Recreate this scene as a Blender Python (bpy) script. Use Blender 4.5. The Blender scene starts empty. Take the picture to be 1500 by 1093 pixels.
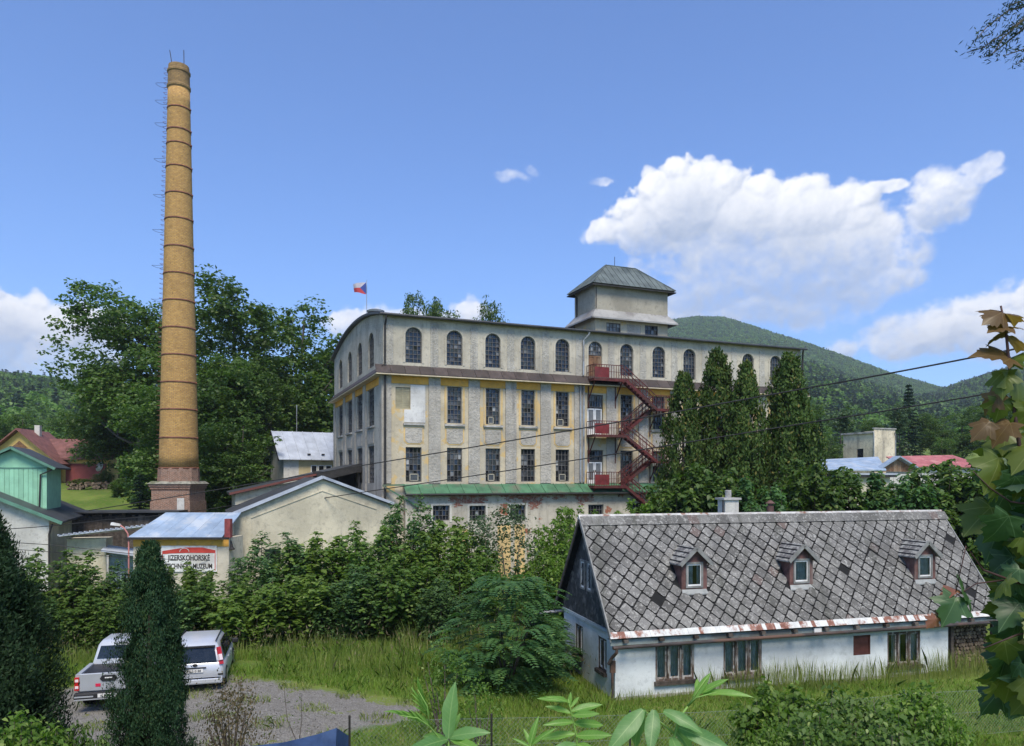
import bpy, math, random
import numpy as np
from mathutils import Vector, Matrix

# ------------------------------------------------------------------ camera, sky, sun, exposure
sc = bpy.context.scene
COL = sc.collection
F, CX, HY, CZ = 1086.0, 750.0, 700.0, 7.0        # focal length in photo pixels, principal column, horizon row, eye height
cam_d = bpy.data.cameras.new('camera'); cam = bpy.data.objects.new('camera', cam_d); COL.objects.link(cam)
cam.location = (0, 0, CZ); cam.rotation_euler = (math.radians(90), 0, 0)
cam_d.sensor_width = 36; cam_d.sensor_fit = 'HORIZONTAL'; cam_d.lens = F / 1500 * 36
cam_d.shift_y = (HY - 546.5) / 1500; cam_d.clip_start = 0.1; cam_d.clip_end = 6000
sc.camera = cam
sc.render.engine = 'CYCLES'
sc.cycles.use_denoising = True
sc.cycles.max_bounces = 7; sc.cycles.diffuse_bounces = 3; sc.cycles.glossy_bounces = 3
sc.cycles.transparent_max_bounces = 8; sc.cycles.transmission_bounces = 4; sc.cycles.volume_bounces = 0
sc.view_settings.view_transform = 'Standard'; sc.view_settings.look = 'None'
sc.view_settings.exposure = 1.68; sc.view_settings.gamma = 1.0

SUN_TO = Vector((0.10, -0.62, 0.95)).normalized()
sun_d = bpy.data.lights.new('sun', 'SUN'); sun_d.energy = 1.5; sun_d.angle = math.radians(24); sun_d.color = (1.0, 0.91, 0.76)
sun = bpy.data.objects.new('sun', sun_d); COL.objects.link(sun); sun.location = (60, -60, 90)
sun.rotation_euler = SUN_TO.to_track_quat('Z', 'Y').to_euler()

def NN(nt, typ, **kw):
    n = nt.nodes.new(typ)
    for k, v in kw.items():
        if k == 'ins':
            for i, val in v.items(): n.inputs[i].default_value = val
        else: setattr(n, k, v)
    return n
def MATH(nt, op, a, b=None, clamp=False):
    n = nt.nodes.new('ShaderNodeMath'); n.operation = op; n.use_clamp = clamp
    for i, s in enumerate((a, b)):
        if s is None: continue
        if isinstance(s, (int, float)): n.inputs[i].default_value = s
        else: nt.links.new(s, n.inputs[i])
    return n.outputs[0]
def VMATH(nt, op, a, b=None, scale=None):
    n = nt.nodes.new('ShaderNodeVectorMath'); n.operation = op
    for i, s in enumerate((a, b)):
        if s is None: continue
        if isinstance(s, (tuple, list)): n.inputs[i].default_value = s
        else: nt.links.new(s, n.inputs[i])
    if scale is not None: n.inputs['Scale'].default_value = scale
    return n
def MIX(nt, fac, a, b, blend='MIX'):
    n = nt.nodes.new('ShaderNodeMix'); n.data_type = 'RGBA'; n.blend_type = blend
    for i, s in ((0, fac), (6, a), (7, b)):
        if isinstance(s, (int, float)): n.inputs[i].default_value = s
        elif isinstance(s, (tuple, list)): n.inputs[i].default_value = (*s[:3], 1)
        else: nt.links.new(s, n.inputs[i])
    return n.outputs[2]
def SMOOTH(nt, v, lo, hi, tmin=0.0, tmax=1.0):
    n = nt.nodes.new('ShaderNodeMapRange'); n.interpolation_type = 'SMOOTHSTEP'
    nt.links.new(v, n.inputs[0]); n.inputs[1].default_value = lo; n.inputs[2].default_value = hi
    n.inputs[3].default_value = tmin; n.inputs[4].default_value = tmax
    return n.outputs[0]

world = bpy.data.worlds.new('World'); sc.world = world; world.use_nodes = True
wt = world.node_tree; wt.nodes.clear()
sky = NN(wt, 'ShaderNodeTexSky', sky_type='NISHITA', sun_disc=False)
sky.sun_elevation = math.asin(SUN_TO.z); sky.sun_rotation = math.atan2(SUN_TO.x, SUN_TO.y)
sky.altitude = 450; sky.air_density = 1.0; sky.dust_density = 0.6; sky.ozone_density = 2.2
# cumulus field: soft ellipses in azimuth / elevation, broken up by fractal noise, all round the horizon
def azel(px, py):
    x, y, z = (px - CX) / F, 1.0, (HY - py) / F
    return math.atan2(x, y), math.atan2(z, math.hypot(x, y))
CLOUDS = []   # az, el, half width, half height, density
for px, py, rx, ry, s in [(1008, 315, 82, 62, 1.0), (955, 345, 70, 46, 1.0), (1085, 335, 90, 62, 1.0), (1180, 325, 92, 54, 1.0), (1258, 372, 66, 52, 1.0), (1170, 390, 160, 70, 1.0), (1040, 400, 130, 76, 1.0),
                          (1110, 445, 170, 44, .9), (1260, 415, 90, 42, .95), (885, 352, 36, 17, .8), (920, 350, 40, 22, .8), (1375, 300, 36, 34, .82), (1392, 276, 34, 26, .76), (1440, 234, 36, 16, .62), (1420, 258, 50, 11, .42), (1300, 272, 46, 9, .34),
                          (1320, 508, 56, 28, .95), (1395, 492, 76, 34, 1.0), (1480, 490, 90, 40, 1.0), (1580, 470, 90, 50, 1.0), (1232, 512, 26, 15, .8),
                          (10, 475, 66, 40, .95), (70, 485, 64, 36, .98), (135, 480, 44, 28, .9), (60, 535, 90, 38, .9), (130, 528, 56, 30, .85), (-60, 500, 90, 60, 1.0),
                          (505, 482, 34, 24, .85), (548, 470, 44, 20, .85), (600, 468, 40, 16, .8), (690, 460, 30, 22, .85), (655, 470, 34, 12, .7), (745, 258, 36, 15, .36), (770, 248, 20, 9, .3), (872, 272, 26, 9, .26)]:
    a, e = azel(px, py); CLOUDS.append((a, e, rx / F, ry / F, s))
rr = random.Random(4)
for k in range(15):   # the same kind of clouds over the rest of the sky
    a = math.radians(48 + k * 18.5 + rr.uniform(-6, 6)); e = math.radians(rr.uniform(12, 34)); w = rr.uniform(.1, .2)
    CLOUDS.append(((a + math.pi) % (2 * math.pi) - math.pi, e, w, w * rr.uniform(.45, .6), 1.0))
def cloud_map(W=5120, H=1280):
    """cumulus cover of the whole upper sky as two layers (cover, brightness), computed on an azimuth x elevation grid"""
    rng = np.random.default_rng(11); PPR = W / (2 * math.pi)          # grid cells per radian
    def up(gr, n0, n1, px, py):
        """smooth interpolation of a random lattice (wraps in azimuth)"""
        ys = np.linspace(0, gr.shape[0] - 1.001, n0); xs = np.arange(n1) * (gr.shape[1] / n1)
        y0 = ys.astype(int); x0 = xs.astype(int); fy = ys - y0; fx = xs - x0; fy = fy * fy * (3 - 2 * fy); fx = fx * fx * (3 - 2 * fx)
        x1 = (x0 + 1) % gr.shape[1]; y1 = np.minimum(y0 + 1, gr.shape[0] - 1)
        a = gr[:, x0] * (1 - fx) + gr[:, x1] * fx
        return (a[y0] * (1 - fy)[:, None] + a[y1] * fy[:, None]).astype(np.float32)
    def octave(cell):
        return up(rng.random((max(3, int(H / cell)), max(4, int(W / cell)))).astype(np.float32) * 2 - 1, H, W, 0, 0)
    def fbm(cell, n, gain=.5, billow=False):
        s = np.zeros((H, W), np.float32); a = 1.0; t = 0
        for _ in range(n):
            o = octave(cell); s += a * ((1 - 2.2 * np.abs(o)) if billow else o); t += a; a *= gain; cell /= 2.03
        return s / t
    def smear(f, n, ax):
        out = np.zeros_like(f); c = np.cumsum(f, ax)
        if ax == 0: out[n:-n] = (c[2 * n:] - c[:-2 * n]) / (2 * n); out[:n] = out[n]; out[-n:] = out[-n - 1]
        else: cc = np.cumsum(np.concatenate([f[:, -n:], f, f[:, :n]], 1), 1); out = (cc[:, 2 * n:] - cc[:, :-2 * n]) / (2 * n)
        return out
    def blur(f, n): return smear(smear(smear(smear(f, n, 0), n, 1), n, 0), n, 1)
    e, a = np.mgrid[0:H, 0:W].astype(np.float32); e = e / H * (math.pi / 2); a = a / W * 2 * math.pi - math.pi
    wx, wy = fbm(70, 4), fbm(70, 4)
    aw, ew = a + wx * .022, e + wy * .018
    field = np.full((H, W), -1.0, np.float32); low = np.zeros((H, W), np.float32); stren = np.zeros((H, W), np.float32)
    for az, el, w, h, s in CLOUDS:
        i0, i1 = int(((az - w * 2.2) + math.pi) * PPR), int(((az + w * 2.2) + math.pi) * PPR); j1 = int((el + h * 2.4) / (math.pi / 2) * H); j0 = max(0, int((el - h * 2.4) / (math.pi / 2) * H))
        idx = np.arange(i0, i1) % W; sub = np.ix_(np.arange(j0, min(H, j1)), idx)
        da = (aw[sub] - az + math.pi) % (2 * math.pi) - math.pi; de = ew[sub] - el
        de = np.where(de < 0, de * 1.0, de)
        f = (1.0 - np.sqrt((da / w) ** 2 + (de / h) ** 2))
        g0 = field[sub]; k = .22; hh = np.clip(.5 + .5 * (f - g0) / k, 0, 1); field[sub] = g0 * (1 - hh) + f * hh + k * hh * (1 - hh)
        stren[sub] = np.maximum(stren[sub], s * np.clip(1.6 + 1.6 * f / max(s, .3), 0, 1)); low[sub] = np.maximum(low[sub], np.clip(-de / h, 0, 1.4) * (f > -.6))
    low, stren = blur(low, 14), blur(stren, 10)
    big = fbm(64, 3, .5, True); puff = fbm(34, 5, .58, True); fine = fbm(14, 4, .65); wisp = fbm(90, 6, .6)
    # cauliflower heads: two generations of rounded puffs over the upper part of every solid cloud, as a relief Z
    Z = np.zeros((H, W), np.float32); k2 = H / (math.pi / 2)
    aw2, ew2 = a + (wx * .4 + fine * .5) * .010, e + (wy * .4 + puff * .35 - .1) * .010
    heads = []
    for az, el, w, h, s in CLOUDS:
        if s < .7: continue
        heads.append((az, el, w * .80, h * .74, s))
        for _ in range(26):
            t = rng.uniform(-.25, math.pi + .25); q = rng.uniform(.45, .92); r = h * rng.uniform(.20, .42); c1 = (az + math.cos(t) * w * q, el + math.sin(t) * h * q * (1 if math.sin(t) > 0 else .5)); heads.append((*c1, r * 1.15, r, s))
            for _ in range(3):
                t2 = rng.uniform(0, 6.28); r2 = r * rng.uniform(.3, .5); heads.append((c1[0] + math.cos(t2) * r * .9, c1[1] + abs(math.sin(t2)) * r * .9, r2 * 1.1, r2, s))
    for az, el, w, h, s in heads:
        i0, i1 = int((az - w * 1.3 + math.pi) * PPR), int((az + w * 1.3 + math.pi) * PPR) + 2; j0, j1 = max(0, int((el - h * 1.4) * k2)), min(H, int((el + h * 1.4) * k2) + 2)
        if j1 <= j0: continue
        sub = np.ix_(np.arange(j0, j1), np.arange(i0, i1) % W); da = (aw2[sub] - az + math.pi) % (2 * math.pi) - math.pi; dd = (da / w) ** 2 + ((ew2[sub] - el) / h) ** 2
        Z[sub] = np.maximum(Z[sub], np.sqrt(np.clip(1 - dd, 0, 1)) * min(w, h) * s)
    dens = field - .42 * (1 - stren) + .14 * big + .28 * puff + .17 * fine + .18 * wisp
    zc = np.clip(Z / .012, 0, 1) * np.clip(1.25 - .75 * low + .5 * fine, 0, 1); zc = zc * zc * (3 - 2 * zc)
    soft = np.clip((dens - .02) / (.14 + .42 * low), 0, 1); soft = soft * soft * (3 - 2 * soft)
    cov = np.maximum(soft * .92, zc) * np.clip(1.15 - .40 * low, 0, 1) * np.clip(stren * 1.3 - .12, 0, 1)
    thick = np.clip(np.maximum(dens + .1, Z * 9), 0, 1.2) * cov; acc = np.zeros_like(thick); step = 5
    for k in range(1, 13): acc[:-k * step] += thick[k * step:] * (1 - k / 16)
    acc = blur(acc, 8) * (step / PPR) * 9
    zz = blur(Z, 2) * PPR + 5.0 * blur(puff, 2) + 2.0 * fine; gy, gx = np.gradient(zz); nl = 1 / np.sqrt(1 + gx * gx + gy * gy)
    lam = np.clip((-gy * .66 + gx * .28 + .70) * nl, 0, 1)
    bright = (np.exp(-acc * 4.6) * .85 + .15) * (.42 + .66 * lam)
    grain = fbm(9, 3, .7); cov = np.clip(cov + (.30 * grain + .25 * fine) * 4 * cov * (1 - cov), 0, 1)
    bright = np.clip(bright + .12 * (1 - np.clip(cov * 1.2, 0, 1)) + .09 * grain * (.3 + lam) + .10 * puff - .03, 0, 1.0)
    return cov, bright

_cov, _bri = cloud_map()
cimg = bpy.data.images.new('cloud_cover', _cov.shape[1], _cov.shape[0], alpha=False, float_buffer=False)
cimg.colorspace_settings.name = 'Non-Color'
cimg.pixels.foreach_set(np.stack([_cov, np.clip(_bri, 0, 1), _cov * 0, _cov * 0 + 1], -1).astype(np.float32).ravel()); cimg.pack()
tc = wt.nodes.new('ShaderNodeTexCoord'); sx = wt.nodes.new('ShaderNodeSeparateXYZ'); wt.links.new(tc.outputs['Generated'], sx.inputs[0])
az_ = MATH(wt, 'ADD', MATH(wt, 'DIVIDE', MATH(wt, 'ARCTAN2', sx.outputs[0], sx.outputs[1]), 2 * math.pi), .5)
el_ = MATH(wt, 'DIVIDE', MATH(wt, 'ARCSINE', MATH(wt, 'MAXIMUM', sx.outputs[2], 0.0)), math.pi / 2)
cvx = wt.nodes.new('ShaderNodeCombineXYZ'); wt.links.new(az_, cvx.inputs[0]); wt.links.new(el_, cvx.inputs[1])
ct = wt.nodes.new('ShaderNodeTexImage'); ct.image = cimg; ct.extension = 'EXTEND'; ct.interpolation = 'Cubic'; wt.links.new(cvx.outputs[0], ct.inputs[0])
cs_ = wt.nodes.new('ShaderNodeSeparateColor'); wt.links.new(ct.outputs[0], cs_.inputs[0]); cov, br = cs_.outputs[0], cs_.outputs[1]
CLOUD_GAIN = 4.6
ccol = MIX(wt, br, (.32 * CLOUD_GAIN, .40 * CLOUD_GAIN, .56 * CLOUD_GAIN), (1.02 * CLOUD_GAIN, 1.01 * CLOUD_GAIN, 1.0 * CLOUD_GAIN))
skc = MIX(wt, 1.0, sky.outputs[0], (.46, .61, .84), 'MULTIPLY')
final = MIX(wt, MATH(wt, 'MULTIPLY', cov, .96), skc, ccol)
bg = NN(wt, 'ShaderNodeBackground', ins={'Strength': 0.085}); wt.links.new(final, bg.inputs[0])
wo_ = wt.nodes.new('ShaderNodeOutputWorld'); wt.links.new(bg.outputs[0], wo_.inputs[0])
world.cycles.sampling_method = 'MANUAL'; world.cycles.sample_map_resolution = 512

# ------------------------------------------------------------------ helpers
def P(px, py, d):
    return Vector(((px - CX) / F * d, d, CZ + (HY - py) / F * d))
def sm(t): t = min(1, max(0, t)); return t * t * (3 - 2 * t)
def gh(x, y):
    """ground height"""
    z = 4.9 * (1 - sm((y - 2.5) / 13.5)) - .5 * sm((x + 3) / 7) * sm((y - 12) / 8) * (1 - sm((y - 60) / 30))
    z += 6.0 * sm((y - 58) / 30) + .07 * max(0, y - 88)
    z += .05 * math.sin(x * .7 + y * .31) + .04 * math.sin(y * .9 - x * .23)
    return z
def tag(o, label=None, cat=None, group=None, kind=None):
    if label: o['label'] = label
    if cat: o['category'] = cat
    if group: o['group'] = group
    if kind: o['kind'] = kind
    return o
def empty(name, loc, rz=0, parent=None):
    o = bpy.data.objects.new(name, None); COL.objects.link(o); o.empty_display_size = .5
    o.location = loc; o.rotation_euler = (0, 0, rz)
    if parent: o.parent = parent
    return o
def obj(name, me, parent=None, loc=None, rot=None, scale=None):
    o = bpy.data.objects.new(name, me); COL.objects.link(o)
    if parent: o.parent = parent
    if loc is not None: o.location = loc
    if rot is not None: o.rotation_euler = rot
    if scale is not None: o.scale = scale if not isinstance(scale, (int, float)) else (scale,) * 3
    return o
class MB:
    def __init__(s): s.v = []; s.f = []; s.m = []
    def poly(s, pts, mi=0):
        n = len(s.v); s.v.extend([tuple(p) for p in pts]); s.f.append(tuple(range(n, n + len(pts)))); s.m.append(mi)
    def box(s, x0, x1, y0, y1, z0, z1, mi=0):
        s.hexa([(x0, y0, z0), (x1, y0, z0), (x1, y1, z0), (x0, y1, z0), (x0, y0, z1), (x1, y0, z1), (x1, y1, z1), (x0, y1, z1)], mi)
    def hexa(s, p, mi=0):
        n = len(s.v); s.v.extend([tuple(q) for q in p])
        for a in ((0, 3, 2, 1), (4, 5, 6, 7), (0, 1, 5, 4), (1, 2, 6, 5), (2, 3, 7, 6), (3, 0, 4, 7)):
            s.f.append(tuple(n + i for i in a)); s.m.append(mi)
    def beam(s, a, b, w, h, mi=0, up=(0, 0, 1)):
        a, b = Vector(a), Vector(b); d = (b - a).normalized(); u = Vector(up)
        if abs(d.dot(u)) > .99: u = Vector((0, 1, 0))
        sd = d.cross(u).normalized() * w / 2; u = sd.cross(d).normalized() * h / 2
        s.hexa([a - sd - u, a + sd - u, b + sd - u, b - sd - u, a - sd + u, a + sd + u, b + sd + u, b - sd + u], mi)
    def tube(s, pts, r, n=8, mi=0, cap=True):
        pts = [Vector(p) for p in pts]; rs = r if isinstance(r, (list, tuple)) else [r] * len(pts)
        base = len(s.v); prev = None
        for i, p in enumerate(pts):
            d = (pts[min(i + 1, len(pts) - 1)] - pts[max(i - 1, 0)]).normalized()
            if prev is None: a = d.orthogonal().normalized()
            else: a = (prev - d * prev.dot(d)).normalized()
            prev = a; b = d.cross(a)
            for k in range(n):
                t = 2 * math.pi * k / n; s.v.append(tuple(p + (a * math.cos(t) + b * math.sin(t)) * rs[i]))
        for i in range(len(pts) - 1):
            for k in range(n):
                k2 = (k + 1) % n
                s.f.append((base + i * n + k, base + i * n + k2, base + (i + 1) * n + k2, base + (i + 1) * n + k)); s.m.append(mi)
        if cap:
            s.f.append(tuple(base + k for k in reversed(range(n)))); s.m.append(mi)
            s.f.append(tuple(base + (len(pts) - 1) * n + k for k in range(n))); s.m.append(mi)
    def lathe(s, prof, n=24, c=(0, 0, 0), mi=0):
        base = len(s.v)
        for r, z in prof:
            for k in range(n):
                t = 2 * math.pi * k / n; s.v.append((c[0] + r * math.cos(t), c[1] + r * math.sin(t), c[2] + z))
        for i in range(len(prof) - 1):
            for k in range(n):
                k2 = (k + 1) % n
                s.f.append((base + i * n + k, base + i * n + k2, base + (i + 1) * n + k2, base + (i + 1) * n + k)); s.m.append(mi)
        s.f.append(tuple(base + k for k in reversed(range(n)))); s.m.append(mi)
        s.f.append(tuple(base + (len(prof) - 1) * n + k for k in range(n))); s.m.append(mi)
    def prism(s, poly, axis, a0, a1, mi=0):
        """poly: 2-D outline; axis 'y': (x,z) extruded along y; 'x': (y,z) along x; 'z': (x,y) along z"""
        def q(p, t): return (p[0], t, p[1]) if axis == 'y' else (t, p[0], p[1]) if axis == 'x' else (p[0], p[1], t)
        n = len(poly); b = len(s.v)
        s.v.extend(q(p, a0) for p in poly); s.v.extend(q(p, a1) for p in poly)
        s.f.append(tuple(range(b, b + n))); s.m.append(mi); s.f.append(tuple(range(b + 2 * n - 1, b + n - 1, -1))); s.m.append(mi)
        for i in range(n):
            j = (i + 1) % n; s.f.append((b + j, b + i, b + n + i, b + n + j)); s.m.append(mi)
    def weld(s):
        k, mp, nv = {}, [], []
        for p in s.v:
            q = (round(p[0], 5), round(p[1], 5), round(p[2], 5))
            if q not in k: k[q] = len(nv); nv.append(p)
            mp.append(k[q])
        keep = [(tuple(dict.fromkeys(mp[i] for i in f)), m) for f, m in zip(s.f, s.m)]; keep = [x for x in keep if len(x[0]) > 2]
        s.v = nv; s.f = [x[0] for x in keep]; s.m = [x[1] for x in keep]; return s
    def mesh(s, name, mats, smooth=False):
        me = bpy.data.meshes.new(name); me.from_pydata(s.v, [], s.f)
        for m in (mats if isinstance(mats, (list, tuple)) else [mats]): me.materials.append(m)
        if any(s.m): me.polygons.foreach_set('material_index', s.m)
        if smooth: me.polygons.foreach_set('use_smooth', [True] * len(s.f))
        me.update(); return me
    def build(s, name, mats, parent=None, smooth=False, **kw):
        return obj(name, s.mesh(name, mats, smooth), parent, **kw)
def bevel(o, w=.01, seg=2):
    m = o.modifiers.new('bevel', 'BEVEL'); m.width = w; m.segments = seg; m.limit_method = 'ANGLE'; m.angle_limit = math.radians(40)
    return o
def text_mesh(name, s, size, m, parent, loc, rot=(math.pi / 2, 0, 0), ext=.004, sx=1.0, bold=0.0):
    c = bpy.data.curves.new(name, 'FONT'); c.body = s; c.size = size; c.extrude = ext; c.align_x = 'CENTER'; c.align_y = 'CENTER'; c.offset = bold
    tmp = bpy.data.objects.new(name, c); COL.objects.link(tmp); dg = bpy.context.evaluated_depsgraph_get(); me = bpy.data.meshes.new_from_object(tmp.evaluated_get(dg)); bpy.data.objects.remove(tmp)
    me.materials.clear(); me.materials.append(m); o = bpy.data.objects.new(name, me); COL.objects.link(o); o.parent = parent
    o.location = loc; o.rotation_euler = rot; o.scale = (sx, 1, 1)
    return o

# ------------------------------------------------------------------ materials
MATS = {}
def newmat(name):
    m = bpy.data.materials.new(name); m.use_nodes = True; nt = m.node_tree; nt.nodes.clear()
    out = nt.nodes.new('ShaderNodeOutputMaterial'); b = nt.nodes.new('ShaderNodeBsdfPrincipled'); nt.links.new(b.outputs[0], out.inputs[0])
    MATS[name] = m
    return m, nt, b
def objco(nt, world=False):
    if world: return nt.nodes.new('ShaderNodeNewGeometry').outputs['Position']
    return nt.nodes.new('ShaderNodeTexCoord').outputs['Object']
def noise(nt, co, scale, detail=4, rough=.55, vec=None):
    if vec is not None:
        mp = NN(nt, 'ShaderNodeMapping'); mp.inputs['Scale'].default_value = vec; nt.links.new(co, mp.inputs[0]); co = mp.outputs[0]
    n = NN(nt, 'ShaderNodeTexNoise', ins={'Scale': scale, 'Detail': detail, 'Roughness': rough}); nt.links.new(co, n.inputs['Vector'])
    return n.outputs['Fac']
def bump(nt, b, h, strength=.4, dist=.02):
    n = NN(nt, 'ShaderNodeBump', ins={'Strength': strength, 'Distance': dist}); nt.links.new(h, n.inputs['Height']); nt.links.new(n.outputs[0], b.inputs['Normal'])
def mat(name, c, rough=.7, var=.25, scale=1.5, metal=0, dirt=None, dirt_amt=.5, dirt_scale=.6, streak=False, bmp=0, bscale=20, bdist=.02, rnd=0, spec=.3):
    if name in MATS: return MATS[name]
    m, nt, b = newmat(name); co = objco(nt, True)
    f = noise(nt, co, scale, 6, .6)
    lo = tuple(x * (1 - var) for x in c); hi = tuple(min(1, x * (1 + var)) for x in c)
    col = MIX(nt, SMOOTH(nt, f, .3, .7), lo, hi)
    if dirt:
        d = noise(nt, co, dirt_scale, 7, .65, (1, 1, .16) if streak else None)
        col = MIX(nt, SMOOTH(nt, d, .60 - dirt_amt * .22, .70 - dirt_amt * .14), col, dirt)
    if rnd:
        oi = nt.nodes.new('ShaderNodeObjectInfo')
        col = MIX(nt, 1.0, col, MIX(nt, oi.outputs['Random'], (1 - rnd,) * 3, (1 + rnd,) * 3), 'MULTIPLY')
    nt.links.new(col, b.inputs['Base Color'])
    b.inputs['Roughness'].default_value = rough; b.inputs['Metallic'].default_value = metal; b.inputs['Specular IOR Level'].default_value = spec
    if bmp: bump(nt, b, noise(nt, co, bscale, 5, .65), bmp, bdist)
    return m
def leafmat(name, c1, c2, c3=None, trans=.35, rough=.5, hue=.15, spec=.35):
    """leaf colour varies leaf by leaf (attribute rnd) and clump by clump"""
    m, nt, b = newmat(name)
    at = NN(nt, 'ShaderNodeAttribute', attribute_name='rnd')
    f = noise(nt, objco(nt), .8, 3)
    oi = nt.nodes.new('ShaderNodeObjectInfo')
    t = MATH(nt, 'ADD', MATH(nt, 'MULTIPLY', at.outputs['Fac'], .55), MATH(nt, 'MULTIPLY', SMOOTH(nt, f, .3, .7), .45))
    col = MIX(nt, t, c1, c2)
    if c3: col = MIX(nt, SMOOTH(nt, at.outputs['Fac'], .90, .96), col, c3)
    col = MIX(nt, 1.0, col, MIX(nt, oi.outputs['Random'], (1 - hue, 1 - hue, 1 - hue), (1 + hue * .6, 1 + hue * .8, 1 + hue)), 'MULTIPLY')
    nt.links.new(col, b.inputs['Base Color']); b.inputs['Roughness'].default_value = rough; b.inputs['Specular IOR Level'].default_value = spec
    tr = nt.nodes.new('ShaderNodeBsdfTranslucent'); nt.links.new(MIX(nt, 1.0, col, (1.15, 1.35, .6), 'MULTIPLY'), tr.inputs[0])
    mx = nt.nodes.new('ShaderNodeMixShader'); mx.inputs[0].default_value = trans
    nt.links.new(b.outputs[0], mx.inputs[1]); nt.links.new(tr.outputs[0], mx.inputs[2])
    out = [n for n in nt.nodes if n.type == 'OUTPUT_MATERIAL'][0]; nt.links.new(mx.outputs[0], out.inputs[0])
    return m
# ------------------------------------------------------------------ vegetation meshes
def attr(me, vals):
    a = me.attributes.new('rnd', 'FLOAT', 'POINT'); a.data.foreach_set('value', np.asarray(vals, dtype=np.float32))
def unit(a): return a / np.maximum(np.linalg.norm(a, axis=1, keepdims=True), 1e-9)
def leaf_mesh(name, c, n, t, L, W, m, rng, fold=.18, six=False):
    """leaves as folded diamonds (or six-sided): c centre, n normal, t long axis, L length, W width"""
    N = len(c); n = unit(n); t = unit(t - n * (t * n).sum(1, keepdims=True)); b = np.cross(n, t)
    L = np.broadcast_to(np.asarray(L, float), (N,))[:, None]; W = np.broadcast_to(np.asarray(W, float), (N,))[:, None]
    if six:
        vs = [c - t * L * .5, c - t * L * .12 + b * W * .5 + n * W * fold, c + t * L * .2 + b * W * .36 + n * W * fold * .6, c + t * L * .5 - n * L * .08, c + t * L * .2 - b * W * .36 + n * W * fold * .6, c - t * L * .12 - b * W * .5 + n * W * fold]
    else:
        vs = [c - t * L * .5, c + b * W * .5 + n * W * fold, c + t * L * .5, c - b * W * .5 + n * W * fold]
    k = len(vs); v = np.stack(vs, 1).reshape(-1, 3)
    me = bpy.data.meshes.new(name)
    me.vertices.add(N * k); me.vertices.foreach_set('co', v.astype(np.float32).ravel())
    me.loops.add(N * k); me.loops.foreach_set('vertex_index', np.arange(N * k, dtype=np.int32))
    me.polygons.add(N); me.polygons.foreach_set('loop_start', np.arange(0, N * k, k, dtype=np.int32))
    try: me.polygons.foreach_set('loop_total', np.full(N, k, dtype=np.int32))
    except Exception: pass
    me.update(calc_edges=True); me.materials.append(m)
    attr(me, np.repeat(rng.random(N), k))
    return me
def rdir(rng, N): return unit(rng.normal(size=(N, 3)))
def clump_leaves(rng, cc, cr, per, flat=.6, up=.7, outc=None):
    """leaves filling flattened balls round the clump centres; returns centres, normals"""
    K = len(cc); idx = np.repeat(np.arange(K), per); N = len(idx)
    d = rdir(rng, N); r = rng.random(N) ** (1 / 2.2)
    off = d * r[:, None] * cr[idx][:, None]; off[:, 2] *= flat
    c = cc[idx] + off
    n = unit(off + 1e-6) * .5 + rng.normal(size=(N, 3)) * .42
    n[:, 2] += up
    return c, n
def blob_crown(rng, H, W, blobs, sub=9, clear=.18):
    """centres of foliage clumps: a few big lobes with smaller lobes on their surface -> uneven outline"""
    cs, rs = [], []
    for _ in range(blobs):
        z = rng.uniform(clear + .1, .86); rad = W / 2 * (1 - abs((z - .5) / .62) ** 2.2) ** .5
        a = rng.uniform(0, 2 * math.pi); q = rng.uniform(.15, .72)
        c = np.array([math.cos(a) * rad * q, math.sin(a) * rad * q, z * H]); R = W * rng.uniform(.17, .27)
        cs.append(c); rs.append(R)
        for k in range(sub):
            d = rdir(rng, 1)[0]; d[2] = d[2] * .8 + .15
            cs.append(c + d * R * rng.uniform(.75, 1.12)); rs.append(R * rng.uniform(.3, .55))
    return np.array(cs), np.array(rs)
def shell_clumps(rng, cs, rs, dens, minz):
    out, orr = [], []
    for c, r in zip(cs, rs):
        k = max(3, int(dens * r * r)); d = rdir(rng, k); p = c + d * (r * rng.uniform(.6, 1.0, (k, 1))) * np.array([1, 1, .85])
        out.append(p)
    p = np.concatenate(out); return p[p[:, 2] > minz]
def limbs(rng, H, W, trunk_r, n, m, name, clear=.2, lean=.0):
    b = MB(); top = np.array([rng.uniform(-.04, .04) * W + lean, rng.uniform(-.04, .04) * W, H * .86])
    pts = [Vector((top[0] * t ** 1.5 + math.sin(t * 5) * trunk_r * .5 * t, top[1] * t ** 1.5, top[2] * t - .3 * (t == 0))) for t in np.linspace(0, 1, 8)]
    b.tube(pts, [trunk_r * (1.25 - .2 * (t > 0) - 1.0 * t ** .9 * .9) + .012 for t in np.linspace(0, 1, 8)], 9)
    for k in range(n):
        t = rng.uniform(clear, .8); z = t * H * .86; a = rng.uniform(0, 6.28); L = W * .5 * rng.uniform(.5, .95) * (1.1 - t * .6)
        p0 = Vector((top[0] * t ** 1.5, top[1] * t ** 1.5, z)); e = p0 + Vector((math.cos(a) * L, math.sin(a) * L, L * rng.uniform(.35, .9)))
        mid = (p0 + e) / 2 - Vector((0, 0, L * .08)); r0 = trunk_r * (1.02 - t) * .6 + .01
        b.tube([p0, mid, e], [r0, r0 * .65, r0 * .2], 6)
        for j in range(2):
            a2 = a + rng.uniform(-.9, .9); e2 = mid + Vector((math.cos(a2) * L * .45, math.sin(a2) * L * .45, L * rng.uniform(.1, .5)))
            b.tube([mid, (mid + e2) / 2 + Vector((0, 0, .03 * L)), e2], [r0 * .5, r0 * .32, r0 * .1], 5)
    return b.mesh(name, m, True)
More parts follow.
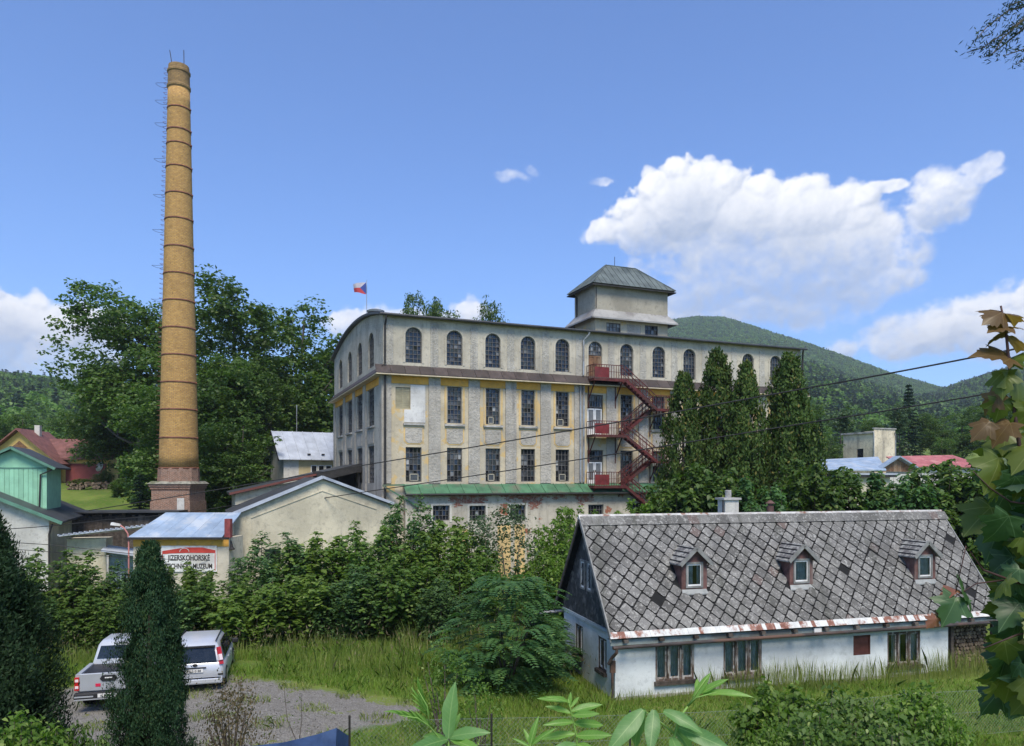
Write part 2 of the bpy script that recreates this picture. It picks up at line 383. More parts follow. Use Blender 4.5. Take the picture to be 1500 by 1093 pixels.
def deciduous(name, seed, H, W, m, bark, blobs=11, leaf=.34, dens=5.5, per=15, clear=.15, cr=.8, trunk=.3, sub=9, flat=.55, up=.75, nl=11):
    rng = np.random.default_rng(seed); cs, rs = blob_crown(rng, H, W, blobs, sub, clear)
    p = shell_clumps(rng, cs, rs, dens, H * clear * .6)
    c, n = clump_leaves(rng, p, np.full(len(p), cr) * rng.uniform(.6, 1.25, len(p)), per, flat, up)
    N = len(c); t = rng.normal(size=(N, 3)); t[:, 2] -= .35
    L = leaf * rng.uniform(.65, 1.25, N)
    return limbs(rng, H, W, trunk, nl, bark, name + '_trunk', clear), leaf_mesh(name + '_crown', c, n, t, L, L * .62, m, rng)
def fronds(rng, p, az, L, nl, lw, m, name, droop=.35, rise=.35):
    """pinnate leaves: a rachis from p in direction az carrying leaflet pairs"""
    K = len(p); s = np.linspace(.18, 1, nl); C, Nn, T, LL = [], [], [], []
    d = np.stack([np.cos(az), np.sin(az), np.zeros(K)], 1); sd = np.stack([-np.sin(az), np.cos(az), np.zeros(K)], 1)
    ri = rise + rng.normal(0, .2, K)
    for q in s:
        q0 = p + d * (L * q)[:, None]; q0[:, 2] += L * (ri * q - (droop + ri * .5) * q * q)
        w = L * .30 * (1 - .55 * abs(q - .45) * 1.4)
        for sg in (-1, 1):
            tt = sd * sg + d * .55; tt[:, 2] -= .12
            C.append(q0 + unit(tt) * (w * .5)[:, None]); T.append(tt); LL.append(w)
            nn = np.zeros((K, 3)); nn[:, 2] = 1; nn += d * (.5 * q) + sd * sg * -.15 + rng.normal(0, .12, (K, 3)); Nn.append(nn)
    C, Nn, T, LL = map(np.concatenate, (C, Nn, T, LL))
    return leaf_mesh(name, C, Nn, T, LL, LL * lw, m, rng)
def bush_points(rng, H, W, K, zlo=.03, shell=.5, prof=2.4, lobes=6):
    """points through a bushy volume with a lobed outline"""
    z = rng.uniform(zlo, 1, K); a = rng.uniform(0, 2 * math.pi, K)
    ph = rng.uniform(0, 6.28, 4)
    out = 1 + .22 * np.sin(lobes * a + ph[0] + z * 5) + .16 * np.sin(lobes * .5 * a + ph[1] - z * 7) + .12 * np.sin(11 * z + ph[2])
    rad = (1 - np.abs((z - .38) / .66) ** prof).clip(.02, 1) ** .6 * W / 2 * out
    r = rad * (shell + (1 - shell) * rng.random(K) ** .5) * (rng.random(K) ** .12)
    return np.stack([np.cos(a) * r, np.sin(a) * r, z * H], 1), a
def thuja(name, seed, H, W, m, K, L, prof=.75, lw=.38, tips=((0, 0, 1.0, 1.0),), plume=1.0, out_tilt=.35, clumpn=500, hf=None):
    """columnar conifer: upright flattened sprays gathered in plumes over a tapering column"""
    rng = np.random.default_rng(seed); C, Nn, T = [], [], []
    for ox, oy, hh, ww in tips:
        kk = int(K * hh * ww); nc = max(40, int(clumpn * hh * ww))
        cz = rng.random(nc) ** 1.15 * .985; ca = rng.uniform(0, 6.28, nc)
        pf = (hf(cz) if hf else (1 - cz ** 1.6) ** prof) * (.62 + .38 * np.minimum(1, cz * 7 + .3))
        cr = W / 2 * ww * pf * rng.uniform(.66, 1.10, nc) * (1 + .13 * np.sin(3 * ca + 9 * cz + seed) + .09 * np.sin(5 * ca - 17 * cz)) * np.where(rng.random(nc) < .07, 1.22, 1)
        cp = np.stack([ox + np.cos(ca) * cr, oy + np.sin(ca) * cr, cz * H * hh], 1)
        idx = rng.integers(0, nc, kk); s = plume * W * .11 * ww
        o = np.clip(rng.normal(size=(kk, 3)), -1.7, 1.7) * np.array([.55, .55, 1.15]) * s * (.35 + .65 * pf[idx])[:, None]
        p = cp[idx] + o; p[:, 2] = np.maximum(p[:, 2], .02)
        od = np.stack([np.cos(ca[idx]), np.sin(ca[idx]), np.zeros(kk)], 1)
        t = od * out_tilt + np.array([0, 0, 1.0]) + rng.normal(0, .28, (kk, 3))
        n = od + rng.normal(0, .55, (kk, 3))
        C.append(p); Nn.append(n); T.append(t)
    C, Nn, T = map(np.concatenate, (C, Nn, T)); LL = L * rng.uniform(.6, 1.3, len(C))
    return leaf_mesh(name, C, Nn, T, LL, LL * lw, m, rng, .1)
def spruce(name, seed, H, W, m, bark, tiers=22, L=.5, droop=.25, per=26):
    rng = np.random.default_rng(seed); C, Nn, T = [], [], []; b = MB()
    b.tube([(0, 0, -.3), (0, 0, H * .5), (0, 0, H * .98)], [H * .016, H * .009, .01], 8)
    for i in range(tiers):
        z = H * (.06 + .92 * (i / tiers) ** .95); R = W / 2 * (1 - (z / H)) ** .85 + .12
        for k in range(int(6 + 5 * (1 - i / tiers))):
            a = rng.uniform(0, 6.28); r = R * rng.uniform(.7, 1.15); d = np.array([math.cos(a), math.sin(a), 0])
            b.tube([(0, 0, z), tuple(d * r * .6 + [0, 0, z - droop * r * .5]), tuple(d * r + [0, 0, z - droop * r * .55])], [.05, .03, .01], 4)
            s = rng.random(per) ** .7; q = d[None] * (s * r)[:, None]; q[:, 2] = z - droop * r * (s - .35 * s * s) + rng.normal(0, .06 * L, per)
            q += np.cross(d, [0, 0, 1])[None] * (rng.normal(0, .22, per) * (1.15 - s) * r * .8)[:, None]
            C.append(q); t = d[None] * .8 + rng.normal(0, .45, (per, 3)); t[:, 2] -= .45; T.append(t)
            n = rng.normal(0, .5, (per, 3)); n[:, 2] += .8; Nn.append(n)
    C, Nn, T = map(np.concatenate, (C, Nn, T)); LL = L * rng.uniform(.6, 1.3, len(C))
    return b.mesh(name + '_trunk', bark, True), leaf_mesh(name + '_crown', C, Nn, T, LL, LL * .42, m, rng)
def plant(name, meshes, loc, label, cat, h=1.0, rz=0, group=None, parts=('trunk', 'crown'), sxy=None):
    o = empty(name, loc, rz); o.scale = ((sxy or h), (sxy or h), h)
    for me, pn in zip(meshes, parts):
        if me: obj(pn, me, o)
    tag(o, label, cat, group); return o
BARK = mat('bark', (.09, .075, .06), .9, .4, 5, bmp=.6, bscale=14)
LF_DARK = leafmat('leaf_forest', (.036, .082, .016), (.11, .18, .038), (.17, .23, .055), trans=.4)
LF_MID = leafmat('leaf_maple_shrub', (.055, .115, .020), (.15, .24, .05), (.26, .34, .11), trans=.45)
LF_HAZEL = leafmat('leaf_hazel', (.045, .10, .030), (.115, .20, .065), (.18, .27, .09), trans=.42)
LF_LIME = leafmat('leaf_lime', (.075, .14, .020), (.18, .26, .05), (.28, .35, .11), trans=.46)
LF_FRESH = leafmat('leaf_fresh', (.080, .160, .020), (.18, .29, .05), (.27, .36, .09), trans=.48)
LF_ASH = leafmat('leaf_ash', (.034, .10, .032), (.095, .185, .055), (.15, .25, .07), trans=.4)
LF_THUJA = leafmat('leaf_thuja', (.032, .068, .016), (.092, .135, .030), (.14, .13, .035), trans=.25, rough=.65, spec=.12)
LF_CYPRESS = leafmat('leaf_cypress', (.014, .040, .018), (.040, .090, .036), (.075, .10, .035), trans=.15, rough=.65, spec=.12)
LF_YEW = leafmat('leaf_yew', (.014, .034, .014), (.036, .066, .026), trans=.18, rough=.6, spec=.12)
LF_SPRUCE = leafmat('leaf_spruce', (.014, .034, .020), (.034, .062, .034), trans=.12, rough=.7, spec=.12)
LF_FAR = leafmat('leaf_hill', (.06, .13, .020), (.16, .26, .045), trans=.35, hue=.35)
LF_FARDARK = leafmat('leaf_hill_spruce', (.020, .052, .024), (.045, .090, .036), trans=.15, hue=.25)
LF_DRY = leafmat('leaf_dry', (.13, .10, .055), (.22, .18, .10), (.12, .16, .05), trans=.3)
LF_BIRCH = leafmat('leaf_birch', (.055, .10, .045), (.10, .16, .07), trans=.35)

# ------------------------------------------------------------------ the ground and the hills
def ground_material():
    m, nt, b = newmat('ground'); co = objco(nt, True)
    n1 = noise(nt, co, .35, 5); n2 = noise(nt, co, 3.2, 6, .7); n3 = noise(nt, co, 22, 4, .7)
    grass = MIX(nt, SMOOTH(nt, n1, .3, .7), (.070, .125, .018), (.145, .195, .038))
    grass = MIX(nt, SMOOTH(nt, n2, .45, .75), grass, (.15, .14, .05))
    stone = MIX(nt, SMOOTH(nt, n3, .25, .75), (.095, .090, .080), (.27, .255, .23))
    stone = MIX(nt, SMOOTH(nt, n2, .5, .72), stone, (.13, .125, .10))
    s = nt.nodes.new('ShaderNodeSeparateXYZ'); nt.links.new(co, s.inputs[0])
    # the gravelled yard: a worn, ragged-edged patch
    wob = MATH(nt, 'MULTIPLY', MATH(nt, 'SUBTRACT', n1, .5), 3.0); wob2 = MATH(nt, 'MULTIPLY', MATH(nt, 'SUBTRACT', n2, .5), 1.6)
    w = MATH(nt, 'ADD', wob, wob2)
    def ell(cx, cy, rx, ry):
        a = MATH(nt, 'DIVIDE', MATH(nt, 'SUBTRACT', MATH(nt, 'ADD', s.outputs[0], w), cx), rx)
        c = MATH(nt, 'DIVIDE', MATH(nt, 'SUBTRACT', MATH(nt, 'ADD', s.outputs[1], w), cy), ry)
        return MATH(nt, 'SUBTRACT', 1.0, MATH(nt, 'SQRT', MATH(nt, 'ADD', MATH(nt, 'MULTIPLY', a, a), MATH(nt, 'MULTIPLY', c, c))))
    yard = MATH(nt, 'MAXIMUM', ell(-10.5, 21.8, 6.6, 3.9), ell(-5.6, 22.2, 2.8, 2.0))
    f = SMOOTH(nt, yard, -.03, .09)
    f = MATH(nt, 'MULTIPLY', f, SMOOTH(nt, noise(nt, co, .8, 5, .7), .66, .60, 0, 1))
    nt.links.new(MIX(nt, f, grass, stone), b.inputs['Base Color']); b.inputs['Roughness'].default_value = .95; b.inputs['Specular IOR Level'].default_value = .15
    bump(nt, b, MATH(nt, 'ADD', n3, MATH(nt, 'MULTIPLY', n2, .8)), .7, .05)
    return m
def sheet(name, xs, ys, fz, m):
    v = [(x, y, fz(x, y)) for y in ys for x in xs]; nx = len(xs)
    f = [(j * nx + i, j * nx + i + 1, (j + 1) * nx + i + 1, (j + 1) * nx + i) for j in range(len(ys) - 1) for i in range(nx - 1)]
    me = bpy.data.meshes.new(name); me.from_pydata(v, [], f); me.materials.append(m); me.polygons.foreach_set('use_smooth', [True] * len(f)); me.update()
    return obj(name, me)
gx = np.concatenate([-np.geomspace(60, 1800, 24)[::-1], np.linspace(-58, 58, 117), np.geomspace(60, 1800, 24)])
gy = np.concatenate([np.linspace(-20, 100, 121), np.geomspace(102, 2000, 34)])
tag(sheet('ground', list(gx), list(gy), gh, ground_material()), kind='structure')
HILLM = mat('hill_soil', (.030, .055, .020), .95, .3, .02)
def hill(ridge, D, foot, zfoot=2, back=.25):
    """a long hill: ridge given by the skyline it makes at distance D, falling to its foot in front and away behind"""
    rng = np.random.default_rng(int(D)); xs = [r[0] for r in ridge]; n = 46
    px = np.linspace(xs[0], xs[-1], n); py = np.interp(px, xs, [r[1] for r in ridge])
    rows = 22; V = []
    for j in range(rows + 5):
        for i in range(n):
            R = P(px[i], py[i], D * (1 + .10 * math.sin(px[i] * .006 + D)))
            t = j / rows
            d = R.y + (foot - R.y) * t if j <= rows else R.y + (j - rows) * D * back / 5
            s = 1 - t ** 1.15 if j <= rows else 1 - (j - rows) / 5 * .8
            z = zfoot + (R.z - zfoot) * s + (0 if j in (0,) else 5 * math.sin(i * .9 + j * .7 + D) * (t * (1 - t)) * 4 if j <= rows else 0)
            V.append((R.x * (d / R.y if j <= rows else 1), d, z))
    order = list(range(rows, -1, -1)) + list(range(rows + 1, rows + 5)); Fc = []
    for a in range(len(order) - 1):
        j0, j1 = order[a], order[a + 1]
        for i in range(n - 1): Fc.append((j0 * n + i, j0 * n + i + 1, j1 * n + i + 1, j1 * n + i))
    me = bpy.data.meshes.new('hill'); me.from_pydata(V, [], Fc); me.materials.append(HILLM); me.polygons.foreach_set('use_smooth', [True] * len(Fc)); me.update()
    return tag(obj('hill', me), kind='structure')
H1 = hill([(700, 560), (820, 520), (900, 497), (980, 475), (1020, 469), (1060, 471), (1110, 486), (1180, 508), (1250, 533), (1320, 558), (1380, 575), (1440, 584), (1600, 600)], 1900, 800, 30)
H2 = hill([(1290, 625), (1340, 598), (1400, 573), (1440, 559), (1500, 543), (1600, 522), (1750, 500), (1900, 495)], 1500, 420, 16)
H3 = hill([(-260, 520), (-120, 540), (0, 562), (50, 566), (110, 580), (200, 590), (330, 610), (460, 625), (600, 640), (760, 640)], 900, 230, 12)
H4 = hill([(1060, 530), (1140, 533), (1190, 545), (1260, 572), (1330, 592), (1400, 600), (1500, 596), (1700, 580)], 1250, 280, 12)

def far_tree(name, seed, m, conifer=False):
    rng = np.random.default_rng(seed)
    if conifer: return spruce(name, seed, 10, 4.2, m, BARK, 9, 1.2, .3, 7)[1]
    c = rdir(rng, 15) * np.array([3.2, 3.2, 3.0]) + np.array([0, 0, 5.5])
    cc, n = clump_leaves(rng, c, np.full(15, 2.3), 15, .8, .6); N = len(cc)
    L = rng.uniform(1.1, 2.2, N); return leaf_mesh(name, cc, n, rng.normal(size=(N, 3)), L, L * .8, m, rng)
PROTO = bpy.data.collections.new('far_tree_kinds')
far_kinds = [far_tree('far_broadleaf_a', 1, LF_FAR), far_tree('far_broadleaf_b', 2, LF_FAR), far_tree('far_broadleaf_c', 3, LF_FAR), far_tree('far_spruce', 4, LF_FARDARK, True)]
def forest(name, surf, density, label, conifer_w, seed, smin=.8, smax=1.35):
    """far-off wood: one object, its trees scattered over the hillside by geometry nodes"""
    ng = bpy.data.node_groups.new(name, 'GeometryNodeTree')
    ng.interface.new_socket('Geometry', in_out='INPUT', socket_type='NodeSocketGeometry'); ng.interface.new_socket('Geometry', in_out='OUTPUT', socket_type='NodeSocketGeometry')
    gi = ng.nodes.new('NodeGroupInput'); go = ng.nodes.new('NodeGroupOutput'); L = ng.links
    join = ng.nodes.new('GeometryNodeJoinGeometry')
    for k, me in enumerate(far_kinds):
        dist = ng.nodes.new('GeometryNodeDistributePointsOnFaces'); dist.inputs['Density'].default_value = density * (conifer_w if k == 3 else (1 - conifer_w) / 3); dist.inputs['Seed'].default_value = seed * 10 + k
        L.new(gi.outputs[0], dist.inputs['Mesh'])
        oi = ng.nodes.new('GeometryNodeObjectInfo'); oi.inputs['Object'].default_value = FAR_OBJ[k]; oi.inputs['As Instance'].default_value = True
        rv = ng.nodes.new('FunctionNodeRandomValue'); rv.data_type = 'FLOAT'; rv.inputs[2].default_value = smin; rv.inputs[3].default_value = smax * (1.25 if k == 3 else 1); rv.inputs['Seed'].default_value = 5 + k
        rz = ng.nodes.new('FunctionNodeRandomValue'); rz.data_type = 'FLOAT_VECTOR'; rz.inputs[0].default_value = (-.08, -.08, 0); rz.inputs[1].default_value = (.08, .08, 6.28); rz.inputs['Seed'].default_value = 9 + k
        ip = ng.nodes.new('GeometryNodeInstanceOnPoints'); L.new(dist.outputs['Points'], ip.inputs['Points']); L.new(oi.outputs['Geometry'], ip.inputs['Instance'])
        L.new(rz.outputs[0], ip.inputs['Rotation']); L.new(rv.outputs[1], ip.inputs['Scale']); L.new(ip.outputs[0], join.inputs[0])
    L.new(join.outputs[0], go.inputs[0])
    o = obj(name, surf.data); md = o.modifiers.new('scatter', 'NODES'); md.node_group = ng
    tag(o, label, 'forest', kind='stuff'); return o
FAR_OBJ = []
for i, me in enumerate(far_kinds):   # source trees of the far woods, standing in the wood behind the hill's foot
    o = bpy.data.objects.new('distant_tree', me); FAR_OBJ.append(o); COL.objects.link(o)
    o.location = (-120 + 45 * i, 250 + 30 * i, 18); tag(o, ('slender', 'round', 'broad', 'conical')[i] + ' distant woodland tree far behind the factory', 'tree', 'distant woodland trees')
forest('forest', H1, .018, 'dense green forest covering the tall far hill', .15, 1)
forest('forest', H2, .020, 'bluish forest on the hill behind the maple branch', .55, 2)
forest('forest', H3, .026, 'dark forest on the low hill beyond the yellow house', .35, 3, .8, 1.25)
forest('forest', H4, .020, 'darker forest on the lower slope before the tall hill', .62, 4)
# ------------------------------------------------------------------ building materials and helpers
def plaster(name, c, dirt, amt=.5, rough=.9, bmp=.35, bscale=9, patch=None, patch_amt=.5):
    m, nt, b = newmat(name); co = objco(nt, True)
    col = MIX(nt, SMOOTH(nt, noise(nt, co, .45, 6, .6), .35, .65), tuple(x * .80 for x in c), tuple(min(1, x * 1.1) for x in c))
    col = MIX(nt, MATH(nt, 'MULTIPLY', SMOOTH(nt, noise(nt, co, 1.3, 8, .72, (1, 1, .09)), .62 - amt * .2, .72), .8), col, dirt)
    col = MIX(nt, MATH(nt, 'MULTIPLY', SMOOTH(nt, noise(nt, co, 3.2, 8, .75), .5, .66), .5), col, tuple(x * .7 for x in dirt))
    col = MIX(nt, MATH(nt, 'MULTIPLY', SMOOTH(nt, noise(nt, co, 8.0, 6, .75), .55, .7), .35), col, tuple(min(1, x * 1.25) for x in c))
    if patch: col = MIX(nt, SMOOTH(nt, noise(nt, co, .8, 6, .62), .66 - .16 * patch_amt, .70 - .14 * patch_amt), col, patch)
    nt.links.new(col, b.inputs['Base Color']); b.inputs['Roughness'].default_value = rough; b.inputs['Specular IOR Level'].default_value = .2
    bump(nt, b, noise(nt, co, bscale, 6, .7), bmp, .04 + .05 * (bmp > .8))
    return m
def brick_mat(name, c1, c2, mortar, w, h, cyl=0, stain=(.08, .06, .05), amt=.4, msize=.012):
    m, nt, b = newmat(name); co = objco(nt); s = nt.nodes.new('ShaderNodeSeparateXYZ'); nt.links.new(co, s.inputs[0])
    cv = nt.nodes.new('ShaderNodeCombineXYZ')
    if cyl: nt.links.new(MATH(nt, 'MULTIPLY', MATH(nt, 'ARCTAN2', s.outputs[1], s.outputs[0]), cyl), cv.inputs[0])
    else: nt.links.new(MATH(nt, 'ADD', s.outputs[0], s.outputs[1]), cv.inputs[0])
    nt.links.new(s.outputs[2], cv.inputs[1])
    t = NN(nt, 'ShaderNodeTexBrick', ins={'Scale': 1.0, 'Mortar Size': msize, 'Brick Width': w, 'Row Height': h, 'Bias': -.1, 'Color1': (*c1, 1), 'Color2': (*c2, 1), 'Mortar': (*mortar, 1)})
    nt.links.new(cv.outputs[0], t.inputs['Vector'])
    n = noise(nt, co, .7, 7, .68)
    col = MIX(nt, MATH(nt, 'MULTIPLY', SMOOTH(nt, n, .60 - .2 * amt, .8), .7), t.outputs['Color'], stain)
    col = MIX(nt, MATH(nt, 'MULTIPLY', SMOOTH(nt, noise(nt, co, 5, 5, .75), .5, .64), .55), col, tuple(x * .5 for x in c1))
    col = MIX(nt, MATH(nt, 'MULTIPLY', SMOOTH(nt, noise(nt, co, 9, 3, .7), .60, .66), .8), col, stain)
    nt.links.new(col, b.inputs['Base Color']); b.inputs['Roughness'].default_value = .92; b.inputs['Specular IOR Level'].default_value = .15
    bump(nt, b, t.outputs['Fac'], -.4, .02)
    return m
def glass_mat(name, c, rough=.06, spec=.5):
    m, nt, b = newmat(name); n = noise(nt, objco(nt), 3.5, 5, .7)
    nt.links.new(MIX(nt, SMOOTH(nt, n, .35, .75), c, tuple(x * 1.6 + .01 for x in c)), b.inputs['Base Color'])
    b.inputs['Roughness'].default_value = rough; b.inputs['Specular IOR Level'].default_value = spec; return m
M_ROUGH = plaster('roughcast', (.43, .405, .345), (.22, .205, .18), .6, bmp=.9, bscale=7)
M_SMOOTH = plaster('plaster_beige', (.47, .43, .34), (.27, .25, .21), .55)
M_PIL = plaster('roughcast_pilaster', (.43, .40, .345), (.24, .225, .20), .5, bmp=1.0, bscale=6)
M_CREAM = plaster('plaster_cream', (.52, .45, .32), (.37, .345, .29), .75, patch=(.55, .40, .19), patch_amt=.62)
M_YELLOW = plaster('plaster_ochre', (.70, .37, .075), (.52, .33, .14), .3)
M_FADED = plaster('plaster_ochre_faded', (.60, .43, .20), (.45, .37, .25), .6)
M_WHITEPATCH = plaster('fresh_render', (.60, .59, .56), (.45, .43, .4), .3)
M_LOW = plaster('plaster_decayed', (.50, .46, .38), (.26, .23, .19), .7, patch=(.30, .115, .07), patch_amt=.35)
M_ANNEX = plaster('plaster_annex', (.55, .50, .37), (.36, .33, .26), .65)
M_WHITEWALL = plaster('limewash', (.60, .635, .64), (.48, .52, .52), .35, bmp=.15)
M_GREYWALL = plaster('plaster_grey_white', (.56, .545, .50), (.35, .33, .30), .5, bmp=.7, bscale=4)
M_BROWNMETAL = mat('brown_sheet', (.055, .041, .037), .55, .35, 1.3, dirt=(.05, .04, .035), rnd=.25, spec=.4)
M_DARKMETAL = mat('dark_sheet', (.045, .047, .05), .5, .3, 1.2, spec=.4)
M_GREENMETAL = mat('green_sheet', (.055, .14, .075), .5, .25, 1.5, dirt=(.10, .12, .08), rnd=.18, spec=.4)
M_TOWERROOF = mat('patina_sheet', (.105, .125, .118), .55, .25, 1.0, dirt=(.06, .075, .07), streak=True, spec=.35)
M_ZINC = mat('zinc', (.36, .38, .40), .45, .2, 1.5, metal=.5, dirt=(.2, .19, .18))
M_BLUEMETAL = mat('pale_blue_sheet', (.24, .31, .40), .55, .18, 1.1, dirt=(.36, .40, .44), rnd=.1)
M_WHITEMETAL = mat('white_grey_sheet', (.36, .39, .44), .45, .15, 1.2, rnd=.06)
M_REDROOF = mat('red_sheet', (.34, .11, .11), .6, .2, 1.0, dirt=(.45, .2, .18))
M_REDSTEEL = mat('red_oxide_steel', (.095, .022, .020), .65, .35, 3, dirt=(.06, .03, .025))
M_STEEL = mat('window_steel', (.11, .105, .10), .6, .3, 4)
M_IRON = mat('iron_black', (.03, .028, .026), .6, .3, 3)
M_WOODDARK = mat('wood_weathered', (.075, .06, .05), .85, .4, 6, dirt=(.13, .115, .10), streak=True, bmp=.4, rnd=.3)
M_WOODBROWN = mat('wood_brown', (.16, .085, .045), .75, .35, 5, dirt=(.24, .17, .11), streak=True, rnd=.2)
M_WOODPEEL = mat('wood_peeling', (.095, .065, .05), .8, .4, 9, dirt=(.36, .345, .31), dirt_amt=.5, dirt_scale=7, streak=True)
M_WHITEPAINT = mat('white_paint', (.70, .70, .68), .5, .1, 3, dirt=(.5, .48, .44))
M_CONCRETE = mat('concrete', (.36, .35, .33), .9, .25, 2, dirt=(.2, .2, .18), bmp=.3)
G_DARK = glass_mat('glass_dark', (.012, .014, .017)); G_MID = glass_mat('glass_dusty', (.05, .053, .056), .25); G_LIGHT = glass_mat('glass_pale', (.13, .135, .135), .35); G_BOARD = glass_mat('glass_whitened', (.26, .27, .27), .4)
GLASS = [G_DARK, G_MID, G_LIGHT, G_BOARD]
def wall(mb, O, U, N, length, z0, z1, ops, depth=.22, mi=0, mr=None):
    """a wall face with real openings and reveals. O origin, U along, N inward; ops: (x0, x1, z0, z1, arched)"""
    O, U, N = Vector(O), Vector(U), Vector(N); mr = mi if mr is None else mr
    def q(x, z, d=0): return O + U * x + N * d + Vector((0, 0, z))
    xs = sorted({0, length, *[o[0] for o in ops], *[o[1] for o in ops]}); zs = sorted({z0, z1, *[o[2] for o in ops], *[o[3] for o in ops]})
    for i in range(len(xs) - 1):
        run = None
        for j in range(len(zs) - 1):
            cx, cz = (xs[i] + xs[i + 1]) / 2, (zs[j] + zs[j + 1]) / 2
            hole = any(o[0] < cx < o[1] and o[2] < cz < o[3] for o in ops)
            if not hole and run is None: run = zs[j]
            if run is not None and (hole or j == len(zs) - 2):
                top = zs[j] if hole else zs[j + 1]
                mb.poly([q(xs[i], run), q(xs[i + 1], run), q(xs[i + 1], top), q(xs[i], top)], mi); run = None
    for o in ops:
        x0, x1, a, b = o[:4]
        if len(o) > 4 and o[4]:
            r = (x1 - x0) / 2; c = (x0 + x1) / 2; sp = b - r; n = 14
            arc = [(c - r * math.cos(math.pi * k / n), sp + r * math.sin(math.pi * k / n)) for k in range(n + 1)]
            for k in range(n):
                p, p2 = arc[k], arc[k + 1]
                mb.poly([q(*p), q(*p2), q(p2[0], b), q(p[0], b)], mi)
                mb.poly([q(*p, 0), q(*p, depth), q(*p2, depth), q(*p2, 0)], mr)
            out = [(x0, sp), (x0, a), (x1, a), (x1, sp)]
        else:
            out = [(x1, b), (x0, b), (x0, a), (x1, a), (x1, b)]
        for k in range(len(out) - 1):
            mb.poly([q(*out[k]), q(*out[k], depth), q(*out[k + 1], depth), q(*out[k + 1])], mr)
def clip(poly, conv):
    out = poly
    for i in range(len(conv)):
        a, b = conv[i], conv[(i + 1) % len(conv)]; inp, out = out, []
        side = lambda p: (b[0] - a[0]) * (p[1] - a[1]) - (b[1] - a[1]) * (p[0] - a[0])
        for k in range(len(inp)):
            p, q = inp[k], inp[(k + 1) % len(inp)]; sp, sq = side(p), side(q)
            if sp >= 0: out.append(p)
            if (sp >= 0) != (sq >= 0):
                t = sp / (sp - sq); out.append((p[0] + (q[0] - p[0]) * t, p[1] + (q[1] - p[1]) * t))
        if not out: return []
    return out
def window_meshes(name, w, h, cols, rows, arch, seed, bar=.035, border=.055, mats=None, frame=M_STEEL, w8=(.70, .24, .05, .01), depth=.06, open_pane=True):
    """steel window: frame with glazing bars, and separately tilted panes. Local x across (centred), z up from the sill, faces -y"""
    rnd = random.Random(seed); r = w / 2; sp = h - r
    outline = [(-r, 0), (r, 0)] + ([(r * math.cos(math.pi * k / 12), sp + r * math.sin(math.pi * k / 12)) for k in range(13)] if arch else [(r, h), (-r, h)])
    zt = lambda x: sp + math.sqrt(max(0, r * r - x * x)) if arch else h
    fr = MB()
    for i in range(len(outline)):
        a, b = outline[i], outline[(i + 1) % len(outline)]
        sc_ = lambda p: (p[0] * (1 - border / r), border + (p[1]) * (1 - 2 * border / h))
        a2, b2 = sc_(a), sc_(b)
        fr.hexa([(a[0], -depth, a[1]), (b[0], -depth, b[1]), (b[0], 0, b[1]), (a[0], 0, a[1]), (a2[0], -depth, a2[1]), (b2[0], -depth, b2[1]), (b2[0], 0, b2[1]), (a2[0], 0, a2[1])])
    for i in range(1, cols):
        x = -r + w * i / cols; fr.box(x - bar / 2, x + bar / 2, -depth * .7, -.006, border, zt(x) - .01)
    for j in range(1, rows):
        z = h * j / rows; hw = r if not arch or z < sp else math.sqrt(max(0, r * r - (z - sp) ** 2))
        if hw > .1: fr.box(-hw + .02, hw - .02, -depth * .68, -.008, z - bar / 2, z + bar / 2)
    gl = MB()
    for i in range(cols):
        for j in range(rows):
            x0, x1, z0, z1 = -r + w * i / cols, -r + w * (i + 1) / cols, h * j / rows, h * (j + 1) / rows
            pg = clip([(x0, z0), (x1, z0), (x1, z1), (x0, z1)], outline)
            if len(pg) < 3: continue
            tx, tz = rnd.gauss(0, .04), rnd.gauss(0, .07); cx, cz = (x0 + x1) / 2, (z0 + z1) / 2
            u = rnd.random(); mi = 0 if u < w8[0] else 1 if u < w8[0] + w8[1] else 2 if u < sum(w8[:3]) else 3
            gl.poly([(p[0], -.004 + (p[0] - cx) * tx + (p[1] - cz) * tz + .02, p[1]) for p in pg], mi)
    return fr.mesh(name + '_frame', frame), gl.mesh(name + '_glass', mats or GLASS)
def put_window(parent, ms, loc, rz=0, name='window'):
    o = obj(name, ms[0], parent, loc, (0, 0, rz)); obj('glass', ms[1], o); return o

# ------------------------------------------------------------------ the factory
ANG = math.radians(22.3)
FZ = -.5
fac = empty('factory_building', (-8.70, 50, FZ), ANG)
tag(fac, 'old four-storey factory with arched top windows, ochre trim and roof tower', 'factory')
T = [2.12, 5.06, 7.93, 10.67, 13.46, 16.22, 18.97, 21.88, 24.77, 27.72, 30.6, 33.5]
LEN, DEP, EAVE = 36.2, 20.8, 18.5
S = [3.97, 8.3, 12.7, 17.3]
AW, AZ0, AZ1 = 1.155, 15.37, 17.8
ops = []
for i, t in enumerate(T):
    ops.append((t - AW / 2, t + AW / 2, 14.95 if i == 5 else AZ0, AZ1, True))
    if i == 0: ops.append((.86, 1.88, 12.2, 13.67))
    elif i == 5: ops.append((t - .68, t + .68, 10.72, 13.8))
    else: ops.append((t - .53, t + .53, 11.31, 13.88))
    ops.append((t - .68, t + .68, 6.9, 9.6) if i == 5 else (t - .56, t + .56, 7.22, 9.6))
w = MB(); wall(w, (0, 0, 0), (1, 0, 0), (0, 1, 0), LEN, 0, 6.5, [], mi=0)
w.build('lower_wall', M_LOW, fac)
w = MB(); wall(w, (0, 0, 0), (1, 0, 0), (0, 1, 0), LEN, 6.5, 14.8, [o for o in ops if o[3] < 14.5])
w.build('middle_wall', M_CREAM, fac)
w = MB(); wall(w, (0, 0, 0), (1, 0, 0), (0, 1, 0), LEN, 14.8, EAVE, [o for o in ops if o[3] > 14.5])
